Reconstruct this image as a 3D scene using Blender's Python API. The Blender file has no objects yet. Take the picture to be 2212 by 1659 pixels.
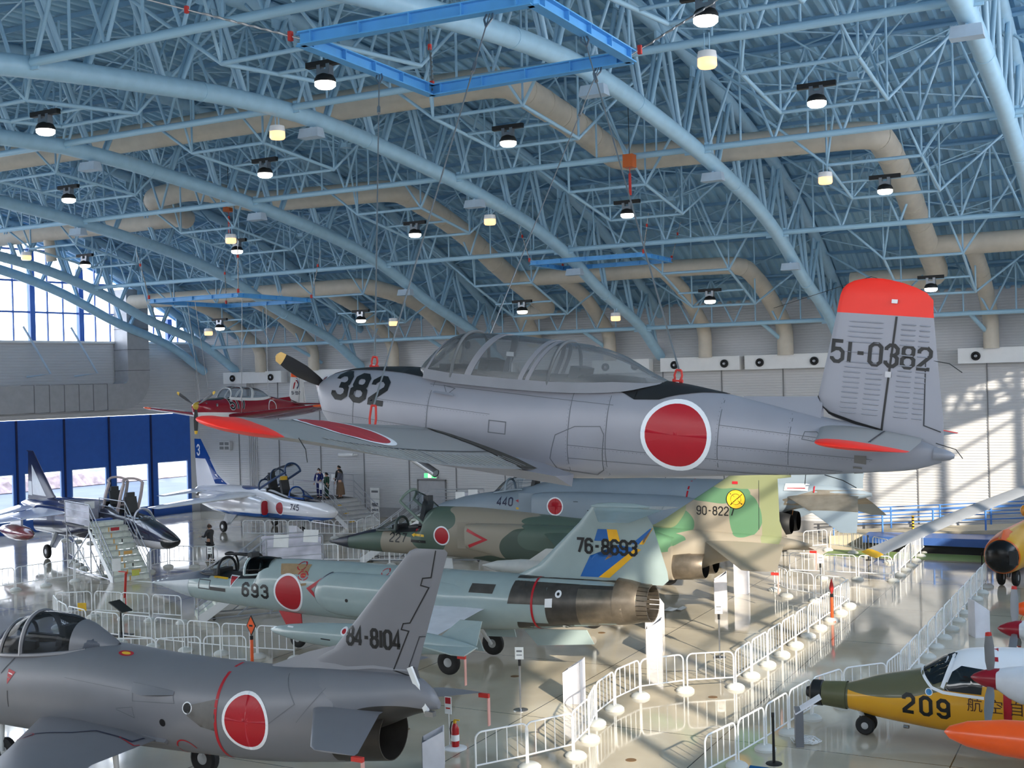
import bpy, bmesh, math, random
from mathutils import Vector, Matrix
from mathutils.bvhtree import BVHTree
random.seed(7)
C = bpy.context.scene.collection
sc = bpy.context.scene
PI = math.pi
V = Vector

# ---------------------------------------------------------------- camera
# frame 2212 x 1659, two vanishing points of the hangar axes
FW, FH, FOC, CAMZ = 2212.0, 1659.0, 2602.0, 7.65
def _cv(px, py): return V((px-FW/2, py-FH/2, FOC))
_yc = _cv(2471, 783).normalized(); _xc = -_cv(-3850, 949).normalized()
_zc = _xc.cross(_yc).normalized()
if _zc.y > 0: _zc = -_zc
_xc = _yc.cross(_zc).normalized()
def c2w(v): return V((_xc.dot(v), _yc.dot(v), _zc.dot(v)))
cr, cd, cf = c2w(V((1,0,0))), c2w(V((0,1,0))), c2w(V((0,0,1)))
cam = bpy.data.cameras.new('camera'); camo = bpy.data.objects.new('camera', cam); C.objects.link(camo)
cam.sensor_width = 36; cam.sensor_fit = 'HORIZONTAL'; cam.lens = 36*FOC/FW
cam.clip_start = .1; cam.clip_end = 600
camo.matrix_world = Matrix(((cr.x,-cd.x,-cf.x,0),(cr.y,-cd.y,-cf.y,0),(cr.z,-cd.z,-cf.z,CAMZ),(0,0,0,1)))
sc.camera = camo
def flo(px, py, z=0.0):                     # floor point under a place seen in the photograph
    r = c2w(_cv(px, py)); t = (z-CAMZ)/r.z
    return V((t*r.x, t*r.y, z))

# ---------------------------------------------------------------- sky, sun, exposure
w = bpy.data.worlds.new('sky'); sc.world = w; w.use_nodes = True
nt = w.node_tree; nt.nodes.clear()
tc = nt.nodes.new('ShaderNodeTexCoord'); sx = nt.nodes.new('ShaderNodeSeparateXYZ')
rp = nt.nodes.new('ShaderNodeValToRGB'); bg = nt.nodes.new('ShaderNodeBackground'); ow = nt.nodes.new('ShaderNodeOutputWorld')
nt.links.new(tc.outputs['Generated'], sx.inputs[0]); nt.links.new(sx.outputs['Z'], rp.inputs[0])
nt.links.new(rp.outputs[0], bg.inputs[0]); nt.links.new(bg.outputs[0], ow.inputs[0])
rp.color_ramp.elements[0].position = 0.0; rp.color_ramp.elements[0].color = (.96,.97,1,1)
rp.color_ramp.elements[1].position = .8; rp.color_ramp.elements[1].color = (.62,.78,1,1)
e = rp.color_ramp.elements.new(.25); e.color = (.93,.97,1,1)
bg.inputs[1].default_value = 4.0
w.cycles.sampling_method = 'AUTOMATIC'
SUN_TO = V((.676,-.612,.407)).normalized()
sl = bpy.data.lights.new('sun', 'SUN'); sl.energy = 5.5; sl.angle = math.radians(.7); sl.color = (1,.9,.74)
so = bpy.data.objects.new('sun', sl); C.objects.link(so); so.location = SUN_TO*60
so.rotation_euler = SUN_TO.to_track_quat('Z', 'Y').to_euler()
# daylight portals: they only steer sky sampling through the gables and added front slot
def portal(loc, rot, sx_, sy_):
    l = bpy.data.lights.new('window_portal', 'AREA'); l.shape = 'RECTANGLE'; l.size = sx_; l.size_y = sy_
    l.cycles.is_portal = True
    o = bpy.data.objects.new('window_portal', l); C.objects.link(o); o.location = loc; o.rotation_euler = rot
portal((8.6, 27.5, 12.8), (0, PI/2, 0), 6.5, 50)
portal((-22, -2.7, 7.1), (PI/2, 0, 0), 60, 2.6)
portal((-56.6, 36, 12.6), (0, -PI/2, -math.radians(9.5)), 5.5, 44)
sc.view_settings.view_transform = 'Standard'; sc.view_settings.look = 'None'
sc.view_settings.exposure = .68; sc.view_settings.gamma = 1; sc.view_settings.use_curve_mapping = False
cy = sc.cycles
cy.use_denoising = True; cy.max_bounces = 7; cy.diffuse_bounces = 5; cy.glossy_bounces = 3
cy.transmission_bounces = 2; cy.transparent_max_bounces = 10; cy.caustics_reflective = True; cy.blur_glossy = 1.5; cy.caustics_refractive = False
cy.sample_clamp_indirect = 6; cy.use_adaptive_sampling = True; cy.adaptive_threshold = .02

# ---------------------------------------------------------------- materials
def s2l(c):
    return tuple(((x/255)/12.92 if x/255 <= .04045 else ((x/255+.055)/1.055)**2.4) for x in c)
MATS = {}
def mat(name, rgb, rough=.5, metal=0., var=.06, scale=3., spec=.5, coat=0., emit=0.):
    """principled material, base colour gently varied by noise in object space"""
    if name in MATS: return MATS[name]
    m = bpy.data.materials.new(name); m.use_nodes = True; t = m.node_tree; b = t.nodes['Principled BSDF']
    lin = s2l(rgb)
    n = t.nodes.new('ShaderNodeTexNoise'); n.inputs['Scale'].default_value = scale; n.inputs['Detail'].default_value = 3
    g = t.nodes.new('ShaderNodeTexCoord'); t.links.new(g.outputs['Object'], n.inputs['Vector'])
    r = t.nodes.new('ShaderNodeValToRGB'); t.links.new(n.outputs['Fac'], r.inputs[0])
    r.color_ramp.elements[0].position = .3; r.color_ramp.elements[1].position = .7
    r.color_ramp.elements[0].color = (*[max(0, x*(1-var)) for x in lin], 1)
    r.color_ramp.elements[1].color = (*[min(1, x*(1+var)) for x in lin], 1)
    t.links.new(r.outputs[0], b.inputs['Base Color'])
    b.inputs['Roughness'].default_value = rough; b.inputs['Metallic'].default_value = metal
    b.inputs['Specular IOR Level'].default_value = spec
    if coat: b.inputs['Coat Weight'].default_value = coat
    if emit:
        b.inputs['Emission Color'].default_value = (*lin, 1); b.inputs['Emission Strength'].default_value = emit
        m.cycles.emission_sampling = 'NONE'
    MATS[name] = m
    return m
def glass(name, tint, refl=.12, op=0.0, opc=(200,200,200)):
    """thin glazing: see-through with a fresnel reflection, op = share of milky haze on old acrylic"""
    if name in MATS: return MATS[name]
    m = bpy.data.materials.new(name); m.use_nodes = True; t = m.node_tree; t.nodes.clear()
    o = t.nodes.new('ShaderNodeOutputMaterial'); tr = t.nodes.new('ShaderNodeBsdfTransparent'); gl = t.nodes.new('ShaderNodeBsdfGlossy')
    df = t.nodes.new('ShaderNodeBsdfDiffuse'); lw = t.nodes.new('ShaderNodeLayerWeight'); mx = t.nodes.new('ShaderNodeMixShader'); m2 = t.nodes.new('ShaderNodeMixShader')
    tr.inputs[0].default_value = (*s2l(tint), 1); gl.inputs['Roughness'].default_value = .04; df.inputs[0].default_value = (*s2l(opc), 1)
    lw.inputs[0].default_value = refl
    n = t.nodes.new('ShaderNodeTexNoise'); n.inputs['Scale'].default_value = 2.2
    ma = t.nodes.new('ShaderNodeMath'); ma.operation = 'MULTIPLY'; ma.inputs[1].default_value = op*2
    t.links.new(n.outputs['Fac'], ma.inputs[0]); t.links.new(ma.outputs[0], m2.inputs[0])
    t.links.new(tr.outputs[0], m2.inputs[1]); t.links.new(df.outputs[0], m2.inputs[2])
    t.links.new(lw.outputs['Fresnel'], mx.inputs[0]); t.links.new(m2.outputs[0], mx.inputs[1]); t.links.new(gl.outputs[0], mx.inputs[2])
    t.links.new(mx.outputs[0], o.inputs[0]); MATS[name] = m
    return m
def patches(name, base, blobs, rough=.5, wob=.35, scale=1.3, coat=0., metal=0.):
    """painted scheme: base colour with blobs ((x,y,z),(rx,ry,rz),rgb) or ('lt'/'gt', axis, value, rgb) in object space"""
    if name in MATS: return MATS[name]
    m = bpy.data.materials.new(name); m.use_nodes = True; t = m.node_tree; b = t.nodes['Principled BSDF']
    N, L = t.nodes.new, t.links.new
    g = N('ShaderNodeTexCoord'); n = N('ShaderNodeTexNoise'); n.inputs['Scale'].default_value = scale; n.inputs['Detail'].default_value = 1
    L(g.outputs['Object'], n.inputs['Vector'])
    s1 = N('ShaderNodeVectorMath'); s1.operation = 'SUBTRACT'; L(n.outputs['Color'], s1.inputs[0]); s1.inputs[1].default_value = (.5,.5,.5)
    s2 = N('ShaderNodeVectorMath'); s2.operation = 'SCALE'; L(s1.outputs[0], s2.inputs[0]); s2.inputs['Scale'].default_value = wob
    ad = N('ShaderNodeVectorMath'); ad.operation = 'ADD'; L(g.outputs['Object'], ad.inputs[0]); L(s2.outputs[0], ad.inputs[1])
    cur = N('ShaderNodeRGB'); cur.outputs[0].default_value = (*s2l(base), 1); cur = cur.outputs[0]
    sep = N('ShaderNodeSeparateXYZ'); L(ad.outputs[0], sep.inputs[0])
    for bl in blobs:
        lt = N('ShaderNodeMath')
        if bl[0] == 'pl':
            dp = N('ShaderNodeVectorMath'); dp.operation = 'DOT_PRODUCT'; L(ad.outputs[0], dp.inputs[0]); dp.inputs[1].default_value = bl[1]
            lt.operation = 'GREATER_THAN'; L(dp.outputs['Value'], lt.inputs[0]); lt.inputs[1].default_value = bl[2]; col = bl[3]
        elif bl[0] in ('lt', 'gt'):
            lt.operation = 'LESS_THAN' if bl[0] == 'lt' else 'GREATER_THAN'
            L(sep.outputs[bl[1]], lt.inputs[0]); lt.inputs[1].default_value = bl[2]; col = bl[3]
        else:
            su = N('ShaderNodeVectorMath'); su.operation = 'SUBTRACT'; L(ad.outputs[0], su.inputs[0]); su.inputs[1].default_value = bl[0]
            dv = N('ShaderNodeVectorMath'); dv.operation = 'DIVIDE'; L(su.outputs[0], dv.inputs[0]); dv.inputs[1].default_value = bl[1]
            ln = N('ShaderNodeVectorMath'); ln.operation = 'LENGTH'; L(dv.outputs[0], ln.inputs[0])
            lt.operation = 'LESS_THAN'; L(ln.outputs['Value'], lt.inputs[0]); lt.inputs[1].default_value = 1.0; col = bl[2]
        mx = N('ShaderNodeMix'); mx.data_type = 'RGBA'; L(lt.outputs[0], mx.inputs[0]); L(cur, mx.inputs[6]); mx.inputs[7].default_value = (*s2l(col), 1)
        cur = mx.outputs[2]
    L(cur, b.inputs['Base Color']); b.inputs['Roughness'].default_value = rough; b.inputs['Metallic'].default_value = metal
    if coat: b.inputs['Coat Weight'].default_value = coat
    MATS[name] = m
    return m

# ---------------------------------------------------------------- mesh building
class MB:
    def __init__(s): s.v, s.f, s.mi = [], [], []
    def add(s, vs, fs, mi=0):
        o = len(s.v); s.v += [tuple(x) for x in vs]; s.f += [tuple(i+o for i in q) for q in fs]; s.mi += [mi]*len(fs); return s
    def box(s, c, d, rot=None, mi=0):
        vs = [V((x*d[0]/2, y*d[1]/2, z*d[2]/2)) for x in (-1,1) for y in (-1,1) for z in (-1,1)]
        if rot is not None: vs = [rot @ q for q in vs]
        return s.add([q+V(c) for q in vs], [(0,1,3,2),(4,6,7,5),(0,4,5,1),(2,3,7,6),(0,2,6,4),(1,5,7,3)], mi)
    def loft(s, rings, closed=True, cap=True, mi=0):
        n = len(rings[0]); vs = [q for r in rings for q in r]; fs = []
        for i in range(len(rings)-1):
            for j in range(n if closed else n-1):
                k = (j+1) % n
                fs.append((i*n+j, i*n+k, (i+1)*n+k, (i+1)*n+j))
        if cap and closed:
            fs.append(tuple(range(n))[::-1]); fs.append(tuple((len(rings)-1)*n+j for j in range(n)))
        return s.add(vs, fs, mi)
    def tube(s, pts, r, n=8, mi=0, cap=True):
        pts = [V(p) for p in pts]; rs = r if isinstance(r, (list, tuple)) else [r]*len(pts); rings = []
        t0 = (pts[1]-pts[0]).normalized(); u = t0.orthogonal().normalized()
        for i, p in enumerate(pts):
            a = pts[max(i-1, 0)]; b = pts[min(i+1, len(pts)-1)]; t = (b-a).normalized()
            u = (u - t*u.dot(t)); u = u.normalized() if u.length > 1e-5 else t.orthogonal().normalized(); w_ = t.cross(u)
            rings.append([p + (u*math.cos(2*PI*j/n) + w_*math.sin(2*PI*j/n))*rs[i] for j in range(n)])
        return s.loft(rings, True, cap, mi)
    def lathe(s, prof, c=(0,0,0), ax=(0,0,1), n=20, mi=0, cap=True):
        ax = V(ax).normalized(); u = ax.orthogonal().normalized(); w_ = ax.cross(u); c = V(c)
        return s.loft([[c + ax*h + (u*math.cos(2*PI*j/n)+w_*math.sin(2*PI*j/n))*max(r, 1e-4) for j in range(n)] for r, h in prof], True, cap, mi)
    def prism(s, poly, d, mi=0):            # planar polygon (3D points) extruded by d
        poly = [V(p) for p in poly]; n = len(poly); d = V(d)
        return s.add(poly+[p+d for p in poly], [tuple(range(n))[::-1], tuple(range(n, 2*n))]+[(i, (i+1) % n, n+(i+1) % n, n+i) for i in range(n)], mi)
    def obj(s, name, mats, parent=None, smooth=False, loc=None):
        me = bpy.data.meshes.new(name); me.from_pydata(s.v, [], s.f)
        for m in (mats if isinstance(mats, (list, tuple)) else [mats]): me.materials.append(m)
        if any(s.mi): me.polygons.foreach_set('material_index', s.mi)
        bm = bmesh.new(); bm.from_mesh(me); bmesh.ops.recalc_face_normals(bm, faces=bm.faces); bm.to_mesh(me); bm.free()
        if smooth:
            me.polygons.foreach_set('use_smooth', [True]*len(me.polygons))
            me.set_sharp_from_angle(angle=math.radians(smooth if smooth is not True else 40))
        o = bpy.data.objects.new(name, me); C.objects.link(o)
        if parent is not None: o.parent = parent
        if loc is not None: o.location = loc
        return o
def tag(o, label, cat, group=None, kind=None):
    if label: o['label'] = label
    if cat: o['category'] = cat
    if group: o['group'] = group
    if kind: o['kind'] = kind
    return o
def thing(name, label, cat, loc=(0,0,0), rz=0., group=None, kind=None):
    o = bpy.data.objects.new(name, None); C.objects.link(o); o.empty_display_size = .3
    o.location = loc; o.rotation_euler = (0,0,rz)
    return tag(o, label, cat, group, kind)
def dup(root, loc, rz, label, group=None):
    r = root.copy(); C.objects.link(r); r.location = loc; r.rotation_euler = (0,0,rz); r['label'] = label
    if group: r['group'] = group
    for ch in root.children:
        c = ch.copy(); C.objects.link(c); c.parent = r
        for g in ch.children:
            d = g.copy(); C.objects.link(d); d.parent = c
    return r
# shared unit tube: every straight strut is its own object of this one mesh
_ut = {}
def strut(name, a, b, r, m, parent=None, n=8):
    k = (m.name, n)
    if k not in _ut:
        o = MB().lathe([(1,0),(1,1)], n=n).obj(name, m, smooth=50); _ut[k] = o.data; C.objects.unlink(o); bpy.data.objects.remove(o)
    a, b = V(a), V(b); d = b-a
    o = bpy.data.objects.new(name, _ut[k]); C.objects.link(o)
    o.location = a; o.rotation_mode = 'QUATERNION'; o.rotation_quaternion = d.to_track_quat('Z', 'Y'); o.scale = (r, r, d.length)
    if parent is not None: o.parent = parent
    return o
ORD = ['first','second','third','fourth','fifth','sixth','seventh','eighth','ninth','tenth','eleventh','twelfth','thirteenth','fourteenth','fifteenth','sixteenth','seventeenth','eighteenth','nineteenth','twentieth','twenty-first','twenty-second']
def lerp(tab, x):
    if x <= tab[0][0]: return tab[0][1]
    for (a, b), (c, d) in zip(tab, tab[1:]):
        if x <= c: return b+(d-b)*(x-a)/(c-a)
    return tab[-1][1]
def pch(xs, ys, x):                          # monotone-ish cubic
    n = len(xs)
    if x <= xs[0]: return ys[0]
    if x >= xs[-1]: return ys[-1]
    i = max(j for j in range(n-1) if xs[j] <= x)
    d = [(ys[j+1]-ys[j])/(xs[j+1]-xs[j]) for j in range(n-1)]
    def m(j):
        if j == 0: return d[0]
        if j == n-1: return d[-1]
        return 0 if d[j-1]*d[j] <= 0 else 2*d[j-1]*d[j]/(d[j-1]+d[j])
    h = xs[i+1]-xs[i]; t = (x-xs[i])/h
    return (2*t**3-3*t**2+1)*ys[i]+(t**3-2*t**2+t)*h*m(i)+(-2*t**3+3*t**2)*ys[i+1]+(t**3-t**2)*h*m(i+1)
# ================================================================= hangar shell
M_blue = mat('light_blue_steel_paint', (164,202,224), .34, var=.05)
M_blue2 = mat('pale_blue_steel_paint', (158,194,216), .4, var=.05)
M_dark = mat('blue_purlin_paint', (120,160,190), .5)
M_deck = mat('blue_grey_roof_sheet', (150,190,214), .45, var=.1, scale=.7)
M_wall = mat('grey_metal_siding', (198,198,200), .45, var=.04, scale=.3)
M_seam = mat('dark_siding_joint', (120,120,122), .6)
M_white = mat('white_enamel', (232,232,232), .3, var=.02)
M_duct = mat('beige_duct_wrap', (206,196,180), .55, var=.05)
M_black = mat('black_rubber', (18,18,19), .55, var=.1)
M_steel = mat('brushed_steel', (150,152,156), .3, metal=.9)
M_door = mat('deep_blue_hangar_door', (46,98,186), .4, var=.04)
M_mull = mat('blue_window_mullion', (70,110,190), .4)
G_win = glass('window_glass', (250,252,255), .06)
XL, XR, YW = -52.0, 8.0, 57.1
LOWT = [(27.6,15.5),(30,15.4),(33.5,15.1),(36.8,14.75),(38.5,14.5),(42.5,13.85),(46,12.95),(49.8,11.5),(54.3,10.1),(57.1,8.6),(60,7.3)]
UPT = [(27.6,18.2),(33,17.95),(37.2,17.45),(41,16.75),(43.9,16.15),(46.7,15.45),(49.8,14.35),(52.8,13.1),(55.3,11.75),(57.7,10.45),(60,9.2)]
_lx, _ly = zip(*LOWT); _ux, _uy = zip(*UPT)
def low(y): return pch(_lx, _ly, 27.6+abs(y-27.6))
def up(y): return pch(_ux, _uy, 27.6+abs(y-27.6))
def deck(y): return up(y)+.28
# floor: polished concrete with saw-cut joints
def floor_mat():
    m = bpy.data.materials.new('polished_concrete'); m.use_nodes = True; t = m.node_tree; b = t.nodes['Principled BSDF']; N, L = t.nodes.new, t.links.new
    g = N('ShaderNodeTexCoord'); sp = N('ShaderNodeSeparateXYZ'); L(g.outputs['Object'], sp.inputs[0])
    n1 = N('ShaderNodeTexNoise'); n1.inputs['Scale'].default_value = .35; n1.inputs['Detail'].default_value = 6; L(g.outputs['Object'], n1.inputs['Vector'])
    r1 = N('ShaderNodeValToRGB'); L(n1.outputs['Fac'], r1.inputs[0])
    r1.color_ramp.elements[0].position = .3; r1.color_ramp.elements[0].color = (*s2l((172,163,146)), 1)
    r1.color_ramp.elements[1].position = .7; r1.color_ramp.elements[1].color = (*s2l((204,194,174)), 1)
    cur = None
    for ax, o, p in ((0, -3.45, 4.58), (1, 24.25, 5.1)):
        a = N('ShaderNodeMath'); a.operation = 'SUBTRACT'; L(sp.outputs[ax], a.inputs[0]); a.inputs[1].default_value = o
        d = N('ShaderNodeMath'); d.operation = 'DIVIDE'; L(a.outputs[0], d.inputs[0]); d.inputs[1].default_value = p
        q = N('ShaderNodeMath'); q.operation = 'PINGPONG'; L(d.outputs[0], q.inputs[0]); q.inputs[1].default_value = .5
        l = N('ShaderNodeMath'); l.operation = 'LESS_THAN'; L(q.outputs[0], l.inputs[0]); l.inputs[1].default_value = .012/p
        if cur is None: cur = l.outputs[0]
        else:
            x = N('ShaderNodeMath'); x.operation = 'MAXIMUM'; L(cur, x.inputs[0]); L(l.outputs[0], x.inputs[1]); cur = x.outputs[0]
    mx = N('ShaderNodeMix'); mx.data_type = 'RGBA'; L(cur, mx.inputs[0]); L(r1.outputs[0], mx.inputs[6]); mx.inputs[7].default_value = (*s2l((70,66,60)), 1)
    L(mx.outputs[2], b.inputs['Base Color'])
    n2 = N('ShaderNodeTexNoise'); n2.inputs['Scale'].default_value = 1.1; n2.inputs['Detail'].default_value = 5; L(g.outputs['Object'], n2.inputs['Vector'])
    mr = N('ShaderNodeMapRange'); L(n2.outputs['Fac'], mr.inputs[0]); mr.inputs[1].default_value = .3; mr.inputs[2].default_value = .7; mr.inputs[3].default_value = .03; mr.inputs[4].default_value = .11
    L(mr.outputs[0], b.inputs['Roughness']); b.inputs['IOR'].default_value = 1.7; b.inputs['Specular IOR Level'].default_value = .8
    n3 = N('ShaderNodeTexNoise'); n3.inputs['Scale'].default_value = .9; L(g.outputs['Object'], n3.inputs['Vector'])
    bp = N('ShaderNodeBump'); bp.inputs['Strength'].default_value = .03; bp.inputs['Distance'].default_value = .05; L(n3.outputs['Fac'], bp.inputs['Height']); L(bp.outputs[0], b.inputs['Normal'])
    return m
M_floor = floor_mat()
tag(MB().box((-24,-3.1,3.2), (66,.2,6.4)).box((-24,-3.1,6.45), (66,.5,.15)).box((-24,-3.1,7.8), (66,.2,2.0)).obj('wall_front', M_wall), None, None, kind='structure')  # unseen front wall, its open strip sized to limit sky light from behind
tag(MB().box((-26,27,-.15), (76,62,.3)).obj('floor', M_floor), None, None, kind='structure')
# roof deck: trapezoid ribs run up the slope
def roof():
    b = MB(); ys = [-2.4+i*(YW+.6+2.4)/26 for i in range(27)]; P = .46
    xs = []; x = -60.5
    while x < XR+2.2:  # roof carried past the right gable, out of view, to block sun
        xs += [(x, 0), (x+.15, 0), (x+.21, .13), (x+.40, .13)]; x += P
    def xl(y): return -52.3-.1673*(57.07-y)
    ring = [[(max(xx, xl(y)), y, deck(y)+h) for xx, h in xs] for y in ys]
    b.loft(ring, closed=False, cap=False)
    b.loft([[(xl(y), y, deck(y)+.2), (XR+2.4, y, deck(y)+.2)] for y in ys], closed=False, cap=False)
    return tag(b.obj('ceiling', M_deck), None, None, kind='structure')
roof()
# back wall: horizontal ribbed siding
def siding(name, pt, z0, z1, pitch, m):
    """pt(u,d,z): u 0/1 along the wall, d = depth of the rib"""
    b = MB(); z = z0; prof = []
    while z < z1:
        prof += [(z, 0), (min(z+pitch*.6, z1), 0), (min(z+pitch*.7, z1), .022), (min(z+pitch*.95, z1), .022)]; z += pitch
    prof.append((z1, 0))
    b.loft([[pt(0, d, zz), pt(1, d, zz)] for zz, d in prof], closed=False, cap=False)
    return tag(b.obj(name, m), None, None, kind='structure')
siding('wall_back', lambda u, d, z: (XL+(XR-XL)*u, YW+d, z), .55, 11.2, .125, M_wall)
M_dado = mat('grey_concrete_dado', (150,150,152), .6)
tag(MB().box(((XL+XR)/2, YW+.03, .275), (XR-XL, .16, .55)).obj('baseboard_back', M_dado), None, None, kind='structure')
b = MB()
x = -48.8
while x < XR: b.box((x, YW-.012, 4.2), (.05, .03, 7.3)); x += 3.045
tag(b.obj('trim_1', M_seam), None, None, kind='structure')
# left gable wall, turned 9.5 degrees off the hall axis
GA = math.radians(9.497); GD = V((math.sin(GA), math.cos(GA), 0)); GN = V((math.cos(GA), -math.sin(GA), 0)); GC = V((-51.99, 57.07, 0))
def gp(t, z, d=0.): return GC - GD*t + GN*d + V((0,0,z))      # t from the far corner, d into the hall
GROT = Matrix(((GN.x, -GD.x, 0), (GN.y, -GD.y, 0), (0, 0, 1)))
def gbox(b, t0, t1, z0, z1, d0, d1, mi=0):
    return b.box(gp((t0+t1)/2, (z0+z1)/2, (d0+d1)/2), (d1-d0, t1-t0, z1-z0), GROT, mi)
siding('wall_left', lambda u, d, z: gp(u*60, z, -d), 6.12, 10.36, .16, M_wall)
tag(gbox(gbox(MB(), -.3, .62, 0, 6.15, -.15, 0), -.3, .12, 6.15, 13.5, -.15, .06).obj('trim_2', M_wall), None, None, kind='structure')
tag(gbox(MB(), 0, 60, 10.32, 10.44, -.12, .14).obj('trim_3', M_white), None, None, kind='structure')
# hangar doors: blue panels with a low window each
for i in range(12):
    t0 = .62+2.87*i-.26*(i == 0)*0; t1 = t0+2.87
    dm = MB(); w0, w1, wz0, wz1 = t0+.22, t1-.4, .62, 3.22
    off = 0.0
    for a in ((t0, t1, wz1, 6.1), (t0, t1, 0, wz0), (t0, w0, wz0, wz1), (w1, t1, wz0, wz1)): gbox(dm, *a, off-.16, off-.04)
    d_ = tag(dm.obj('door_%d' % (i+1), M_door), None, None, kind='structure')
    gbox(MB(), w0, w1, wz0, wz1, off-.11, off-.1).obj('door_window_pane', G_win, d_)
    fm = MB()
    for a in ((w0, w1, wz1-.05, wz1), (w0, w1, wz0, wz0+.05), (w0, w0+.05, wz0, wz1), (w1-.05, w1, wz0, wz1)): gbox(fm, *a, off-.13, off-.02)
    fm.obj('door_window_frame', mat('pale_blue_door_frame', (120,150,205), .4), d_)
    gbox(MB(), t1-.04, t1+.06, 0, 6.1, -.06, .03).obj('door_edge_strip', mat('navy_door_edge', (16,30,80), .5), d_)
# gable windows above the sill, posts every 2.87 m
for i in range(13):
    c0 = 2.0+3.0*i-2.87; fm = MB(); zt = 19
    if c0 > 40: break
    a0 = max(c0, .05); a1 = c0+2.87
    ztop = min(deck((gp((a0+a1)/2, 0)).y)+.2, 17.6)
    gbox(fm, a1-.15, a1+.15, 10.4, ztop, -.2, .1)
    wn = tag(fm.obj('window_%d' % (i+1), M_mull), None, None, kind='structure')
    tm = MB()
    for z in (12.0, 13.7, 15.4):
        if z < ztop: gbox(tm, a0, a1, z-.05, z+.05, -.1, .02)
    tm.obj('transom', M_mull, wn)
    bm_ = MB()
    for k in (1, 2): t = a0+(a1-a0)*k/3; gbox(bm_, t-.035, t+.035, 10.4, ztop, -.1, .0)
    bm_.obj('glazing_bar', M_mull, wn)
    gbox(MB(), a0, a1, 10.44, ztop, -.06, -.05).obj('pane', G_win, wn)
# right gable (outside the frame): solid below, glazed above like the left one
siding('wall_right', lambda u, d, z: (XR+d, -2+u*59, z), 0, 9.8, .5, M_wall)
b = MB()
for i in range(21): y = -1+i*2.9; b.box((XR, y, (9.8+max(deck(y), 10))/2), (.25, .22, max(deck(y)-9.8, .2)))
for z in (11.5, 13.2, 14.9): b.box((XR, 27.6, z), (.12, 2*max(lerp([(10,30),(11.5,27.5),(13.2,23.5),(14.9,18.5)], z), 1), .1))
tag(b.obj('window_20', M_mull), None, None, kind='structure')
# outside: dark asphalt beside the hall, a low hedge of dry scrub, pale apron beyond it
M_apron = mat('pale_apron', (214,214,216), .7); M_asph = mat('blue_grey_asphalt', (88,92,104), .8, var=.15, scale=.4)
tag(MB().box((-60, 30, -.2), (60, 240, .3)).obj('ground', M_asph), None, None, kind='structure')
tag(MB().box((-190, 30, -.25), (210, 300, .3)).obj('trim_20', M_apron), None, None, kind='structure')
def bank():
    rnd = random.Random(3); bm = bmesh.new(); n, k = 260, 8
    M_scrub = mat('dry_pinkish_scrub', (148,128,126), .95, var=.35, scale=2.)
    vs = [[bm.verts.new(gp(-20+i*.38, (0 if k_ in (0, k-1) else .5+.3*math.sin(PI*k_/(k-1))+rnd.random()*.3+.12*math.sin(i*.21)), -25-k_*.55-rnd.random()*.3)) for k_ in range(k)] for i in range(n)]
    for i in range(n-1):
        for j in range(k-1): bm.faces.new((vs[i][j], vs[i+1][j], vs[i+1][j+1], vs[i][j+1]))
    me = bpy.data.meshes.new('scrub_hedge'); bm.to_mesh(me); bm.free(); me.materials.append(M_scrub)
    o = bpy.data.objects.new('scrub_hedge', me); C.objects.link(o)
    return tag(o, 'low hedge of dry scrub outside beyond the hangar door windows', 'scrub', kind='stuff')
bank()

# ================================================================= roof steel
ARX = [-51.4, -48.9, -39.7, -30.6, -21.5, -12.4, -3.3, 5.8]  # last arch is out of view, added to break up the sun
ARN = ['at the gable window wall', 'second from the gable window wall', 'third from the gable window wall', 'fourth from the gable window wall', 'fifth from the gable window wall',
       'running down behind the red-topped fin', 'at the right edge of the photo', 'eighth from the gable wall, out of view']
UN = [9.1+3.08*i for i in range(16)]         # upper nodes along Y
YM = [9.3, 18.45, 27.6, 36.75, 45.95, 54.75]
for X, nm in zip(ARX, ARN):
    a = thing('arch_truss', 'light blue roof arch '+nm, 'roof arch', (X, YW, 8.6), group='tubular roof arches')
    org = V((X, YW, 8.6))
    y0 = 8.0 if X > -30 else 14.0
    ys = [y0+(YW-y0)*i/44 for i in range(45)]
    MB().tube([V((0, y-YW, low(y)-8.6)) for y in ys], .25, 16).obj('lower_chord', M_blue, a, smooth=50)
    un = [y for y in UN if y > y0]+[57.6]
    MB().tube([V((0, y-YW, up(y)-8.6)) for y in un], .23, 12).obj('upper_chord', M_blue2, a, smooth=50)
    for i, y in enumerate(un[:-1]):
        g = MB().box((0, y-YW, up(y)-8.6-.12), (.07, 1.1, .72)); g.obj('gusset_plate', M_blue2, a)
        for dy, k in ((-1.3, -1), (1.3, 1)):
            yl = min(max(y+dy, y0), YW-.1)
            for sx_ in (-.12, .12):
                strut('web_member', V((sx_, y-YW, up(y)-8.6)), V((sx_*.4, yl-YW, low(yl)-8.6)), .07, M_blue2, a)
    # ring collars on the big tube
    for y in (24.0, 31.5, 40.5, 50.2):
        if y > y0: MB().tube([V((0, y-YW, low(y)-8.6)), V((0, y+.06-YW, low(y+.06)-8.6))], .262, 16).obj('collar', M_blue, a, smooth=50)
BAYS = [(ARX[i], ARX[i+1]) for i in range(1, 7)]
BAYN = ['gable window bay', 'second bay from gable windows', 'third bay from gable windows', 'fourth bay from gable windows', 'bay behind red-topped fin', 'bay at right edge']
ROWN = {54.75: 'back wall row', 45.95: 'second row from back', 36.75: 'third row from back', 27.6: 'ridge row', 18.45: 'nearest row'}
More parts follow.
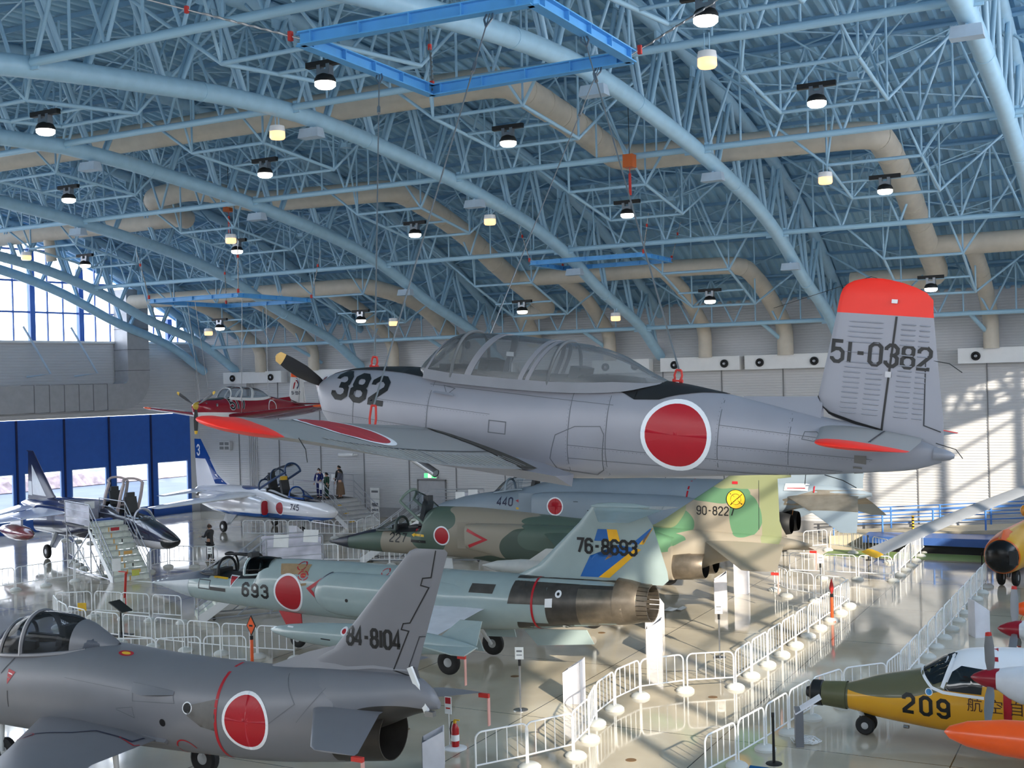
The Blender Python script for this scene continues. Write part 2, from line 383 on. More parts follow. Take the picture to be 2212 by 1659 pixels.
for bi, (xa, xb) in enumerate(BAYS):
    for ym in YM[1:]:
        if ym < 20 and bi in (0,): continue
        zl = low(ym)+.05; zu = deck(ym)-.25; L = xb-xa
        t = thing('purlin_truss', 'light blue lattice purlin, %s, %s' % (ROWN[ym], BAYN[bi]), 'roof lattice', (xa, ym, zl), group='lattice purlins between the arches')
        strut('bottom_tube', (.25, 0, 0), (L-.25, 0, 0), .1, M_blue, t, 12)
        strut('top_tube', (0, 0, zu-zl), (L, 0, zu-zl), .07, M_dark, t)
        n = 4
        for k in range(n):
            x0 = .35+(L-.7)*k/n; x1 = .35+(L-.7)*(k+1)/n; xm = (x0+x1)/2
            strut('diagonal', (x0, 0, .0), (xm, 0, zu-zl), .045, M_blue2, t); strut('diagonal', (xm, 0, zu-zl), (x1, 0, 0), .045, M_blue2, t)
            strut('vertical', (xm, 0, 0), (xm, 0, zu-zl), .035, M_blue2, t)
        MB().box((L-.33, 0, 0), (.22, .05, .34)).box((.33, 0, 0), (.22, .05, .34)).obj('end_plate', M_blue, t)
# upper purlins right under the sheet
UPY = [15.2, 16.8, 18.4, 19.9, 21.5, 23, 24.6, 26.1, 27.6, 29.2, 30.7, 32.2, 33.8, 35.3, 36.85, 38.4, 39.9, 41.4, 43, 44.5, 46.05, 47.6, 49.1, 50.6, 52.2, 53.7, 55.25, 56.6]
for i, y in enumerate(UPY):
    sl_ = math.atan2(deck(y+.2)-deck(y-.2), .4)
    bx = MB().box(((ARX[0]+XR)/2, 0, 0), (XR-ARX[0], .07, .14), Matrix.Rotation(sl_, 3, 'X'))
    tag(bx.obj('roof_purlin', M_dark, loc=(0, y, deck(y)-.1)), 'blue roof purlin under the ribbed sheet, %s up from the back wall' % ((ORD+['twenty-third','twenty-fourth','twenty-fifth','twenty-sixth','twenty-seventh','twenty-eighth'])[len(UPY)-1-i]), 'purlin', 'purlins under the roof sheet')
# hanging lamp frames (one per bay and row) with their struts
FRY = [(22.6, 'nearest row'), (31.6, 'row beside ridge'), (40.8, 'middle slope row'), (50.0, 'back wall row')]
lamps = []
for bi, (xa, xb) in enumerate(BAYS):
    for yc, rn in FRY:
        xc = (xa+xb)/2+.45; hx, hy = 1.45, 1.85
        t = thing('lamp_frame', 'light blue rectangular lamp frame, %s, %s' % (rn, BAYN[bi]), 'lamp frame', (xc, yc, low(yc)), group='rectangular lamp frames under the roof')
        def q(x, y, z=0): return V((x, y, low(yc+y)-.2-low(yc)+z))
        cs = [q(-hx, -hy), q(hx, -hy), q(hx, hy), q(-hx, hy)]
        for k in range(4): strut('frame_tube', cs[k], cs[(k+1) % 4], .055, M_blue2, t)
        strut('cross_tube', q(-hx, .1), q(hx, .1), .045, M_blue2, t)
        for c in cs:
            zu = deck(yc+c.y)-.2-low(yc)
            strut('hanger', c, V((c.x, c.y, zu)), .035, M_blue2, t)
            sg = 1 if c.x > 0 else -1; sy = 1 if c.y > 0 else -1
            y2 = c.y+sy*1.3
            strut('brace', c, V((sg*(xb-xa)/2-.45, y2, up(yc+y2)-low(yc))), .045, M_blue2, t)
            y3 = c.y+sy*2.6
            strut('brace', c, V((c.x*.2, y3, deck(yc+y3)-.2-low(yc))), .04, M_blue2, t)
        # star node above the frame
        sn = V((0, 4.6, low(yc+4.6)-low(yc)+1.5)) if yc < 48 else V((0, -.4, up(yc)-low(yc)-.9))
        for dx, dy in ((-2.2,-1.5),(2.2,-1.5),(-2.2,1.5),(2.2,1.5),(-3.9,0),(3.9,0),(0,-2.2),(0,2.2)):
            yy = sn.y+dy; strut('star_rod', sn, V((sn.x+dx, yy, deck(yc+yy)-.2-low(yc))), .03, M_blue2, t)
        MB().box(sn, (.3, .3, .16)).obj('star_node', M_blue2, t)
        lamps.append((xc, yc, low(yc)-.2, rn, bi))
# roof bracing rods between arches just under the sheet
for bi, (xa, xb) in enumerate(BAYS):
    t = thing('roof_bracing', 'crossing light blue tie rods under the roof sheet, '+BAYN[bi], 'tie rods', (xa, 27.6, 18), group='roof tie rods')
    for k in range(8):
        y0 = 20+k*4.6; y1 = y0+4.6
        if y1 > 57: y1 = 57
        L = xb-xa
        for p0, p1 in (((0, y0), (L, y1)), ((L, y0), (0, y1))):
            strut('tie_rod', V((p0[0], p0[1]-27.6, up(p0[1])-18+.05)), V((p1[0], p1[1]-27.6, up(p1[1])-18+.05)), .03, M_blue2, t, 6)
# wall struts at the back wall (small tubes from arches to wall)
for i, x in enumerate((-44.3, -35.1, -26.0, -16.9, -7.8)):
    tag(MB().tube([(x+1.2, 54.9, 10.0), (x+1.9, 57.0, 8.9)], .1, 10).obj('wall_strut', M_blue, smooth=50), 'short light blue strut sloping down to the back wall, %s from the left' % ORD[i], 'strut', 'short struts at the back wall')

# ---------------------------------------------------------------- high bay lamps
M_glow = mat('lamp_lens', (255,252,240), .3, emit=4., var=0)
M_warm = mat('warm_lamp_lens', (255,196,140), .3, emit=1.0, var=0)
def highbay(loc, label):
    t = thing('high_bay_lamp', label, 'ceiling lamp', loc, group='round high bay lamps')
    MB().box((0,0,.02), (1.0,.14,.13)).obj('mounting_bar', M_black, t)
    MB().box((-.13,0,-.12), (.1,.16,.22)).box((.13,0,-.12), (.1,.16,.22)).box((0,0,-.2), (.34,.2,.12)).obj('driver_bracket', M_steel, t)
    MB().lathe([(.1,-.22),(.2,-.27),(.25,-.36),(.25,-.42)], n=20).obj('lamp_housing', M_black, t, smooth=True)
    MB().lathe([(.245,-.42),(.24,-.5),(.18,-.55),(.02,-.57)], n=20).obj('lamp_lens', M_glow, t, smooth=True)
    return t
proto = None
for xc, yc, z, rn, bi in lamps:
    if yc < 30 and bi == 0: continue
    lab = 'round white high bay lamp, %s, %s' % (rn, BAYN[bi])
    if proto is None: proto = highbay((xc, yc, z), lab)
    else: dup(proto, (xc, yc, z), 0, lab, 'round high bay lamps')
def warm(loc, label):
    t = thing('warm_lamp', label, 'ceiling lamp', loc, group='small warm round lamps')
    MB().lathe([(.02,0),(.21,-.02),(.23,-.16),(.22,-.18)], n=18).obj('lamp_cap', M_white, t, smooth=True)
    MB().lathe([(.22,-.18),(.225,-.34),(.19,-.39),(.02,-.4)], n=18).obj('lamp_lens', M_warm, t, smooth=True)
    MB().tube([(-.06,0,0),(-.06,0,.42)], .015, 6).tube([(.06,0,0),(.06,0,.42)], .015, 6).obj('hanger', M_blue2, t)
    return t
WL = [(-21.8,27.5,'at the ridge on the arch above the silver trainer nose'), (-33.4,38.9,'hung next to an orange box'), (-33.1,50.5,'above the silver trainer cowling'), (-21.7,39.9,'on the arch above the silver trainer canopy'),
      (-21.5,51.4,'above the rear of the silver trainer canopy'), (-8.7,26.6,'near the ridge in the upper right of the photo'), (-8.9,38.9,'under a lamp frame left of the large duct elbow'), (-45.1,50.5,'above the small red trainer'), (-45.2,38.6,'in front of the gable windows')]
wp = None
for x, y, n in WL:
    z = low(y)-.3 if x not in (-33.4,) else low(y)-.35
    lab = 'small warm orange ceiling lamp '+n
    if wp is None: wp = warm((x, y, z-.12), lab)
    else: dup(wp, (x, y, z-.12), 0, lab, 'small warm round lamps')
# speaker boxes clamped under the arches
SP = [(-21.5,28.7),(-30.6,28.8),(-39.7,36.6),(-21.5,38.4),(-12.4,38.2),(-3.3,28.3),(-12.4,47.8),(-30.6,47.8),(-30.6,37.2),(-21.5,47.0),(-12.4,28.6)]
M_sp = mat('pale_blue_speaker_case', (176,194,210), .5)
spp = None
SPN = ['right of the lit warm lamp at the ridge','on the fourth arch near the ridge','on the third arch left of a lamp frame','on the fifth arch mid slope','on the sixth arch below the duct','at the top right corner of the photo','on the sixth arch left of the red fin tip','above the propeller of the silver trainer','on the fourth arch mid slope','on the fifth arch lower slope','on the sixth arch beside the blue lifting frame']
for (x, y), n in zip(SP, SPN):
    lab = 'pale blue speaker box under a roof arch, '+n
    if spp is None:
        spp = thing('speaker_box', lab, 'speaker', (x, y, low(y)-.42), group='speaker boxes under the arches')
        MB().loft([[(-.32,-.14,.12),(.32,-.14,.12),(.32,.14,.12),(-.32,.14,.12)],[(-.36,-.2,-.16),(.36,-.2,-.16),(.36,.2,-.16),(-.36,.2,-.16)]]).obj('case', M_sp, spp)
        MB().box((0,0,.2), (.06,.06,.2)).obj('clamp', M_blue, spp)
    else: dup(spp, (x, y, low(y)-.42), 0, lab, 'speaker boxes under the arches')

# ---------------------------------------------------------------- ducts
def zd(y): return low(y)+1.2
def smooth_path(pts, rad=1.0, n=5):
    out = [V(pts[0])]
    for a, p, c in zip(pts, pts[1:], pts[2:]):
        a, p, c = V(a), V(p), V(c); d0 = (a-p); d1 = (c-p); r0 = min(rad, d0.length*.45); r1 = min(rad, d1.length*.45)
        s, e_ = p+d0.normalized()*r0, p+d1.normalized()*r1
        for k in range(n+1): u = k/n; out.append(s*(1-u)**2+p*2*u*(1-u)+e_*u*u)
    out.append(V(pts[-1])); return out
def slope(x, ya, yb, n=6): return [(x, ya+(yb-ya)*i/n, zd(ya+(yb-ya)*i/n)) for i in range(n+1)]
def duct(label, runs, r=.46):
    t = thing('air_duct', label, 'duct', runs[0][0][0], group='beige air ducts under the roof')
    o = V(t.location)
    for i, (pts, rr) in enumerate(runs):
        p = smooth_path(pts, rr*2.2); MB().tube([q-o for q in p], rr, 18).obj('trunk' if i == 0 else 'branch', M_duct, t, smooth=60)
        k = MB()
        for j in range(3, len(p)-3, 7): k.tube([p[j]-o-(p[j+1]-p[j]).normalized()*.03, p[j]-o+(p[j+1]-p[j]).normalized()*.03], rr*1.03, 18)
        if k.v: k.obj('joint_band', M_duct, t, smooth=60)
    return t
def riser(x, y0, r): return ([(x, y0, zd(y0)), (x, 53.5, zd(53.5)), (x, 56.5, 9.9), (x, 56.5, 8.45)], r)
duct('long beige duct along the ridge stepping down behind the blue lifting frame', [
    ([(-46, 31.4, 16.45), (-16.5, 31.4, 16.45)]+slope(-16.5, 32.6, 39.0)+[(-16.5, 40.2, zd(40.2)), (-7.6, 40.6, zd(40.6))]+slope(-7.55, 41.8, 49.5)+[(-7.6, 53.8, zd(53.8)), (-11.3, 53.8, zd(53.8))], .46),
    ([(-7.5, 50.4, zd(50.4)), (6, 50.4, zd(50.4))], .42), riser(-5.9, 50.4, .33), riser(-1.5, 50.4, .33)], .46)
duct('beige duct with bulbous left elbow, branching to the wall behind the silver trainer', [
    ([(-37.9, 41.2, 15.2), (-37.3, 38.2, 15.7), (-34.2, 37.8, 15.8), (-33.2, 40.2, 15.4), (-26.4, 40.7, 15.35)]+slope(-26.4, 42, 49.8)+[(-26.4, 54.8, zd(54.8)), (-28.2, 54.9, zd(54.8)), (-28.3, 56.6, 9.6)], .44),
    ([(-26.3, 50.9, 12.4), (-19, 50.9, 12.4), (-15.3, 51.0, 12.35), (-15.2, 53.5, zd(53.5)), (-15.0, 56.5, 9.9), (-15.0, 56.5, 8.45)], .38), riser(-24.0, 51, .33), riser(-18.95, 51, .33)])
duct('beige duct low along the back slope above the small red trainer', [
    ([(-50.5, 50.3, 12.55), (-34.6, 50.3, 12.55), (-33.4, 51.6, 12.1), (-33.2, 53.5, zd(53.5)), (-33.0, 56.5, 9.9), (-33.0, 56.5, 8.45)], .4),
    riser(-46.5, 50.3, .33), riser(-42.6, 50.3, .33), riser(-37.1, 50.3, .33)])
duct('beige duct crossing the far left under the roof in front of the gable windows', [([(-55, 41.0, 15.3), (-38, 41.0, 15.3)], .44), ([(-46.5, 41, 15.3), (-46.5, 41.2, 13.9)], .25)])
# square grey duct on the gable wall
def sqduct():
    t = thing('square_duct', 'grey square sheet metal duct turning down in front of the gable wall', 'duct', gp(5.2, 6.6, .7))
    M_sq = mat('grey_galvanised_duct', (172,172,174), .45, metal=.2); o = V(t.location)
    pts = [(3.8, 11.7), (4.9-.0, 11.7)]
    b = MB(); gbox(b, 4.46, 5.92, 8.25, 13.4, .1, 1.35)
    # quarter bend
    for k in range(6):
        a0, a1 = k*PI/12, (k+1)*PI/12
        c = lambda a, r: (6.2-r*math.cos(a), 8.25-r*math.sin(a))
        p = [c(a0, 1.74), c(a1, 1.74), c(a1, .28), c(a0, .28)]
        b.prism([gp(x, z, .1) for x, z in p], GN*1.25)
    gbox(b, 6.2, 15.5, 6.51, 7.97, .1, 1.35)
    b.v = [tuple(V(q)-o) for q in b.v]; b.obj('duct_body', M_sq, t)
    k = MB()
    for x in (7.3, 8.2, 9.1, 10, 10.9, 11.8): gbox(k, x, x+.04, 6.49, 7.99, .08, 1.37)
    for z in (8.7, 9.9, 11.1): gbox(k, 4.44, 5.94, z, z+.04, .08, 1.37)
    k.v = [tuple(V(q)-o) for q in k.v]; k.obj('duct_flange', M_seam, t)
sqduct()
# braces of the gable wall
for i, t_ in enumerate((5.9, 8.8, 11.7)):
    tag(MB().tube([gp(t_-.1, 11.2, .1), gp(t_-1.1, 8.6, 1.0), gp(t_-.2, 8.45, .15)], .06, 8).obj('wall_bracket', M_sp), 'thin grey bracket on the gable wall, %s from the right' % ORD[i], 'bracket', 'brackets on the gable wall')
# long white air boxes with round nozzles along the back wall
xs_b = [(-49.4, -45.0), (-44.3, -39.9), (-39.2, -34.8), (-34.2, -29.6), (-25.0, -21.9), (-21.3, -17.25), (-17.0, -12.9), (-12.5, -8.4), (-7.3, -2.6), (-2.2, 3.0)]
for i, (a, b_) in enumerate(xs_b):
    t = thing('air_outlet_box', 'long white air box with round nozzles, %s from left on back wall' % ORD[i], 'air outlet', ((a+b_)/2, YW-.3, 8.15), group='white air boxes on the back wall')
    MB().box((0,0,0), (b_-a, .6, .68)).obj('box', M_white, t)
    for x in (a+.75-(a+b_)/2, b_-.75-(a+b_)/2):
        n = MB().lathe([(.17,0),(.2,.02),(.2,.07),(.13,.08),(.11,.02)], (x,-.3,-.02), (0,-1,0), 18).obj('nozzle', M_black, t, smooth=True)
        MB().lathe([(.07,.05),(.07,.09),(.02,.1)], (x,-.3,-.02), (0,-1,0), 12).obj('nozzle_core', M_steel, n)
# ================================================================= aircraft tools
M_red = mat('roundel_red', (172,10,30), .4, var=.03)
M_dwhite = mat('roundel_white', (232,234,238), .4, var=.02)
M_ink = mat('marking_black', (14,14,16), .45, var=.03)
M_inkb = mat('marking_blue_black', (24,30,64), .45, var=.03)
M_stripe = mat('warning_stripe_red', (176,24,38), .45)
M_tyre = mat('black_tyre', (26,26,27), .7, var=.1)
M_hub = mat('wheel_hub_silver', (176,178,180), .35, metal=.5)
M_gear = mat('gear_leg_white', (205,208,210), .4)
M_pit = mat('cockpit_black', (24,25,28), .6, var=.15)
M_seat = mat('ejection_seat_grey', (52,54,56), .6, var=.1)
M_line = mat('panel_line_grey', (96,98,104), .5)
M_lined = mat('panel_line_dark', (40,42,48), .5)
M_flag = mat('remove_flag_red', (196,52,44), .6)
M_flagp = mat('faded_streamer_pink', (214,160,150), .7)
G_can = glass('canopy_glass', (226,232,236), .1, .02, (190,196,200))
G_haze = glass('hazy_canopy_glass', (208,212,214), .16, .2, (200,203,206))
M_yel = mat('marking_yellow', (228,180,42), .45)

def airframe(name, label, nose, head, pitch=0., roll=0., group=None):
    a, p = math.radians(head), math.radians(pitch)
    h = V((math.cos(a)*math.cos(p), math.sin(a)*math.cos(p), math.sin(p))); l = V((-math.sin(a), math.cos(a), 0)); u = h.cross(l)
    t = thing(name, label, 'aircraft', nose, 0, group)
    m = Matrix((h, l, u)).transposed() @ Matrix.Rotation(math.radians(roll), 3, 'X')
    t.rotation_euler = m.to_euler()
    return t
def ring(s, zb, zt, w, n=2.2, zm=None, yc=0., N=36, nb=None):
    zm = (zb+zt)/2 if zm is None else zm; nb = nb or n; out = []
    for j in range(N):
        a = 2*PI*j/N; c, s_ = math.cos(a), math.sin(a); e = n if s_ >= 0 else nb
        y = w*math.copysign(abs(c)**(2/e), c); z = (zt-zm if s_ >= 0 else zm-zb)*math.copysign(abs(s_)**(2/e), s_)
        out.append((-s, yc+y, zm+z))
    return out
def fuse(rows, n=2.2, step=.18, yc=None, N=36, nb=None, cap=True):
    """rows (s, zbottom, ztop, halfwidth[, exponent]); s runs aft from the nose"""
    xs = [r[0] for r in rows]; g = lambda k: [r[k] for r in rows]
    zb, zt, w_ = g(1), g(2), g(3); ex = [r[4] if len(r) > 4 else n for r in rows]; yy = yc if isinstance(yc, (list, tuple)) else None
    ss = set(xs); k = max(2, int((xs[-1]-xs[0])/step))
    for i in range(k+1): ss.add(xs[0]+(xs[-1]-xs[0])*i/k)
    ss = sorted(ss); ss = [s for i, s in enumerate(ss) if i == 0 or s-ss[i-1] > 1e-3 or s in xs]
    rr = [ring(s, pch(xs, zb, s), pch(xs, zt, s), max(pch(xs, w_, s), .002), pch(xs, ex, s), None, (pch(xs, yy, s) if yy else (yc or 0.)), N, nb) for s in ss]
    return MB().loft(rr, cap=cap)
AF = [(0,0),(.0125,.31),(.05,.59),(.12,.84),(.25,.99),(.4,.96),(.6,.74),(.8,.41),(1,.015)]
def lift(stations, axis='y', n_round=0):
    """stations (span, s_le, s_te, offset, thickness/chord); axis y: wing (offset = z), axis z: fin (offset = y)"""
    rings = []
    for q in stations:
        sp, le, te, of, th = q[:5]; inc = q[5] if len(q) > 5 else 0.; c = te-le; up_ = [(le+c*x, th*c*.5*t) for x, t in AF]; lo = [(le+c*x, -th*c*.5*t) for x, t in AF[1:-1]][::-1]
        rings.append([(-s, sp, of+t+inc*(te-s)) if axis == 'y' else (-s, of+t, sp) for s, t in up_+lo])
    return MB().loft(rings)
def rounded(st, d, n=4, p=2.2):
    """round the free end of a lifting surface with extra stations over span d"""
    sp, le, te, of, th = st[-1][:5]; sp0, le0, te0, of0 = st[-2][:4]; ex = tuple(st[-1][5:]); k = (sp-sp0); out = list(st); sg = 1 if k > 0 else -1
    for i in range(1, n+1):
        u = i/n; f = (1-u**p)**(1/p) if u < 1 else .12; c = (te-le); mid = le+c*.42
        out.append((sp+sg*d*u, mid-(mid-le)*f, mid+(te-mid)*f, of+(of-of0)/abs(k)*d*u, th*(.4+.6*f))+ex)
    return out
def bvh(o):
    me = o.data; return BVHTree.FromPolygons([v.co.copy() for v in me.vertices], [tuple(p.vertices) for p in me.polygons])
def decal(name, groups, tree, parent, mapf, dirn, cell=.09, off=.006, label=None):
    """groups [(material, [2D polygons])] are cut into cells and laid onto the skin found along dirn"""
    bmo = MB(); mats = []; dirn = V(dirn).normalized()
    for m, polys in groups:
        if m not in mats: mats.append(m)
        mi = mats.index(m)
        bm = bmesh.new()
        for p in polys:
            try: bm.faces.new([bm.verts.new((a, b, 0)) for a, b in p])
            except ValueError: pass
        bmesh.ops.triangulate(bm, faces=[f for f in bm.faces if len(f.verts) > 4])
        us = [v.co.x for v in bm.verts]; vs = [v.co.y for v in bm.verts]
        for ax, lo, hi in ((0, min(us), max(us)), (1, min(vs), max(vs))):
            k = math.floor(lo/cell)+1
            while k*cell < hi:
                no = (1,0,0) if ax == 0 else (0,1,0); co = (k*cell,0,0) if ax == 0 else (0,k*cell,0)
                bmesh.ops.bisect_plane(bm, geom=bm.verts[:]+bm.edges[:]+bm.faces[:], plane_co=co, plane_no=no); k += 1
        bm.verts.index_update(); base = len(bmo.v); ok = {}
        for v in bm.verts:
            o = V(mapf(v.co.x, v.co.y)); h = tree.ray_cast(o, dirn)
            if h[0] is None:                      # just past the silhouette: settle on its edge
                h = tree.find_nearest(o-dirn*o.dot(dirn))
                if h[0] is None or h[3] > cell*1.3: ok[v.index] = None; continue
            nn = h[1] if h[1].dot(dirn) < 0 else -h[1]
            ok[v.index] = len(bmo.v); bmo.v.append(tuple(h[0]+nn*off+(-dirn)*off*.3))
        for f in bm.faces:
            ix = [ok[v.index] for v in f.verts]
            if None not in ix: bmo.f.append(tuple(ix)); bmo.mi.append(mi)
        bm.free()
    if not bmo.f: return None
    me = bpy.data.meshes.new(name); me.from_pydata(bmo.v, [], bmo.f)
    for m in mats: me.materials.append(m)
    me.polygons.foreach_set('material_index', bmo.mi); me.polygons.foreach_set('use_smooth', [True]*len(bmo.mi))
    o = bpy.data.objects.new(name, me); C.objects.link(o); o.parent = parent
    if label: o['label'] = label
    return o
# projections in the airframe's own axes: port side (u = s aft, v = z), starboard, top
def port(far=6.): return (lambda u, v: (-u, far, v)), (0,-1,0)
def stbd(far=6.): return (lambda u, v: (-u, -far, v)), (0,1,0)
def top(far=6.): return (lambda u, v: (-u, v, far)), (0,0,-1)
def disc(cx, cy_, r, n=40, ry=None): ry = ry or r; return [(cx+r*math.cos(2*PI*i/n), cy_+ry*math.sin(2*PI*i/n)) for i in range(n)]
def annulus(cx, cy_, r0, r1, n=40, a0=0, a1=2*PI, ky=1.):
    f = lambda r, a: (cx+r*math.cos(a), cy_+ky*r*math.sin(a)); out = []
    for i in range(n): a, b_ = a0+(a1-a0)*i/n, a0+(a1-a0)*(i+1)/n; out.append([f(r0, a), f(r1, a), f(r1, b_), f(r0, b_)])
    return out
def sector(cx, cy_, r, n=40, ky=1.): return [[(cx, cy_)]+[(cx+r*math.cos(a), cy_+ky*r*math.sin(a)) for a in (2*PI*i/n, 2*PI*(i+1)/n)] for i in range(n)]
def roundel(parent, tree, cx, cy_, r, proj, white=1.14, ky=1., cell=.09, name='roundel'):
    return decal(name, [(M_red, sector(cx, cy_, r, ky=ky)), (M_dwhite, annulus(cx, cy_, r, r*white, ky=ky))], tree, parent, *proj, cell=cell)
def line(pts, w_, closed=False):
    """mitred stroke along a 2D polyline as quads"""
    P_ = [V((a, b)) for a, b in pts]; n = len(P_); L, R = [], []
    for i in range(n):
        a = P_[(i-1) % n] if (i or closed) else None; c = P_[(i+1) % n] if (i < n-1 or closed) else None
        d0 = (P_[i]-a).normalized() if a is not None else None; d1 = (c-P_[i]).normalized() if c is not None else None
        d0 = d0 or d1; d1 = d1 or d0
        n0 = V((-d0.y, d0.x)); n1 = V((-d1.y, d1.x)); m = (n0+n1)
        m = m.normalized() if m.length > 1e-6 else n0; k = min(1/max(m.dot(n0), .35), 2.2)
        L.append(P_[i]+m*w_/2*k); R.append(P_[i]-m*w_/2*k)
    out = []
    for i in range(n if closed else n-1):
        j = (i+1) % n; out.append([tuple(L[i]), tuple(L[j]), tuple(R[j]), tuple(R[i])])
    return out
_o8 = [(.3,0),(.7,0),(1,.3),(1,1.7),(.7,2),(.3,2),(0,1.7),(0,.3)]
GLY = {'0': [(_o8, 1)], '1': [([(.5,0),(.5,2)], 0)], '2': [([(0,1.45),(0,1.7),(.3,2),(.7,2),(1,1.7),(1,1.25),(.02,.2),(.02,0),(1,0)], 0)],
 '3': [([(0,1.5),(0,1.7),(.3,2),(.7,2),(1,1.7),(1,1.3),(.75,1.04),(.35,1.04)], 0), ([(.75,1.04),(1,.8),(1,.3),(.7,0),(.3,0),(0,.3),(0,.5)], 0)],
 '4': [([(.75,0),(.75,2),(0,.62),(0,.5),(1.05,.5)], 0)], '5': [([(.95,2),(.05,2),(.05,1.08),(.3,1.25),(.7,1.25),(1,.95),(1,.3),(.7,0),(.3,0),(0,.3),(0,.45)], 0)],
 '6': [([(1,1.55),(1,1.7),(.7,2),(.3,2),(0,1.7),(0,.3),(.3,0),(.7,0),(1,.3),(1,.85),(.7,1.15),(.3,1.15),(0,.85)], 0)], '7': [([(0,2),(1,2),(.35,0)], 0)],
 '8': [([(.3,1.06),(.7,1.06),(.93,1.3),(.93,1.76),(.7,2),(.3,2),(.07,1.76),(.07,1.3)], 1), ([(.3,0),(.7,0),(1,.3),(1,.78),(.7,1.06),(.3,1.06),(0,.78),(0,.3)], 1)],
 '9': [([(0,.45),(0,.3),(.3,0),(.7,0),(1,.3),(1,1.7),(.7,2),(.3,2),(0,1.7),(0,1.15),(.3,.85),(.7,.85),(1,1.15)], 0)], '-': [([(.15,1),(.85,1)], 0)]}
def numerals(txt, u, v, h, wd, gap, stroke, slant=0., dirx=1, slope=0., narrow1=.45):
    """block numerals; (u,v) lower left corner of the first one, running along +u*dirx"""
    out = []; x = 0.
    for ch in txt:
        k = narrow1 if ch == '1' else .8 if ch == '-' else 1.
        for pts, cl in GLY[ch]:
            q = [((x+(a-.5)*wd+.5*wd*k if ch in '1' else x+a*wd*k), b*h/2) for a, b in pts]
            q = [(u+dirx*(a+slant*b), v+b+slope*a) for a, b in q]; out += line(q, stroke, cl)
        x += wd*k+gap
    return out
def wheel(parent, s, y, z, r, w_, name='wheel'):
    ax = (0,1,0); o = MB().lathe([(r*.55,-w_*.42),(r*.8,-w_*.5),(r*.96,-w_*.32),(r,0),(r*.96,w_*.32),(r*.8,w_*.5),(r*.55,w_*.42)], (-s, y, z), ax, 24).obj(name, M_tyre, parent, smooth=True)
    MB().lathe([(.02,-w_*.46),(r*.3,-w_*.44),(r*.55,-w_*.36),(r*.55,w_*.36),(r*.3,w_*.44),(.02,w_*.46)], (-s, y, z), ax, 20).obj('wheel_hub', M_hub, o, smooth=True)
    return o
def leg(parent, a, b, r=.05, m=None): return MB().tube([a, b], [r*1.2, r*.8], 10).obj('gear_leg', m or M_gear, parent, smooth=True)
def seat(parent, s, z, y=0., hr=M_seat, name='ejection_seat'):
    o = MB().box((-s, y, z-.15), (.5,.48,.3)).box((-s-.3, y, z+.32), (.16,.48,1.0), Matrix.Rotation(math.radians(-14), 3, 'Y')).obj(name, M_seat, parent)
    MB().box((-s-.42, y, z+.85), (.16,.34,.3)).obj('headrest', hr, o)
    return o
def canopy_shell(rows, N=18, thick=0):
    """rows (s, zbase, ztop, halfwidth, exponent): upper half shell"""
    rr = []
    xs = [r[0] for r in rows]; ss = [xs[0]+(xs[-1]-xs[0])*i/24 for i in range(25)]
    for s in ss:
        zb, zt, w_, e = (pch(xs, [r[k] for r in rows], s) for k in (1,2,3,4)); q = []
        for j in range(N+1):
            a = PI*j/N; c, s_ = math.cos(a), math.sin(a); q.append((-s, w_*math.copysign(abs(c)**(2/e), c), zb+(zt-zb)*abs(s_)**(2/e)))
        rr.append(q)
    return rr
def bow(rows, s_base, s_top, r, n=20, k=1.004, full=True):
    """arched frame across a canopy, leaning from s_base at the sill to s_top at the crown"""
    xs = [q[0] for q in rows]; pts = []
    for j in range(n+1):
        a = PI*j/n; c, s_ = math.cos(a), math.sin(a); s = s_base+(s_top-s_base)*s_
        zb, zt, w_, e = (pch(xs, [q[kk] for q in rows], s) for kk in (1,2,3,4))
        pts.append((-s, k*w_*math.copysign(abs(c)**(2/e), c), zb+k*(zt-zb)*abs(s_)**(2/e)))
    return pts
def band(m, rows, sb_, st_, w_, k=1.012):
    a, b_ = bow(rows, sb_-w_, st_-w_, 0, 24, k), bow(rows, sb_+w_, st_+w_, 0, 24, k); c, d = bow(rows, sb_+w_, st_+w_, 0, 24, .985), bow(rows, sb_-w_, st_-w_, 0, 24, .985)
    m.loft([[p, q, r, s] for p, q, r, s in zip(a, b_, c, d)])
def sill(rows, s0, s1, side, n=14, dz=0.):
    xs = [q[0] for q in rows]
    return [(-s, side*pch(xs, [q[3] for q in rows], s), pch(xs, [q[1] for q in rows], s)+dz) for s in (s0+(s1-s0)*i/n for i in range(n+1))]
def streamer(parent, p, L=.5):
    o = MB().box(V(p)+V((0,0,-.04)), (.2,.07,.07)).obj('pin_cover', M_flag, parent)
    MB().box(V(p)+V((-.09,0,-.08-L/2)), (.02,.08,L)).obj('streamer', M_flagp, o)
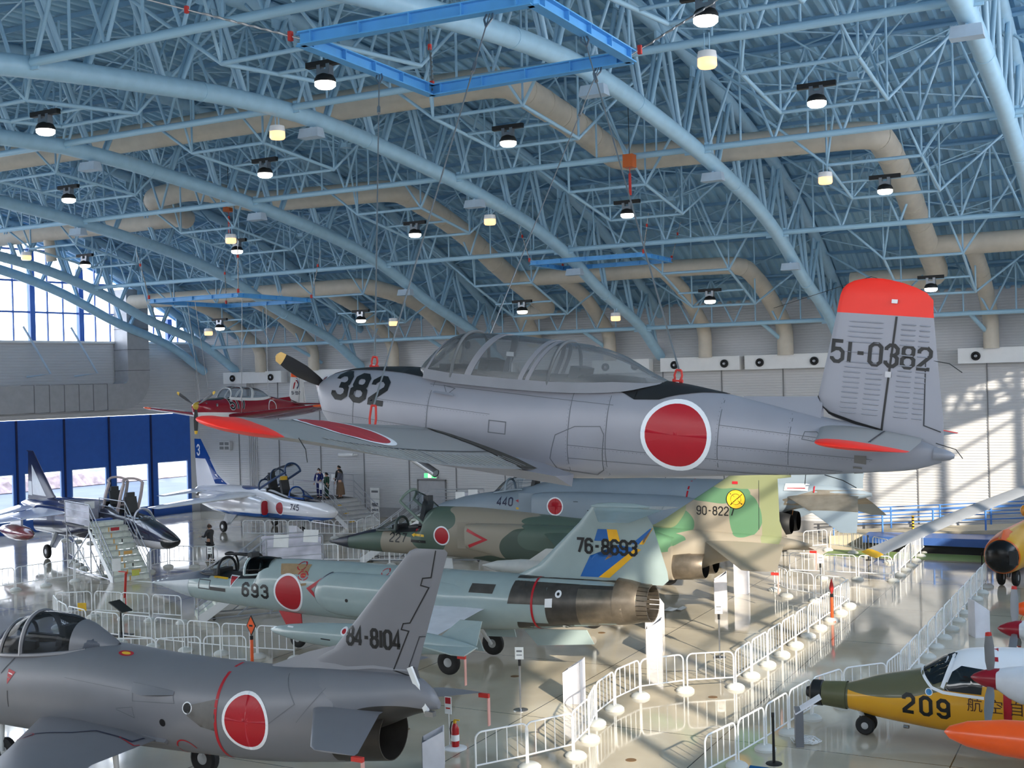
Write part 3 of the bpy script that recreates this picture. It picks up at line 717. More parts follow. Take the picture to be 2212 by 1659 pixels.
# ================================================================= the two hanging trainers
M_silv = mat('aluminium_lacquer', (148,148,156), .42, metal=.15, var=.05, scale=1.6)
M_orng = mat('fluorescent_red_paint', (252,44,24), .45, var=.03)
M_blade = mat('propeller_black', (34,34,36), .45)
def t34(name, label, nose, head, pitch, roll, liv):
    t = airframe(name, label, nose, head, pitch, roll)
    sk, wsk, tipm, finm = liv['skin'], liv['wing'], liv['tip'], liv['fin']
    rows = [(.16,-.12,.1,.2,2),(.24,-.22,.15,.3,2.1),(.36,-.42,.21,.39,2.2),(.6,-.6,.28,.47,2.3),(.95,-.7,.335,.51,2.3),(1.5,-.76,.38,.54,2.3),(2.2,-.8,.41,.55,2.3),(3.0,-.79,.43,.54,2.35),(3.7,-.74,.47,.51,2.4),(4.3,-.67,.51,.47,2.3),
            (4.9,-.585,.5,.41,2.2),(5.5,-.495,.44,.34,2.15),(6.0,-.42,.37,.28,2.1),(6.6,-.34,.29,.21,2.1),(7.2,-.24,.22,.13,2.1),(7.6,-.165,.16,.075,2),(7.86,-.06,.08,.03,2)]
    fu = fuse(rows, step=.12, N=44).obj('fuselage', sk, t, smooth=50); tr = bvh(fu)
    # spinner and three-blade or two-blade propeller
    sp = MB().lathe([(.01,0),(.07,.04),(.13,.12),(.17,.22),(.185,.3)], (0,0,0), (-1,0,0), 24).obj('spinner', liv['spin'], t, smooth=True)
    if liv.get('spin_line'):
        q = MB()
        for r, h in ((.1,.075),(.145,.15),(.175,.23)): q.lathe([(r-.004,h-.008),(r+.006,h),(r+.004,h+.012)], (0,0,0), (-1,0,0), 24)
        q.obj('spinner_stripe', M_dwhite, sp, smooth=True)
    for a in liv['blades']:
        ca, sa = math.cos(a), math.sin(a); bl = []
        for r, c, tw in ((.14,.1,1.0),(.3,.15,.85),(.6,.19,.55),(.9,.17,.38),(1.02,.15,.32)):
            d = V((0, ca, sa)); e_ = V((0, -sa, ca)); f_ = V((-1,0,0)); cd_ = e_*math.cos(tw)+f_*math.sin(tw); nd = d.cross(cd_); cc = V((-.17,0,0))+d*r
            bl.append([cc+cd_*c*x+nd*.014*y for x, y in ((-.5,0),(-.2,1),(.2,.9),(.5,0),(.2,-.5),(-.2,-.5))])
        b_ = MB().loft(bl).obj('propeller_blade', M_blade, t, smooth=True)
        d = V((0, ca, sa)); bl2 = []
        for r, c in ((1.02,.15),(1.13,.13),(1.16,.07)):
            tw = .3; e_ = V((0, -sa, ca)); cd_ = e_*math.cos(tw)+V((-1,0,0))*math.sin(tw); nd = d.cross(cd_); cc = V((-.17,0,0))+d*r
            bl2.append([cc+cd_*c*x+nd*.015*y for x, y in ((-.5,0),(-.2,1),(.2,.9),(.5,0),(.2,-.5),(-.2,-.5))])
        MB().loft(bl2).obj('blade_tip', M_yel if liv.get('ytip') else mat('blade_tip_yellow', (222,180,110), .5), b_, smooth=True)
    # wings
    for sy in (1, -1):
        st = [(.2,1.6,3.5,-.62,.13,.11),(.6,1.62,3.62,-.61,.13,.12),(1.4,1.76,3.6,-.54,.125,.13),(2.2,1.9,3.59,-.46,.12,.14),(3.0,2.04,3.58,-.36,.115,.145),(3.8,2.17,3.55,-.225,.11,.105),(4.3,2.24,3.54,-.13,.11,.075),(4.66,2.3,3.53,-.07,.105,.05)]
        wg = lift([(sy*q_[0],)+tuple(q_[1:]) for q_ in rounded(st, .36, 6, 2.6)]).obj('wing', wsk, t, smooth=35); wt = bvh(wg)
        pr = top()
        rp_ = [(1.9,sy*4.28),(2.3,sy*4.36),(2.9,sy*4.62),(3.6,sy*4.93),(3.6,sy*5.1),(1.9,sy*5.1)]
        MB().lathe([(.01,0),(.028,.03),(.035,.08),(.025,.16),(.004,.24)], (-2.46, sy*4.86, .02), (-1,0,0), 14).obj('navigation_lamp_fairing', M_steel, t, smooth=True)
        # red of the tip runs back along the trailing edge
        # control surface lines and corrugations on top
        ln = line([(3.28,sy*4.28),(3.18,sy*2.55),(3.56,sy*2.55)], .02)+line([(3.17,sy*2.5),(3.06,sy*.75)], .02)+line([(2.2,sy*.6),(2.45,sy*4.3)], .008)
        decal('panel_lines', [(M_lined, ln)], wt, t, *pr, cell=.3, off=.005)
        rb = MB()
        for k in range(34):
            y = .75+k*.104; le, te = 3.24, 3.6
            if not (abs(y-2.52) < .05):
                f = lambda s: tr_top(wt, s, sy*y)
                a_, b_ = f(3.22), f(3.52)
                if a_ and b_: rb.tube([a_, b_], .007, 5)
        if rb.v and liv.get('detail'): rb.obj('aileron_corrugation', wsk, t)
        if liv.get('wing_roundel') and sy == 1: roundel(t, wt, 2.6, sy*3.0, .47, pr, cell=.15, name='wing_roundel')
        # wing walk
        if liv.get('detail'): decal('wing_walk', [(mat('dark_wing_walk', (70,66,60), .85, var=.15, scale=9), [[(1.95,sy*.5),(3.3,sy*.5),(3.68,sy*.62),(3.66,sy*1.0),(3.0,sy*.78),(2.3,sy*.72)]])], wt, t, *pr, cell=.15)
        # flap seen below: exhaust stub under the wing root side
    # wing fillet
    for sy in (1, -1):
        rr = []
        for k in range(13):
            s = 1.7+k*.19; zf = -.58-.05*k/12
            h = .16*math.sin(PI*min(1, (k+2)/14)); d = .2+.2*k/12
            rr.append([(-s, sy*.42, zf+h), (-s, sy*(.5+d*.25), zf+h*.35), (-s, sy*(.52+d), zf+.02), (-s, sy*.45, zf-.14)])
        MB().loft(rr).obj('wing_fillet', sk, t, smooth=60)
    # exhaust pipe
    if liv.get('detail'):
        MB().tube([(-1.8,.5,-.66),(-2.28,.62,-.82)], .05, 16, cap=False).tube([(-1.8,.5,-.66),(-2.275,.619,-.818)], .042, 16).obj('exhaust_pipe', M_steel, t, smooth=50)
    # tailplane
    for sy in (1, -1):
        st = [(.05,6.62,7.66,.17,.1),(.5,6.72,7.72,.165,.1),(1.55,6.93,7.79,.15,.09)]
        sb = lift([(sy*a,b,c,d,e) for a,b,c,d,e in st]).obj('tailplane', wsk, t, smooth=35); stt = bvh(sb)
        tp = rounded([(1.55,6.93,7.79,.15,.09),(1.68,6.96,7.79,.15,.09)], .19, 5)
        lift([(sy*a,b,c,d,e) for a,b,c,d,e in tp]).obj('tailplane_tip', tipm, t, smooth=35)
        decal('hinge_line', [(M_lined, line([(7.3,sy*.12),(7.42,sy*1.6)], .018))], stt, t, *top(), cell=.2)
    # fin and rudder
    pl = [(.2,7.05,7.265,0,.12),(.3,6.72,7.27,0,.12),(.4,6.6,7.275,0,.115),(.5,6.56,7.28,0,.11),(1.0,6.62,7.29,0,.1),(1.42,6.68,7.305,0,.095)]
    def finst(full):  # full chord aerofoil cut at the hinge
        return full
    fz = [(.3,6.72,7.85),(.4,6.6,7.84),(.5,6.56,7.82),(.94,6.62,7.74),(1.40,6.68,7.66)]
    top_ = [(1.40,6.68,7.66),(1.47,6.685,7.65),(1.58,6.7,7.64),(1.65,6.72,7.57),(1.70,6.76,7.46),(1.74,6.83,7.33),(1.765,6.92,7.2),(1.775,7.0,7.12)]
    bs = [(.1,7.3,7.87),(.2,7.05,7.86)]
    fin = lift([(z,a,b_,0,.085) for z,a,b_ in bs+fz], 'z').obj('fin', finm, t, smooth=35); ft = bvh(fin)
    lift([(z,a,b_,0,.085*(1 if z < 1.66 else .8)) for z,a,b_ in top_], 'z').obj('fin_top', tipm, t, smooth=35)
    for pr, far in ((port(), 1), (stbd(), -1)):
        decal('rudder_line', [(M_ink, line([(7.25,.21),(7.298,1.39)], .022))], ft, t, *pr, cell=.3)
        decal('fin_root_seal', [(M_ink, line([(6.555,.5),(6.6,.4),(6.69,.335),(6.98,.26),(7.26,.205)], .03))], ft, t, *pr, cell=.3)
        decal('trim_tab_line', [(M_lined, line([(7.62,.95),(7.66,.3),(7.83,.25)], .012))], ft, t, *pr, cell=.3)
    if liv.get('detail'):
        bd = MB()
        for z0, s0, s1, n in ((.4,6.82,7.02,1),(.5,6.83,7.03,1)): pass
        for k in range(19):
            z = .36+k*.053
            for s0, s1 in ((6.80,6.98),(7.03,7.2)) if k < 9 else ((6.80,7.16),):
                if .88 < z < 1.12 and k % 2: continue
                a_, b_ = tr_side(ft, s0+.02*(z-.3), z), tr_side(ft, s1+.02*(z-.3), z)
                if a_ and b_: bd.tube([a_, V(a_)*.9+V(b_)*.1, V(a_)*.1+V(b_)*.9, b_], [.002,.0085,.0085,.002], 6)
            for s0, s1 in ((7.35,7.5),(7.53,7.64)):
                a_, b_ = tr_side(ft, s0, z), tr_side(ft, s1, z)
                if a_ and b_ and not (.88 < z < 1.12 and k % 2): bd.tube([a_, V(a_)*.9+V(b_)*.1, V(a_)*.1+V(b_)*.9, b_], [.002,.0085,.0085,.002], 6)
        bd.obj('stiffening_beads', finm, t, smooth=True)
    # dorsal fin fillet and tail cone
    MB().loft([[(-5.75,-.01,.38),(-5.75,.01,.38),(-5.75,0,.42)],[(-6.2,-.05,.32),(-6.2,.05,.32),(-6.2,0,.46)],[(-6.62,-.075,.25),(-6.62,.075,.25),(-6.62,0,.5)]]).obj('dorsal_fillet', sk, t, smooth=20)
    MB().lathe([(.07,0),(.065,.08),(.045,.16),(.02,.2)], (-7.78,0,.02), (-1,0,0), 16).obj('tail_cone', sk, t, smooth=True)
    # canopy
    cr_ = [(1.64,.37,.38,.12,2.2),(1.85,.33,.6,.36,2.3),(2.08,.32,.80,.42,2.4),(2.3,.31,.88,.45,2.5),(2.9,.31,.885,.46,2.5),(3.5,.32,.86,.45,2.4),(3.9,.34,.84,.43,2.3),(4.3,.38,.75,.38,2.2),(4.65,.44,.59,.28,2.1),(4.86,.48,.51,.12,2)]
    gl = MB().loft(canopy_shell(cr_), closed=False, cap=False).obj('canopy', liv['glass'], t, smooth=True)
    fr = MB()
    for sb_, st_, w_ in ((1.86,2.08,.025),(2.5,2.78,.045),(3.2,3.45,.03),(3.29,3.54,.025)): band(fr, cr_, sb_, st_, w_)
    for sd in (-1, 1): fr.tube(sill(cr_, 1.7, 4.84, sd), .014, 6)
    fr.obj('canopy_frame', liv['frame'], gl, smooth=True)
    # frame skirt under the glass
    fs = MB()
    for sd in (-1, 1): fs.loft([[V(p)+V((0,sd*.004,.07*min(1,max(.1,(4.86+p[0])*2)))), V(p)+V((0,sd*.03,-.05*min(1,max(0,(4.86+p[0])*3))))] for p in sill(cr_, 1.86, 4.84, sd, 24)], closed=False, cap=False)
    fs.obj('canopy_skirt', liv['frame'], gl, smooth=True)
    if liv.get('detail'):
        inn = MB()
        for s_ in (2.32, 3.62): inn.tube([V(p)*.985+V((0,0,.02)) for p in bow(cr_, s_, s_+.06, .03)], .022, 6)
        inn.obj('roll_bar', mat('cockpit_grey_tube', (96,98,100), .5), t, smooth=True)
        for s_ in (2.55, 3.75):
            MB().box((-s_,0,.33), (.12,.42,.5), Matrix.Rotation(-.2, 3, 'Y')).box((-s_+.2,0,.15), (.4,.42,.12)).obj('pilot_seat', M_seat, t)
        MB().box((-2.08,0,.4), (.1,.6,.14)).box((-3.2,0,.42), (.08,.5,.14)).obj('instrument_panel', M_pit, t)
        MB().tube([(-2.95,.2,.45),(-2.95,.2,.62)], .012, 6).box((-2.95,.2,.66), (.1,.06,.05)).obj('cockpit_lamp', M_steel, t)
        MB().lathe([(.05,0),(.05,.02)], (-2.3,.1,.72), (1,0,0), 14).obj('cockpit_mirror', M_pit, t)
    decal('cockpit_floor_black', [(M_pit, [[(1.9,-.36),(4.5,-.28),(4.5,.28),(1.9,.36)]])], tr, t, *top(), cell=.1, off=.01) if liv.get('detail') else None  # cockpit-black patch laid on the skin under the canopy
    MB().box((-3.1,0,.36), (2.4,.6,.06)).obj('cockpit_tub', M_pit, t)
    return t, fu, tr, ft, cr_
def tr_top(tree, s, y):
    h = tree.ray_cast(V((-s, y, 5)), V((0,0,-1))); return (h[0]+V((0,0,.004))) if h[0] else None
def tr_side(tree, s, z, sd=1):
    h = tree.ray_cast(V((-s, sd*5, z)), V((0,-sd,0))); return (h[0]+V((0,sd*.003,0))) if h[0] else None
L1 = dict(skin=M_silv, wing=patches('grey_wing_lacquer_red_tips', (152,151,149), [('pl',(.5,1,0),3.235,(252,44,24)),('pl',(.5,-1,0),3.235,(252,44,24))], .42, 0, metal=.15), tip=M_orng, fin=M_silv, spin=mat('dark_red_spinner', (120,14,34), .3), spin_line=True,
          blades=[math.radians(a) for a in (21, 201)], glass=G_haze, frame=mat('canopy_frame_grey', (132,132,138), .5, metal=.1), detail=True, wing_roundel=True)
T1, T1F, T1T, T1V, T1C = t34('hanging_trainer_aircraft', 'silver propeller trainer numbered 382 with red fin top hung in the foreground', (-9.65,12.86,7.62), 180, 6.4, 0, L1)
P_ = port()
roundel(T1, T1T, 5.14, -.06, .345, P_, 1.14, 1.0, .06)
decal('number_marking', [(M_ink, numerals('382', .6, -.06, .29, .2, .1, .07, 0, 1, -.02))], T1T, T1, *P_, cell=.06)
decal('number_marking', [(M_ink, numerals('51-0382', 6.675, .885, .215, .112, .05, .038, 0, 1, -.012, .35))], T1V, T1, *P_, cell=.06)
for pr in (port(), stbd()):
    decal('number_marking', [(M_ink, numerals('382', .5, -.1, .36, .22, .13, .085, 0, 1, -.02))], T1T, T1, *stbd(), cell=.06) if pr[1][1] > 0 else None
# black anti-glare panel in front of the windshield and behind the canopy
def outline_decal(nm, m, ptsL, tree, parent):
    decal(nm, [(m, [ptsL+[(a, -b) for a, b in ptsL[::-1]]])], tree, parent, *top(), cell=.06)
M_ag = mat('matt_black_panel', (24,24,26), .6)
outline_decal('anti_glare_panel', M_ag, [(.22,.06),(.6,.17),(1.0,.23),(1.5,.3),(1.8,.35),(2.05,.37)], T1T, T1)
outline_decal('rear_black_panel', M_ag, [(4.42,.34),(4.62,.37),(4.9,.33),(5.2,.22),(5.5,.08),(5.6,.02)], T1T, T1)
# panel lines and rivets on the port side
pl = []
for s in (.95, 2.05, 3.9, 4.35, 5.6, 6.35): pl += line([(s, -.9), (s+.0, .5)], .008)
for z0, z1, s0, s1 in ((-.26,-.30,.4,1.9),(-.02,-.05,1.2,2.9),(.22,.2,2.0,4.4),(-.3,-.26,3.9,6.9),(-.12,-.1,5.6,7.2),(.1,.06,5.6,7.0),(-.45,-.38,3.9,6.5)): pl += line([(s0,z0),(s1,z1)], .006)
pl += line([(2.9,-.12),(3.12,-.12),(3.12,-.26),(2.9,-.26)], .012, True)
pl += line([(3.98,-.08),(4.28,-.05),(4.33,-.14),(4.3,-.55),(4.2,-.62),(3.75,-.6),(3.68,-.48),(3.75,-.2)], .01, True)
pl += line([(2.2,.22),(2.36,.2),(2.28,.12)], .01, True)
pl += line([(6.5,.12),(6.62,.13),(6.68,.08),(6.6,.03),(6.48,.04)], .008, True)
decal('panel_lines', [(M_line, pl)], T1T, T1, *P_, cell=.12, off=.004)
rv = []
for s in (.93, 2.03, 3.88, 4.33, 5.58, 6.33):
    k = -.75
    while k < .4: rv.append([(s-.004,k-.004),(s+.004,k-.004),(s+.004,k+.004),(s-.004,k+.004)]); k += .045
for z0, z1, s0, s1 in ((-.28,-.32,.5,1.9),(-.04,-.07,1.2,2.9),(-.32,-.28,3.9,6.9),(-.14,-.12,5.6,7.2),(.08,.04,5.6,7.0)):
    k = s0
    while k < s1: z = z0+(z1-z0)*(k-s0)/(s1-s0); rv.append([(k-.004,z-.004),(k+.004,z-.004),(k+.004,z+.004),(k-.004,z+.004)]); k += .045
decal('rivet_rows', [(mat('rivet_grey', (120,120,126), .5), rv)], T1T, T1, *P_, cell=9, off=.003)
sq = [[(7.02,-.07),(7.14,-.065),(7.14,-.155),(7.02,-.15)],[(7.01,-.19),(7.10,-.19),(7.10,-.28),(7.01,-.27)]]
decal('brown_inspection_patch', [(mat('worn_brown_patch', (112,108,104), .7, var=.2), sq)], T1T, T1, *P_, cell=.1)
# lifting eyes and red shackles
def shackle(parent, p, L=.28):
    o = MB().tube([V(p)+V((.03,0,0)), V(p)+V((.045,0,L*.5)), V(p)+V((.03,0,L))], .014, 6).tube([V(p)+V((-.03,0,0)), V(p)+V((-.045,0,L*.5)), V(p)+V((-.03,0,L))], .014, 6).tube([V(p)+V((.03,0,L)), V(p)+V((-.03,0,L))], .014, 6)
    o.lathe([(.02,0),(.02,.12)], V(p)+V((-.06,0,0)), (1,0,0), 8); o.obj('lifting_shackle', M_flag, parent, smooth=True)
    MB().box(V(p)+V((0,0,-.04)), (.04,.03,.12)).obj('lifting_eye', M_steel, parent)
shackle(T1, (-1.62,1.05,-.36), .3); shackle(T1, (-.88,0,.34), .12); shackle(T1, (-4.98,0,.52), .12); shackle(T1, (-1.62,-1.05,-.36), .3)
# whip antennas and small fittings
for pts in (((-3.5,4.9,-.02),(-3.6,4.93,-.1),(-3.64,4.95,-.2)), ((-7.66,0,.97),(-7.85,0,.95),(-7.98,0,.87)), ((-7.86,.5,.17),(-8.05,.5,.13),(-8.12,.5,.05)), ((-6.7,0,-.33),(-6.9,.03,-.36),(-7.05,.04,-.42)), ((-6.5,0,-.35),(-6.5,0,-.46))):
    MB().tube([V(p) for p in pts], .0045, 6).obj('static_wick', M_pit, T1)
MB().tube([(-7.08,0,1.77),(-7.0,0,1.79),(-6.0,0,1.4)], .004, 4).obj('aerial_wire', M_pit, T1)
MB().box((-7.27,.05,1.545), (.06,.03,.04)).box((-7.27,.05,.79), (.06,.03,.06)).obj('rudder_hinge', M_steel, T1)
MB().loft([[(-2.08,.44,.13),(-2.08,.5,.13),(-2.08,.47,.15)],[(-2.34,.5,.12),(-2.34,.57,.12),(-2.34,.53,.15)],[(-2.4,.53,.12),(-2.4,.56,.12),(-2.4,.55,.13)]]).obj('air_scoop', M_silv, T1)
# the red and white trainer far behind
M_r517 = patches('red_over_white_paint', (150,16,40), [('lt', 2, -.26, (238,238,238)), ((-3.2,0,.46),(1.75,2,.15),(238,238,238)), ((-.9,0,.33),(.9,.45,.1),(26,26,28))], .25, 0, coat=.4)
L2 = dict(skin=M_r517, wing=patches('dark_red_wing_paint_orange_tips', (132,16,40), [('pl',(.5,1,0),3.235,(255,96,36)),('pl',(.5,-1,0),3.235,(255,96,36)),('pl',(0,0,-1),.9,(236,236,236))], .25, 0, coat=.4), tip=mat('orange_red_tip_paint', (255,96,36), .4), fin=mat('white_fin_paint', (236,236,236), .3), spin=mat('yellow_spinner', (206,172,70), .35), blades=[math.radians(a) for a in (30, 150, 270)],
          glass=G_can, frame=mat('white_canopy_frame', (235,235,235), .35), detail=False, ytip=True)
T2, T2F, T2T, T2V, _ = t34('hanging_trainer_aircraft', 'red and white propeller trainer numbered 517 hung near the gable wall', (-34.74,37.86,6.88), 271.8, 2.3, 0, L2)
decal('number_marking', [(M_ink, numerals('517', 1.75, -.1, .4, .26, .17, .08, 0, 1))], T2T, T2, *P_, cell=.1, off=.012); decal('number_outline', [(M_dwhite, numerals('517', 1.75, -.1, .4, .26, .17, .13, 0, 1))], T2T, T2, *P_, cell=.1, off=.006)
decal('roundel', [(M_dwhite, annulus(4.75, -.02, .29, .34))], T2T, T2, *P_, cell=.1)
decal('number_marking', [(M_inkb, numerals('51-5517', 6.7, .6, .14, .075, .035, .028))], T2V, T2, *P_, cell=.1)
decal('fin_emblem', [(M_stripe, [[(6.78,.86),(6.86,.86),(6.98,1.14),(6.96,1.2),(6.86,1.12)]]+annulus(7.05,1.16,.06,.11,12,-.5,2.2)), (M_inkb, annulus(7.02,1.08,.16,.21,14,-1.3,1.2)), (mat('emblem_grey_blue', (130,150,180), .5), annulus(6.98,1.1,.25,.29,14,-1.2,1.4))], T2V, T2, *P_, cell=.1)
MB().tube([(-.42,.3,.1),(-.44,.36,.1)], .03, 8).obj('landing_lamp', M_steel, T2)
MB().lathe([(.045,0),(.05,.06),(.03,.12)], (-.9,.48,.1), (0,.3,-1), 12).obj('exhaust_stub', M_steel, T2)
# ================================================================= grey all-weather fighter in the lower left
M_f86 = mat('satin_grey_jet_paint', (122,122,128), .38, metal=.1, var=.04, scale=1.2)
M_burn = mat('heat_stained_metal', (62,58,54), .45, metal=.4, var=.2)
M_dgreen = mat('dark_green_glare_panel', (44,64,62), .5)
F = airframe('jet_fighter', 'grey swept-wing jet fighter numbered 84-8104 in the lower left foreground', (-22.5,17,1.9), 180)
rows = [(0,-.2,.22,.22,2),(.4,-.72,.38,.46,2),(.9,-.98,.48,.62,2),(1.6,-1.03,.56,.7,2.1),(2.5,-1.03,.66,.76,2.2),(3.5,-1.03,.76,.8,2.2),(4.7,-1.02,.83,.82,2.2),(6.3,-1.0,.76,.83,2.1),(7.4,-.97,.74,.81,2.1),(8.2,-.95,.74,.77,2.1),(9.0,-.9,.77,.71,2.1),(9.7,-.82,.82,.64,2.1),(10.3,-.75,.84,.57,2.1)]
fu = fuse(rows, step=.16, N=44).obj('fuselage', M_f86, F, smooth=50); tr = bvh(fu); FP = port()
bo = fuse([(9.9,-.5,.83,.55,2.2),(10.4,-.3,.84,.53,2.2),(11.1,-.03,.85,.42,2.1),(11.6,.19,.82,.27,2.1),(11.9,.28,.66,.15,2),(12.06,.33,.45,.06,2)], step=.12).obj('tail_boom', patches('grey_boom_with_heat_dark', (122,122,128), [((-11.3,0,-.12),(1.05,2,.52),(52,49,46))], .4, .02), F, smooth=50); bt = bvh(bo)
nz = MB(); nz.lathe([(.57,0),(.51,.5),(.45,.95),(.435,.95),(.42,.4),(.4,-.6),(.02,-.6)], (-10.2,0,-.18), (-1,0,0), 32, cap=False).obj('exhaust_nozzle', M_burn, F, smooth=50)
MB().lathe([(.44,0),(.43,.5)], (-10.25,0,-.22), (-1,0,0), 32, cap=False).obj('nozzle_liner', M_pit, F, smooth=50)
dk = MB().loft([[(-10.2,y,.02-.3*0) for y in (-.46,.46)],[(-11.0,y,.06) for y in (-.4,.4)],[(-11.9,y,.26) for y in (-.1,.1)]], closed=False, cap=False)
# fin
fin = lift([(.6,9.2,11.75,0,.06),(.95,9.45,11.66,0,.065),(1.16,9.95,11.72,0,.075),(2.0,10.72,12.0,0,.075),(2.82,11.47,12.27,0,.07),(2.92,11.56,12.3,0,.06),(2.97,11.68,12.25,0,.03)], 'z').obj('fin', M_f86, F, smooth=35); ft = bvh(fin)
MB().loft([[(-8.6,y,.72) for y in (-.06,.06)]+[(-8.6,0,.76)],[(-9.4,y,.75) for y in (-.09,.09)]+[(-9.4,0,1.06)],[(-10.0,y,.8) for y in (-.1,.1)]+[(-10.0,0,1.22)],[(-10.8,y,.9) for y in (-.07,.07)]+[(-10.8,0,1.1)],[(-11.5,y,.9) for y in (-.03,.03)]+[(-11.5,0,.95)]]).obj('dorsal_fillet', M_f86, F, smooth=30)
decal('rudder_line', [(M_ink, line([(12.08,2.95),(11.98,2.5),(11.82,2.48),(11.78,2.36),(11.93,2.33),(11.55,1.72),(11.42,1.70),(11.38,1.6),(11.52,1.58),(11.2,.9),(11.62,.8)], .022))], ft, F, *FP, cell=.3)
decal('trim_tab_line', [(M_lined, line([(11.86,1.5),(11.72,1.5),(11.5,.98),(11.6,.97)], .015))], ft, F, *FP, cell=.3)
decal('number_marking', [(M_ink, numerals('84-8104', 10.28, 1.28, .29, .125, .05, .058, 0, 1, -.02, .3))], ft, F, *FP, cell=.1)
MB().box((-11.75,.13,.63), (.09,.05,.82), Matrix.Rotation(.42, 3, 'Y')).obj('rudder_lock_bar', M_white, F)
MB().box((-11.98,.16,.28), (.16,.1,.08)).obj('rudder_clamp', M_steel, F)
# wings, tailplane
for sy in (1, -1):
    wg = lift([(sy*.5,3.2,6.75,-.64,.1),(sy*.75,3.42,6.5,-.62,.1),(sy*2.5,4.7,6.75,-.53,.095),(sy*5.55,6.85,8.35,-.36,.09),(sy*5.65,7.1,8.35,-.35,.03)]).obj('wing', M_f86, F, smooth=30); wt = bvh(wg)
    if sy == 1:
        decal('walkway_line', [(M_inkb, line([(4.35,2.9),(4.55,1.75),(5.1,1.45),(5.35,1.1),(5.9,1.1),(6.3,1.15),(6.3,.85)], .05))], wt, F, *top(), cell=.2)
        decal('walkway_line', [(M_stripe, line([(5.95,1.1),(6.5,1.3),(6.62,.95)], .035))], wt, F, *top(), cell=.2)
        decal('filler_ring', [(M_stripe, annulus(4.45,1.9,.13,.15,24))], wt, F, *top(), cell=.5)
    tp = lift([(sy*.2,9.75,11.2,.3,.07),(sy*.5,9.86,11.2,.27,.07),(sy*1.9,10.85,11.75,.1,.065),(sy*2.0,11.0,11.75,.09,.03)]).obj('tailplane', M_f86, F, smooth=30)
    streamer(F, (-11.8, sy*1.98, .08), .5)
    g = MB().loft([[(-3.6,sy*.7,-.62),(-3.6,sy*.9,-.66),(-3.6,sy*.7,-.72)],[(-5.2,sy*.62,-.45),(-5.2,sy*.95,-.62),(-5.2,sy*.7,-.78)],[(-6.7,sy*.66,-.58),(-6.7,sy*.78,-.64),(-6.7,sy*.68,-.7)]]).obj('wing_fillet', M_f86, F, smooth=60)
# bubble canopy
cr_ = [(1.3,.5,.52,.1,2),(1.75,.47,.82,.36,2.1),(2.18,.5,1.12,.47,2.2),(2.9,.56,1.35,.52,2.2),(3.5,.62,1.33,.48,2.1),(4.1,.7,1.18,.36,2),(4.6,.78,.97,.2,2),(4.85,.8,.84,.06,2)]
gl = MB().loft(canopy_shell(cr_), closed=False, cap=False).obj('canopy', glass('clear_jet_canopy', (206,212,220), .14, .03), F, smooth=True)
fr = MB().tube(bow(cr_, 2.05, 2.22, .03), .04, 6); fr.tube(bow(cr_, 1.72, 1.9, .03), .03, 6)
for sd in (-1, 1): fr.tube(sill(cr_, 1.6, 4.3, sd), .045, 6)
fr.tube([V(p)*.99 for p in bow(cr_, 2.75, 2.8, .03)], .05, 6)
fr.obj('canopy_frame', M_f86, gl, smooth=True)
MB().loft(canopy_shell([(3.95,.66,1.245,.42,2.1),(4.1,.69,1.2,.37,2.1),(4.3,.74,1.12,.3,2),(4.7,.79,.93,.16,2),(4.87,.8,.85,.06,2)]), closed=False, cap=False).obj('canopy_tail_fairing', M_f86, gl, smooth=True)
seat(F, 3.1, .12); MB().box((-2.2,0,.62), (.3,.7,.25)).obj('instrument_panel', M_pit, F)
for a, b_ in (((-2.5,-.3,.7),(-3.3,-.3,.75)), ((-2.5,.3,.7),(-3.3,.3,.75))): MB().box(V(a), (.9,.1,.2)).obj('side_console', M_pit, F)
pr = top()
decal('glare_panel', [(M_dgreen, [[(.3,-.4),(.3,.4),(1.9,.6),(1.3,.0),(1.62,-.55)]])], tr, F, *pr, cell=.1)
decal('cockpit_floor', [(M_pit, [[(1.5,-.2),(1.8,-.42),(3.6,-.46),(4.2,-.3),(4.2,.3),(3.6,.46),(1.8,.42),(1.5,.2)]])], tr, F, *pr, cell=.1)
roundel(F, tr, 8.56, -.08, .43, FP, 1.13, 1.05, .08)
decal('fuselage_band', [(M_stripe, [[(7.9,-1),(7.96,-1),(7.96,.9),(7.9,.9)]])], tr, F, *FP, cell=.08)
decal('rescue_arrow', [(M_stripe, [[(2.55,.3),(2.78,.26),(2.6,.02)]]), (M_dwhite, [[(2.58,.24),(2.71,.22),(2.71,.2),(2.58,.22)],[(2.59,.16),(2.66,.15),(2.66,.13),(2.59,.14)]])], tr, F, *FP, cell=.1)
decal('panel_lines', [(M_lined, line([(2.62,.55),(2.36,.2)], .025)+line([(2.62,-.1),(2.62,-.42)], .02)), (M_line, line([(5.95,.36),(6.9,.3),(7.0,.1),(6.0,.05)], .012, True)+line([(5.6,-.12),(6.0,-.06),(6.05,-.25),(5.6,-.14)], .012)+line([(4.2,.3),(5.9,.22)], .008)+line([(9.2,.72),(9.55,.3),(9.0,-.1)], .012)+line([(10.1,.6),(9.6,0)], .008))], tr, F, *FP, cell=.12)
decal('gun_blast_panel', [(mat('bare_panel_grey', (108,106,104), .5, metal=.3, var=.2), [[(7.32,.1),(7.95,.26),(7.9,-.3),(7.6,-.25),(7.3,-.08)]]), (M_ink, [disc(7.3,.05,.09,16), disc(6.72,-.27,.07,16)]), (M_dwhite, annulus(7.3,.05,.09,.11,16))], tr, F, *FP, cell=.1)
decal('jettison_ring', [(M_stripe, annulus(7.1,-.8,.22,.245,28,.35,PI-.3)+annulus(7.1,-.8,.22,.245,28,PI-.1,2*PI-.4))], tr, F, *FP, cell=.1)
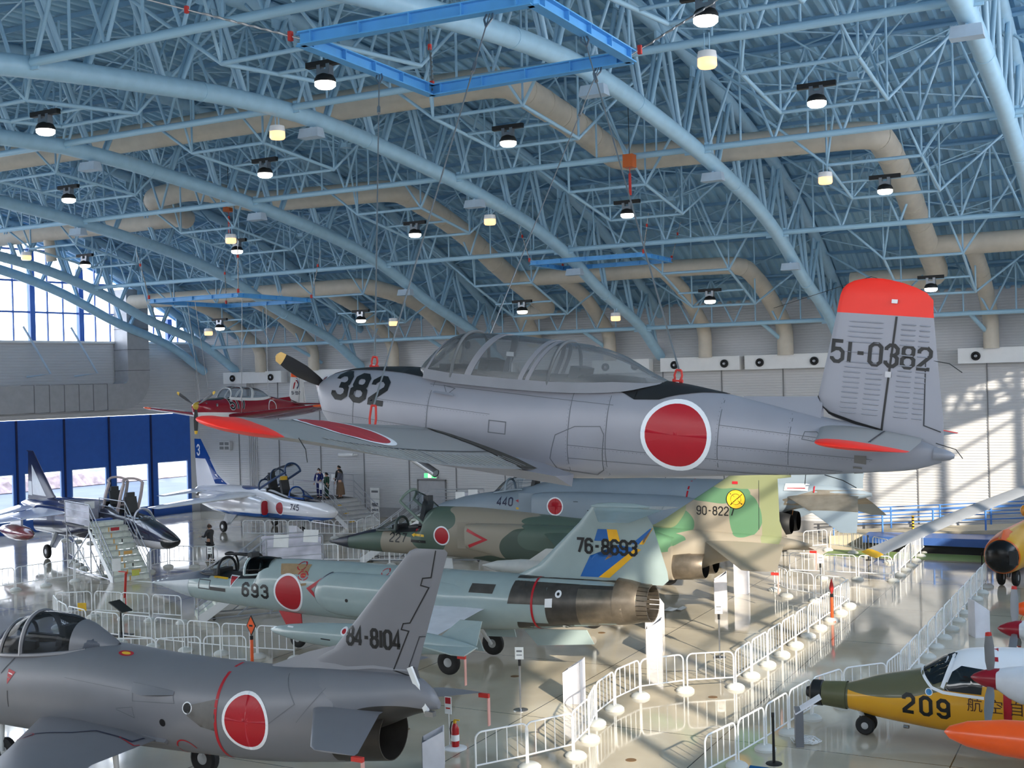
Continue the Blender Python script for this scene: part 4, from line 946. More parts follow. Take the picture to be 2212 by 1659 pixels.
decal('filler_cap', [(M_stripe, disc(4.95,.12,.16,16,.07) and [disc(5.35,.3,.18,16,.08)]), (M_yel, [disc(5.35,.3,.11,16,.04)])], tr, F, *pr, cell=.2)
MB().loft([[(-5.95,.74,.37),(-5.95,.80,.2),(-5.95,.72,.2)],[(-6.3,.76,.36),(-6.3,.9,.2),(-6.3,.74,.18)],[(-6.95,.74,.3),(-6.95,.78,.24),(-6.95,.72,.2)]]).obj('air_scoop', M_f86, F, smooth=30)
wheel(F, 5.9, -1.15, -1.57, .33, .2); wheel(F, 5.9, 1.15, -1.57, .33, .2); wheel(F, 1.6, 0, -1.62, .28, .16, 'nose_wheel')
leg(F, (-5.8,-1.1,-.6), (-5.9,-1.1,-1.55)); leg(F, (-5.8,1.1,-.6), (-5.9,1.1,-1.55)); leg(F, (-1.5,0,-.9), (-1.6,.1,-1.6))

# ================================================================= stub-wing interceptor 693
M_104 = mat('pale_grey_green_gloss', (154,170,170), .22, var=.03, coat=.3)
M_noz = mat('burnt_titanium', (128,118,106), .36, metal=.75, var=.2, scale=4)
M_noz2 = mat('dark_burnt_panel', (84,80,76), .4, metal=.5, var=.2, scale=4)
G = airframe('jet_interceptor', 'pale grey-green needle-nosed jet numbered 693 with blue and yellow fin stripes', (-27.53,28,1.6), 180)
rows = [(0,-.03,.03,.03,2),(.6,-.13,.18,.15,2),(1.5,-.33,.37,.34,2),(2.1,-.4,.48,.42,2),(2.9,-.45,.5,.48,2),(4.4,-.53,.56,.54,2.1),(4.55,-.54,.85,.55,2.1),(4.85,-.55,.96,.56,2.1),(5.9,-.59,1.0,.6,2.1),(7.0,-.62,1.0,.64,2.1),(8.5,-.63,.98,.72,2.1),(10.5,-.62,.95,.78,2.2),(12.3,-.56,.95,.74,2.1),(13.2,-.47,.93,.7,2),(14.2,-.36,.91,.65,2),(15.3,-.24,.91,.6,2),(16.0,-.16,.93,.56,2)]
fu = fuse(rows, step=.18, N=44).obj('fuselage', M_104, G, smooth=50); tr = bvh(fu)
MB().lathe([(.004,-1.0),(.02,0)], (-.05,0,0), (-1,0,0), 8).obj('pitot_boom', M_white, G)
it = []
for sy in (1, -1):
    q = fuse([(6.95,-.34,.78,.33,2.2),(7.2,-.38,.8,.37,2.3),(8.2,-.42,.8,.4,2.3),(9.5,-.42,.78,.4,2.2),(11,-.36,.72,.34,2.1),(12.6,-.2,.62,.18,2)], yc=[sy*k for k in (.62,.61,.58,.55,.5,.45)], step=.2, N=32)
    q.v = [(x-(max(0, 1-(-x-6.95)/.9))*.42*((z-.22)/.56)**2, y, z) for x, y, z in q.v]; q = q.obj('air_intake', M_104, G, smooth=50); it.append(bvh(q))
    bend = lambda P: [(x-.42*((z-.22)/.56)**2, y, z) for x, y, z in P]
    MB().loft([bend(ring(6.97,-.33,.77,.32,2.2,None,sy*.62,28)), bend(ring(6.86,-.35,.79,.30,2.2,None,sy*.56,28)), bend(ring(6.87,-.2,.6,.16,2.2,None,sy*.5,28))], cap=True).obj('intake_mouth', mat('dark_slate_intake_lip', (34,42,62), .4), G)
    MB().lathe([(.02,-.02),(.1,.0),(.12,-.05),(.2,.4)], (-6.9,sy*.6,.22), (-1,0,0), 16).obj('shock_cone', M_104, G, smooth=True)
    # thin wing with anhedral and tip tank
    wg = lift([(sy*.4,9.55,12.3,.14,.034),(sy*.9,9.75,12.2,.08,.034),(sy*3.3,10.7,12.1,-.2,.034)]).obj('wing', mat('white_wing_skin', (224,224,230), .4), G, smooth=20)
    tk = MB().lathe([(.01,0),(.09,.15),(.18,.6),(.27,1.4),(.32,2.4),(.33,3.2),(.3,4.2),(.22,5.1),(.1,5.8),(.02,6.1)], (-7.5,sy*3.55,-.22), (-1,0,0), 28).obj('tip_tank', M_104, G, smooth=True); tkt = bvh(tk)
    MB().prism([(-12.15,sy*3.85,-.22),(-13.3,sy*4.25,-.26),(-13.65,sy*4.25,-.26),(-13.6,sy*3.6,-.22)], (0,0,.03)).prism([(-12.3,sy*3.3,-.2),(-12.9,sy*3.1,.32),(-13.5,sy*3.1,.32),(-13.5,sy*3.4,-.2)], (0,.03,0)).obj('tank_fin', M_104, tk)
    if sy == 1:
        decal('tank_marking', [(M_red, sector(10.0,-.04,.06,14)), (M_dwhite, annulus(10.0,-.04,.06,.1,14)+[[(8.15,.0),(8.35,.0),(8.35,-.03),(8.15,-.03)],[(8.15,-.06),(8.35,-.06),(8.35,-.09),(8.15,-.09)]]), (M_ink, [[(9.3,-.25),(9.6,-.26),(9.6,-.29),(9.3,-.28)]])], tkt, tk, *port(), cell=.3)
    streamer(G, (-13.55, sy*4.2, -.25), .6) if sy == 1 else None
    MB().prism([(-11.15,sy*.8,-.3),(-12.1,sy*1.0,-.3),(-12.3,sy*.9,-.95),(-11.5,sy*.75,-.95)], (0,.04,0)).obj('gear_door', M_104, G)
    wheel(G, 11.4, sy*1.2, -1.25, .33, .16); leg(G, (-11.2,sy*.4,-.4), (-11.4,sy*1.1,-1.25), .06)
# fin with T tail
fin = lift([(.85,12.7,16.9,0,.035),(.98,13.0,17.05,0,.04),(1.2,13.45,17.02,0,.045),(2.35,14.67,16.66,0,.045),(2.75,15.02,16.4,0,.045)], 'z').obj('fin', M_104, G, smooth=30); ft = bvh(fin)
MB().lathe([(.01,0),(.07,.2),(.1,.6),(.08,1.2),(.02,1.6)], (-15.0,0,2.78), (-1,0,0), 16).obj('tail_bullet', M_104, G, smooth=True)
for sy in (1, -1):
    lift([(sy*.05,15.1,16.95,2.72,.04),(sy*1.72,15.95,16.75,2.6,.04),(sy*1.8,16.1,16.6,2.6,.03)]).obj('stabilator', M_104, G, smooth=20)
FPj = port()
B5, Y5 = mat('fin_stripe_blue', (34,98,170), .35), mat('fin_stripe_yellow', (240,178,32), .35)
decal('fin_stripes', [(B5, [[(14.7,.98),(15.2,.98),(16.2,1.75),(15.75,1.82),(15.7,1.5),(14.98,1.52)],[(15.1,1.9),(15.5,1.9),(15.45,2.2),(15.2,2.2)],[(16.1,1.85),(16.4,1.85),(16.66,2.25),(16.6,2.25)]]), (Y5, [[(15.2,.98),(15.5,.98),(16.35,1.72),(16.2,1.75)],[(15.5,1.9),(15.8,1.9),(15.72,2.2),(15.45,2.2)],[(15.38,1.42),(15.5,1.58),(15.75,1.6)],[(16.3,1.85),(16.42,1.85),(16.68,2.27),(16.66,2.27)]])], ft, G, *FPj, cell=.2)
decal('number_marking', [(M_ink, numerals('76-8693', 14.62, 1.6, .34, .17, .075, .07, .0, 1, -.015))], ft, G, *FPj, cell=.2, off=.012)
roundel(G, tr, 5.74, .1, .47, FPj, 1.13, 1.05, .08)
decal('number_marking', [(M_ink, numerals('693', 4.02, -.07, .34, .21, .155, .08, 0, 1, -.02))], tr, G, *FPj, cell=.09)
decal('nose_radome', [(mat('pale_radome_grey', (176,184,190), .35), [[(.05,-.6),(1.78,-.6),(1.78,.24),(.05,.02)]]), (mat('blue_grey_antiglare', (70,80,96), .5), [[(.1,.03),(1.78,.24),(2.6,.34),(2.6,.7),(.1,.7)]])], tr, G, *FPj, cell=.05)
decal('nose_antiglare', [(mat('blue_grey_antiglare', (70,80,96), .5), [[(.3,-.1),(2.6,-.36),(2.6,.36),(.3,.1)]])], tr, G, *top(), cell=.1)
decal('gun_panel', [(M_ink, [[(2.72,.1),(3.35,.08),(3.35,-.02),(2.72,0)]]), (M_lined, line([(2.25,.28),(2.7,.27),(2.7,.02),(2.25,.03)], .025, True))], tr, G, *FPj, cell=.1)
decal('rescue_arrow', [(M_yel, [[(2.75,.38),(2.86,.43),(2.86,.33)],[(2.86,.4),(3.35,.38),(3.35,.33),(2.86,.35)]]), (M_stripe, [[(3.45,.42),(3.7,.41),(3.55,.18)]]), (M_dwhite, line([(3.42,.44),(3.74,.43),(3.55,.14)], .025, True))], tr, G, *FPj, cell=.1, off=.008)
decal('intake_warning', [(M_stripe, line([(6.95,.55),(6.5,.28),(6.95,-.1)], .1))], tr, G, *FPj, cell=.1)
decal('brown_walkway', [(mat('worn_tan_walkway', (150,124,90), .7, var=.2), [[(5.3,.3),(6.4,.3),(6.4,.62),(5.5,.6)]])], tr, G, *top(), cell=.1)
for cx, cz, r in ((6.1,.86,.16),(9.0,.84,.13),(6.25,.62,.19)): decal('access_ring', [(M_stripe, annulus(cx,cz,r*.8,r,18,.1,1.4,.7)+annulus(cx,cz,r*.8,r,18,1.7,3.0,.7)+annulus(cx,cz,r*.8,r,18,3.3,4.6,.7)+annulus(cx,cz,r*.8,r,18,4.9,6.1,.7))], tr, G, *FPj, cell=.2, off=.008)
decal('oxygen_mark', [(M_stripe, sector(6.25,.62,.1,14,.7)), (M_yel, [[(6.17,.63),(6.33,.63),(6.33,.6),(6.17,.6)]])], tr, G, *FPj, cell=.2, off=.008)
decal('intake_port', [(M_ink, [disc(8.05,.1,.05,14)])], it[0], G, *FPj, cell=.3)
pn = [(M_noz2, [[(13.0,.92),(13.9,.96),(14.0,.3),(12.9,.28)],[(13.0,-.5),(14.6,-.55),(14.6,-.22),(13.1,-.2)],[(13.3,.7),(16.2,.75),(16.2,1.0),(13.3,1.0)]]), (M_noz2, [[(13.95,-.6),(14.8,-.6),(14.8,1),(13.95,1)]]), (M_noz, [[(14.8,-.6),(16.1,-.6),(16.1,1),(14.8,1)]])]
decal('burnt_tail_panels', pn, tr, G, *FPj, cell=.1)
decal('fuselage_band', [(M_stripe, [[(13.55,-.7),(13.61,-.7),(13.61,1.2),(13.55,1.2)]])], tr, G, *FPj, cell=.08, off=.012)
decal('drain_rings', [(M_dwhite, sector(14.3,.58,.09,16)+sector(14.35,-.32,.09,16)+[[(13.95,.45),(14.15,.47),(14.15,.25),(13.95,.24)]])], tr, G, *FPj, cell=.3, off=.012)
decal('drain_dots', [(M_ink, sector(14.3,.58,.04,12)+sector(14.35,-.32,.04,12))], tr, G, *FPj, cell=.3, off=.016)
decal('louvre_panel', [(M_noz2, [[(11.8,.72),(12.5,.72),(12.45,.5),(11.75,.5)]])], tr, G, *FPj, cell=.2)
MB().lathe([(.6,-.25),(.555,.1),(.5,.32),(.49,.34)], (-16.0,0,.4), (-1,0,0), 36, cap=False).obj('nozzle_shroud', M_noz, G, smooth=50)
pt = MB()
for k in range(24):
    a0, a1 = 2*PI*k/24+.02, 2*PI*(k+1)/24-.02; P3 = lambda r, a, s: (-s, r*math.cos(a), .4+r*math.sin(a))
    pt.add([P3(.5,a0,16.2),P3(.5,a1,16.2),P3(.47,a1,16.62),P3(.47,a0,16.62),P3(.44,a0,16.2),P3(.44,a1,16.2),P3(.43,a1,16.62),P3(.43,a0,16.62)], [(0,1,2,3),(4,7,6,5),(0,3,7,4),(1,5,6,2),(3,2,6,7)])
pt.obj('nozzle_petals', M_noz, G)
MB().lathe([(.46,.1),(.4,-.6),(.02,-.6)], (-16.0,0,.4), (-1,0,0), 30, cap=False).obj('jet_pipe', M_pit, G, smooth=50)
# cockpit: windshield, open canopy hoop, rear quarter windows
wr = [(2.1,.46,.5,.2,2),(2.5,.44,.72,.36,2.1),(2.95,.46,.92,.42,2.2),(3.02,.46,.93,.42,2.2)]
gl = MB().loft(canopy_shell(wr), closed=False, cap=False).obj('windshield', G_can, G, smooth=True)
MB().tube(bow(wr, 3.0, 3.0, .03), .04, 6).tube([(-2.12,0,.5),(-2.95,0,.92)], .02, 6).tube(sill(wr, 2.15, 3, 1), .03, 6).tube(sill(wr, 2.15, 3, -1), .03, 6).obj('windshield_frame', M_pit, gl, smooth=True)
rr_ = [(4.0,.5,.98,.42,2.2),(4.5,.55,1.02,.43,2.2),(4.9,.7,1.0,.4,2.1)]
gl = MB().loft(canopy_shell(rr_), closed=False, cap=False).obj('rear_quarter_window', glass('dark_rear_glass', (90,96,100), .15), G, smooth=True)
MB().tube(bow(rr_, 4.02, 4.02, .03), .045, 6).tube(sill(rr_, 4.0, 4.8, 1), .03, 6).obj('window_frame', M_104, gl, smooth=True)
oc = [(3.0,0,.46,.42,2.2),(3.5,0,.52,.43,2.2),(4.0,0,.5,.42,2.2)]
o = MB().loft(canopy_shell(oc), closed=False, cap=False).obj('open_canopy', G_can, G, smooth=True, loc=(.35,-.45,.55))
o.rotation_euler = (math.radians(75), 0, 0)
MB().tube(bow(oc, 3.0, 3.0, .03), .035, 6).tube(bow(oc, 4.0, 4.0, .03), .035, 6).tube(sill(oc, 3, 4, 1), .035, 6).tube(sill(oc, 3, 4, -1), .035, 6).obj('canopy_frame', M_pit, o, smooth=True)
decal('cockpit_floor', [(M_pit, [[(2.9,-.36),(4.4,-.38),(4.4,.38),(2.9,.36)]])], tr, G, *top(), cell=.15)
seat(G, 3.6, .12); MB().box((-2.85,0,.5), (.25,.6,.2)).obj('instrument_panel', M_pit, G)
wheel(G, 5.6, 0, -1.32, .27, .14, 'nose_wheel'); leg(G, (-5.3,0,-.5), (-5.6,.08,-1.32), .06)
MB().prism([(-5.1,.2,-.5),(-5.9,.2,-.55),(-6.0,.25,-1.2),(-5.6,.25,-1.2)], (0,.03,0)).obj('nose_gear_door', mat('gear_door_red', (176,30,38), .4), G)
MB().prism([(-13.0,.02,-.5),(-14.8,.02,-.4),(-15.0,.02,-.75),(-13.4,.02,-.9)], (0,-.04,0)).obj('ventral_fin', M_104, G)

# ================================================================= camouflaged jet 227
GRN, TAN, DGR = (80,98,86), (148,139,124), (66,80,70)
M_f1 = patches('camouflage_green_and_tan', TAN, [((-1.2,0,.1),(1.35,3,.9),GRN),((-3.6,0,.95),(2.0,3,.55),GRN),((-4.5,0,.6),(.75,3,.8),GRN),((-8.6,0,.2),(1.2,3,.75),DGR),((-7.4,0,-.5),(1.6,3,.4),DGR),((-10.3,0,1.0),(2.4,3,.28),GRN),((-9.4,2.0,.6),(1.4,1.5,.6),GRN),((-12.4,0,.6),(1.1,3,.35),(88,128,96)),((-14.3,0,.35),(1.4,3,.35),TAN),
   ((-12.8,0,1.1),(.75,.5,.45),(88,128,96)),((-15.1,0,1.35),(.5,.5,.7),(88,128,96)),((-14.3,0,2.05),(1.0,.5,.35),(88,128,96)),((-15.9,0,1.6),(.33,.6,1.6),(134,140,104)),((-14.9,0,2.55),(1.6,.5,.4),(134,140,104)),((-12.4,0,1.65),(.9,.5,.8),(134,140,104))], .5, .3, 1.1)
H = airframe('jet_fighter', 'green and tan camouflaged jet fighter numbered 227 with its canopy raised', (-25.6,34.55,2.1), 180)
rows = [(0,-.02,.02,.02,2),(1.0,-.2,.27,.24,2),(2.1,-.26,.52,.42,2.1),(3.0,-.28,.6,.5,2.2),(4.1,-.3,.72,.55,2.3),(4.25,-.3,1.2,.55,2.3),(4.6,-.3,1.36,.56,2.2),(5.8,-.33,1.36,.62,2.2),(7.2,-.5,1.28,.72,2.3),(9.5,-.72,1.1,.85,2.5),(11.2,-.76,1.0,.85,2.5),(13.0,-.6,.92,.75,2.5),(14.2,-.1,.86,.5,2.3),(15.5,.2,.8,.3,2.1),(16.4,.4,.72,.17,2),(17.06,.52,.58,.03,2)]
fu = fuse(rows, step=.2, N=40).obj('fuselage', M_f1, H, smooth=50); tr = bvh(fu)
decal('black_radome', [(mat('navy_black_radome', (22,28,46), .4), [[(.02,-.4),(.98,-.4),(.98,.45),(.02,.45)]])], tr, H, *FPj, cell=.035)
decal('nose_antiglare', [(mat('navy_black_radome', (22,28,46), .4), [[(.9,-.16),(2.2,-.3),(2.2,.3),(.9,.16)]])], tr, H, *top(), cell=.1)
for sy in (1, -1):
    q = MB().loft([ring(s, zb, zt, w_, 4, None, sy*y, 28) for s, zb, zt, w_, y in ((6.15,.12,.9,.28,.78),(6.6,.05,.93,.33,.8),(8,-.25,.95,.42,.78),(10,-.55,.95,.45,.74),(12.5,-.58,.85,.38,.62),(13.1,-.55,.7,.36,.58))]).obj('air_intake', M_f1, H, smooth=50); qt = bvh(q)
    MB().box((-6.0,sy*.64,.5), (.7,.04,.85)).obj('splitter_plate', mat('camouflage_tan_plain', TAN, .5), H)
    MB().loft([ring(6.14,.2,.82,.22,4,None,sy*.8,24), ring(6.13,.22,.8,.2,4,None,sy*.8,24)]).obj('intake_mouth', M_pit, H)
    if sy == 1: decal('intake_warning', [(M_stripe, line([(6.25,.75),(6.95,.47),(6.3,.22)], .1))], qt, H, *FPj, cell=.2)
    lift([(sy*.6,8.6,12.4,.82,.04),(sy*1.2,9.1,12.3,.72,.04),(sy*3.9,11.2,12.6,.3,.04)]).obj('wing', M_f1, H, smooth=20)
    lift([(sy*.45,14.0,16.4,.6,.04),(sy*.7,14.2,16.4,.55,.04),(sy*2.15,15.6,16.6,.1,.04)]).obj('stabilator', M_f1, H, smooth=20)
    MB().lathe([(.43,0),(.42,.7),(.4,.75),(.37,1.1),(.35,1.12)], (-12.9,sy*.48,-.14), (-1,0,.02), 28, cap=False).obj('exhaust_nozzle', M_noz, H, smooth=50)
    MB().lathe([(.37,1.1),(.33,.6),(.02,.55)], (-12.9,sy*.48,-.14), (-1,0,.02), 24, cap=False).obj('jet_pipe', M_pit, H, smooth=50)
    MB().lathe([(.01,0),(.16,.5),(.24,1.3),(.26,2.2),(.22,3.2),(.05,4)], (-7.6,sy*2.5,-.1), (-1,0,0), 20).obj('drop_tank', mat('pale_grey_tank', (196,196,192), .4), H, smooth=True)
    MB().prism([(-9.2,sy*2.5,.12),(-10.6,sy*2.5,.12),(-10.8,sy*2.5,.5),(-9.8,sy*2.5,.5)], (0,.1,0)).obj('pylon', mat('pale_grey_tank', (196,196,192), .4), H)
    wheel(H, 10.6, sy*1.05, -1.75, .35, .2); leg(H, (-10.4,sy*.7,-.5), (-10.6,sy*.95,-1.75), .07)
    streamer(H, (-16.55, sy*2.15, .08), .5)
fin = lift([(.75,11.6,16.35,0,.03),(1.02,12.3,16.2,0,.035),(1.22,12.65,16.13,0,.045),(2.45,14.55,16.1,0,.045),(2.5,14.62,16.5,0,.045),(2.6,14.8,16.5,0,.04)], 'z').obj('fin', M_f1, H, smooth=25); ft = bvh(fin)
decal('number_marking', [(M_ink, numerals('90-8227', 13.65, 1.36, .24, .115, .06, .034, 0, 1, -.01))], ft, H, *FPj, cell=.3)
decal('squadron_disc', [(M_yel, sector(14.85,1.83,.27,28)), (M_ink, annulus(14.85,1.83,.27,.29,28)+line([(14.68,1.66),(15.04,1.98)], .035)+line([(14.68,2.0),(15.04,1.68)], .035)+annulus(14.85,1.83,.15,.165,20)), (M_stripe, [[(14.75,2.28),(14.92,2.28),(14.92,2.36),(14.75,2.36)]])], ft, H, *FPj, cell=.3, off=.01)
decal('rudder_line', [(M_lined, line([(15.55,2.4),(15.52,.95)], .012))], ft, H, *FPj, cell=.3)
roundel(H, tr, 5.0, .45, .27, FPj, 1.18, 1.0, .12)
decal('number_marking', [(M_ink, numerals('227', 2.9, .18, .27, .16, .09, .045, 0, 1, -.01))], tr, H, *FPj, cell=.12)
decal('rescue_arrow', [(M_yel, [[(3.78,.43),(3.9,.5),(3.9,.36)],[(3.9,.47),(4.3,.46),(4.3,.38),(3.9,.4)]]), (M_ink, [[(3.78,.28),(4.35,.26),(4.35,.17),(3.78,.19)]]), (M_stripe, [[(3.85,.66),(4.0,.66),(3.92,.5)]])], tr, H, *FPj, cell=.15)
decal('fuselage_band', [(mat('faded_band_red', (214,90,90), .5), [[(12.05,-.8),(12.12,-.8),(12.35,1.05),(12.28,1.05)]])], tr, H, *FPj, cell=.15)
wr = [(2.1,.5,.53,.2,2),(2.6,.52,.75,.36,2),(3.05,.55,.95,.42,2.1),(3.1,.55,.96,.42,2.1)]
gl = MB().loft(canopy_shell(wr), closed=False, cap=False).obj('windshield', G_can, H, smooth=True)
MB().tube(bow(wr, 3.08, 3.08, .03), .045, 6).tube(sill(wr, 2.2, 3.08, 1), .03, 6).tube([(-2.12,0,.53),(-3.05,0,.95)], .02, 6).obj('windshield_frame', mat('dark_green_frame', (62,74,70), .5), gl, smooth=True)
oc = [(-.05,0,.5,.44,2.2),(.6,0,.6,.46,2.2),(1.25,0,.55,.46,2.2)]
oc = [(0,0,.45,.42,2.2),(.6,0,.6,.46,2.2),(1.2,0,.6,.46,2.2)]
o = MB().loft([[ (q[0]+1.2, q[1], q[2]) for q in r] for r in canopy_shell(oc)], closed=False, cap=False).obj('open_canopy', G_can, H, smooth=True, loc=(-4.25,0,.8)); o.rotation_euler = (0, math.radians(-38), 0)
mv = lambda ps: [(q[0]+1.2, q[1], q[2]) for q in ps]
MB().tube(mv(bow(oc, 0, 0, .03)), .05, 8).tube(mv(bow(oc, 1.2, 1.2, .03)), .05, 8).tube(mv(sill(oc, 0, 1.2, 1)), .05, 6).tube(mv(sill(oc, 0, 1.2, -1)), .05, 6).obj('canopy_frame', mat('grey_green_frame', (112,128,118), .5), o, smooth=True)
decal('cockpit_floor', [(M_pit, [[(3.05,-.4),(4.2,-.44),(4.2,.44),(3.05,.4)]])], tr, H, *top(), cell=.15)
seat(H, 3.75, .7); MB().box((-3.0,0,.6), (.25,.6,.2)).obj('instrument_panel', M_pit, H)
wheel(H, 4.9, 0, -1.82, .28, .16, 'nose_wheel'); leg(H, (-4.7,0,-.3), (-4.9,.08,-1.82), .06)
MB().prism([(-4.3,.25,-.3),(-5.2,.25,-.33),(-5.3,.3,-1.0),(-4.6,.3,-1.0)], (0,.03,0)).obj('nose_gear_door', M_gear, H)

# ================================================================= big blue-grey fighter 440
M_f4 = mat('blue_grey_fighter_paint', (132,146,158), .45, var=.06, scale=.8)
M_f4m = mat('bare_tail_metal', (140,134,124), .4, metal=.6, var=.15)
K = airframe('jet_fighter', 'large blue-grey two-seat jet fighter numbered 440 behind the camouflaged jet', (-27,44,2.2), 180)
rows = [(0,-.1,.1,.1,2),(.8,-.42,.4,.42,2),(1.8,-.56,.62,.56,2.1),(2.8,-.6,.78,.62,2.2),(4.0,-.64,.92,.66,2.2),(5.2,-.7,1.2,.7,2.2),(6.5,-.75,1.4,.75,2.2),(9,-.78,1.46,.85,2.3),(12,-.6,1.46,.9,2.4),(14,-.2,1.42,.8,2.3),(15.2,.3,1.35,.5,2.2),(16.5,.6,1.3,.33,2.2),(17.8,.8,1.15,.16,2),(18.3,.92,1.05,.06,2)]
fu = fuse(rows, step=.25, N=40).obj('fuselage', M_f4, K, smooth=50); tr = bvh(fu)
for sy in (1, -1):
    q = MB().loft([ring(s, zb, zt, w_, 3.2, None, sy*y, 28) for s, zb, zt, w_, y in ((5.3,-.35,.85,.3,.98),(5.8,-.45,.92,.4,.98),(7.5,-.6,.95,.48,.95),(11,-.7,.9,.5,.9),(14.2,-.62,.6,.46,.62),(14.9,-.56,.42,.42,.55))]).obj('air_intake', M_f4, K, smooth=50); qt = bvh(q)
    MB().box((-5.0,sy*.72,.28), (1.1,.04,1.1)).obj('splitter_plate', M_f4, K)
    if sy == 1:
        roundel(K, qt, 6.4, .4, .31, FPj, 1.17, 1.0, .2)
        decal('stencils', [(M_lined, [[(7.2,.62),(7.4,.62),(7.4,.6),(7.2,.6)],[(7.8,.3),(8.0,.3),(8.0,.27),(7.8,.27)],[(8.8,.55),(9.1,.55),(9.1,.52),(8.8,.52)],[(9.8,.2),(10.1,.2),(10.1,.17),(9.8,.17)]]), (mat('pale_walk_strip', (206,206,190), .6), [[(8.2,.5),(9.1,.46),(9.1,.41),(8.2,.45)]])], qt, K, *FPj, cell=.3)
    lift([(sy*1.0,8.2,14.0,-.45,.04),(sy*4.1,12.0,14.6,-.42,.04),(sy*5.8,14.2,15.6,-.05,.04)]).obj('wing', M_f4, K, smooth=20)
    lift([(sy*.3,15.2,17.9,.95,.035),(sy*.5,15.4,17.9,.88,.035),(sy*1.4,16.4,18.1,.5,.035)]).obj('stabilator', M_f4m, K, smooth=20)
    lift([(sy*1.4,16.4,18.1,.5,.035),(sy*2.7,17.75,18.3,-.05,.035)]).obj('stabilator_tip', M_f4, K, smooth=20)
    MB().lathe([(.45,0),(.43,.5),(.36,.9),(.34,.92)], (-14.6,sy*.5,-.1), (-1,0,0), 24, cap=False).obj('exhaust_nozzle', M_pit, K, smooth=50)
    wheel(K, 11.5, sy*2.6, -1.83, .37, .25); leg(K, (-11.4,sy*2.5,-.5), (-11.5,sy*2.5,-1.83), .09)
fin = lift([(1.2,13.0,18.0,0,.03),(1.5,14.0,18.0,0,.04),(3.0,16.6,18.3,0,.04)], 'z').obj('fin', M_f4, K, smooth=25); ft = bvh(fin)
decal('tail_metal_panel', [(M_f4m, [[(15.3,.2),(18.1,.7),(18.1,1.12),(16.4,1.15),(15.2,.8)]])], tr, K, *FPj, cell=.2)
decal('number_marking', [(M_inkb, numerals('440', 3.4, .3, .3, .17, .1, .06, 0, 1)), (M_stripe, line([(4.95,.72),(4.35,.5),(4.95,.22)], .09)), (M_yel, [[(4.3,.24),(5.0,.2),(5.0,.12),(4.3,.16)]]), (M_dwhite, [[(4.6,.5),(5.0,.48),(5.0,.4),(4.6,.42)]])], tr, K, *FPj, cell=.2)
decal('number_marking', [(M_ink, numerals('440', 15.3, 1.82, .26, .14, .08, .04, 0, 1))], ft, K, *FPj, cell=.3)
decal('warning_plate', [(M_dwhite, [[(15.25,1.1),(16.1,1.1),(16.1,1.32),(15.25,1.32)]]), (M_stripe, [[(15.35,1.2),(16.0,1.2),(16.0,1.17),(15.35,1.17)],[(16.3,1.05),(16.34,1.05),(16.34,1.25),(16.3,1.25)]])], tr, K, *FPj, cell=.3, off=.03)
decal('fuselage_band', [(M_stripe, [[(11.55,.2),(11.62,.2),(11.75,1.5),(11.68,1.5)]])], tr, K, *FPj, cell=.2)
wr = [(3.0,.75,.8,.3,2),(3.6,.85,1.3,.45,2.1),(4.4,.95,1.5,.5,2.1),(4.5,.95,1.5,.5,2.1)]
gl = MB().loft(canopy_shell(wr), closed=False, cap=False).obj('windshield', G_can, K, smooth=True); MB().tube(bow(wr, 3.7, 3.7, .03), .05, 6).tube(sill(wr, 3.1, 4.5, 1), .04, 6).obj('windshield_frame', M_f4, gl, smooth=True)
seat(K, 4.6, .95); seat(K, 6.1, 1.1)
for x in (4.3, 5.6):
    oc = [(0,0,.4,.46,2.1),(1.1,0,.45,.46,2.1)]
    o = MB().loft([[(q[0]+1.1, q[1], q[2]) for q in r] for r in canopy_shell(oc)], closed=False, cap=False).obj('open_canopy', G_can, K, smooth=True, loc=(-x-1.1,0,1.25)); o.rotation_euler = (0, math.radians(-30), 0)
wheel(K, 4.2, .15, -1.95, .25, .14, 'nose_wheel'); wheel(K, 4.2, -.15, -1.95, .25, .14, 'nose_wheel'); leg(K, (-4.0,0,-.6), (-4.2,0,-1.9), .08)
MB().tube([(-15.6,.1,.9),(-15.35,.1,-.2)], .012, 5).obj('orange_line', mat('orange_cord', (220,140,60), .6), K)

# ================================================================= white and blue aerobatic trainer 745
M_t4 = patches('white_over_blue_gloss', (236,234,236), [('lt', 2, -.33, (24,92,170)), ((-2.3,0,.62),(1.6,.45,.34),(18,22,34)), ((-7.1,0,.95),(1.0,.5,.45),(20,60,130))], .18, 0, coat=.6)
N4 = airframe('jet_trainer', 'white and blue jet trainer numbered 745 with its canopy raised beside the stairs', (-35.2,48.2,1.4), -17)
rows = [(0,-.15,.02,.1,2),(.3,-.38,.18,.28,2.1),(1.0,-.55,.34,.44,2.2),(2.2,-.64,.5,.55,2.3),(3.6,-.68,.6,.62,2.3),(5.5,-.72,.9,.66,2.3),(7.3,-.76,.92,.7,2.4),(9.4,-.6,.9,.64,2.3),(11,-.3,.82,.5,2.2),(12.6,.1,.72,.3,2),(13,.3,.6,.12,2)]
fu = fuse(rows, step=.2, N=40).obj('fuselage', M_t4, N4, smooth=50); tr = bvh(fu); SP_ = stbd()
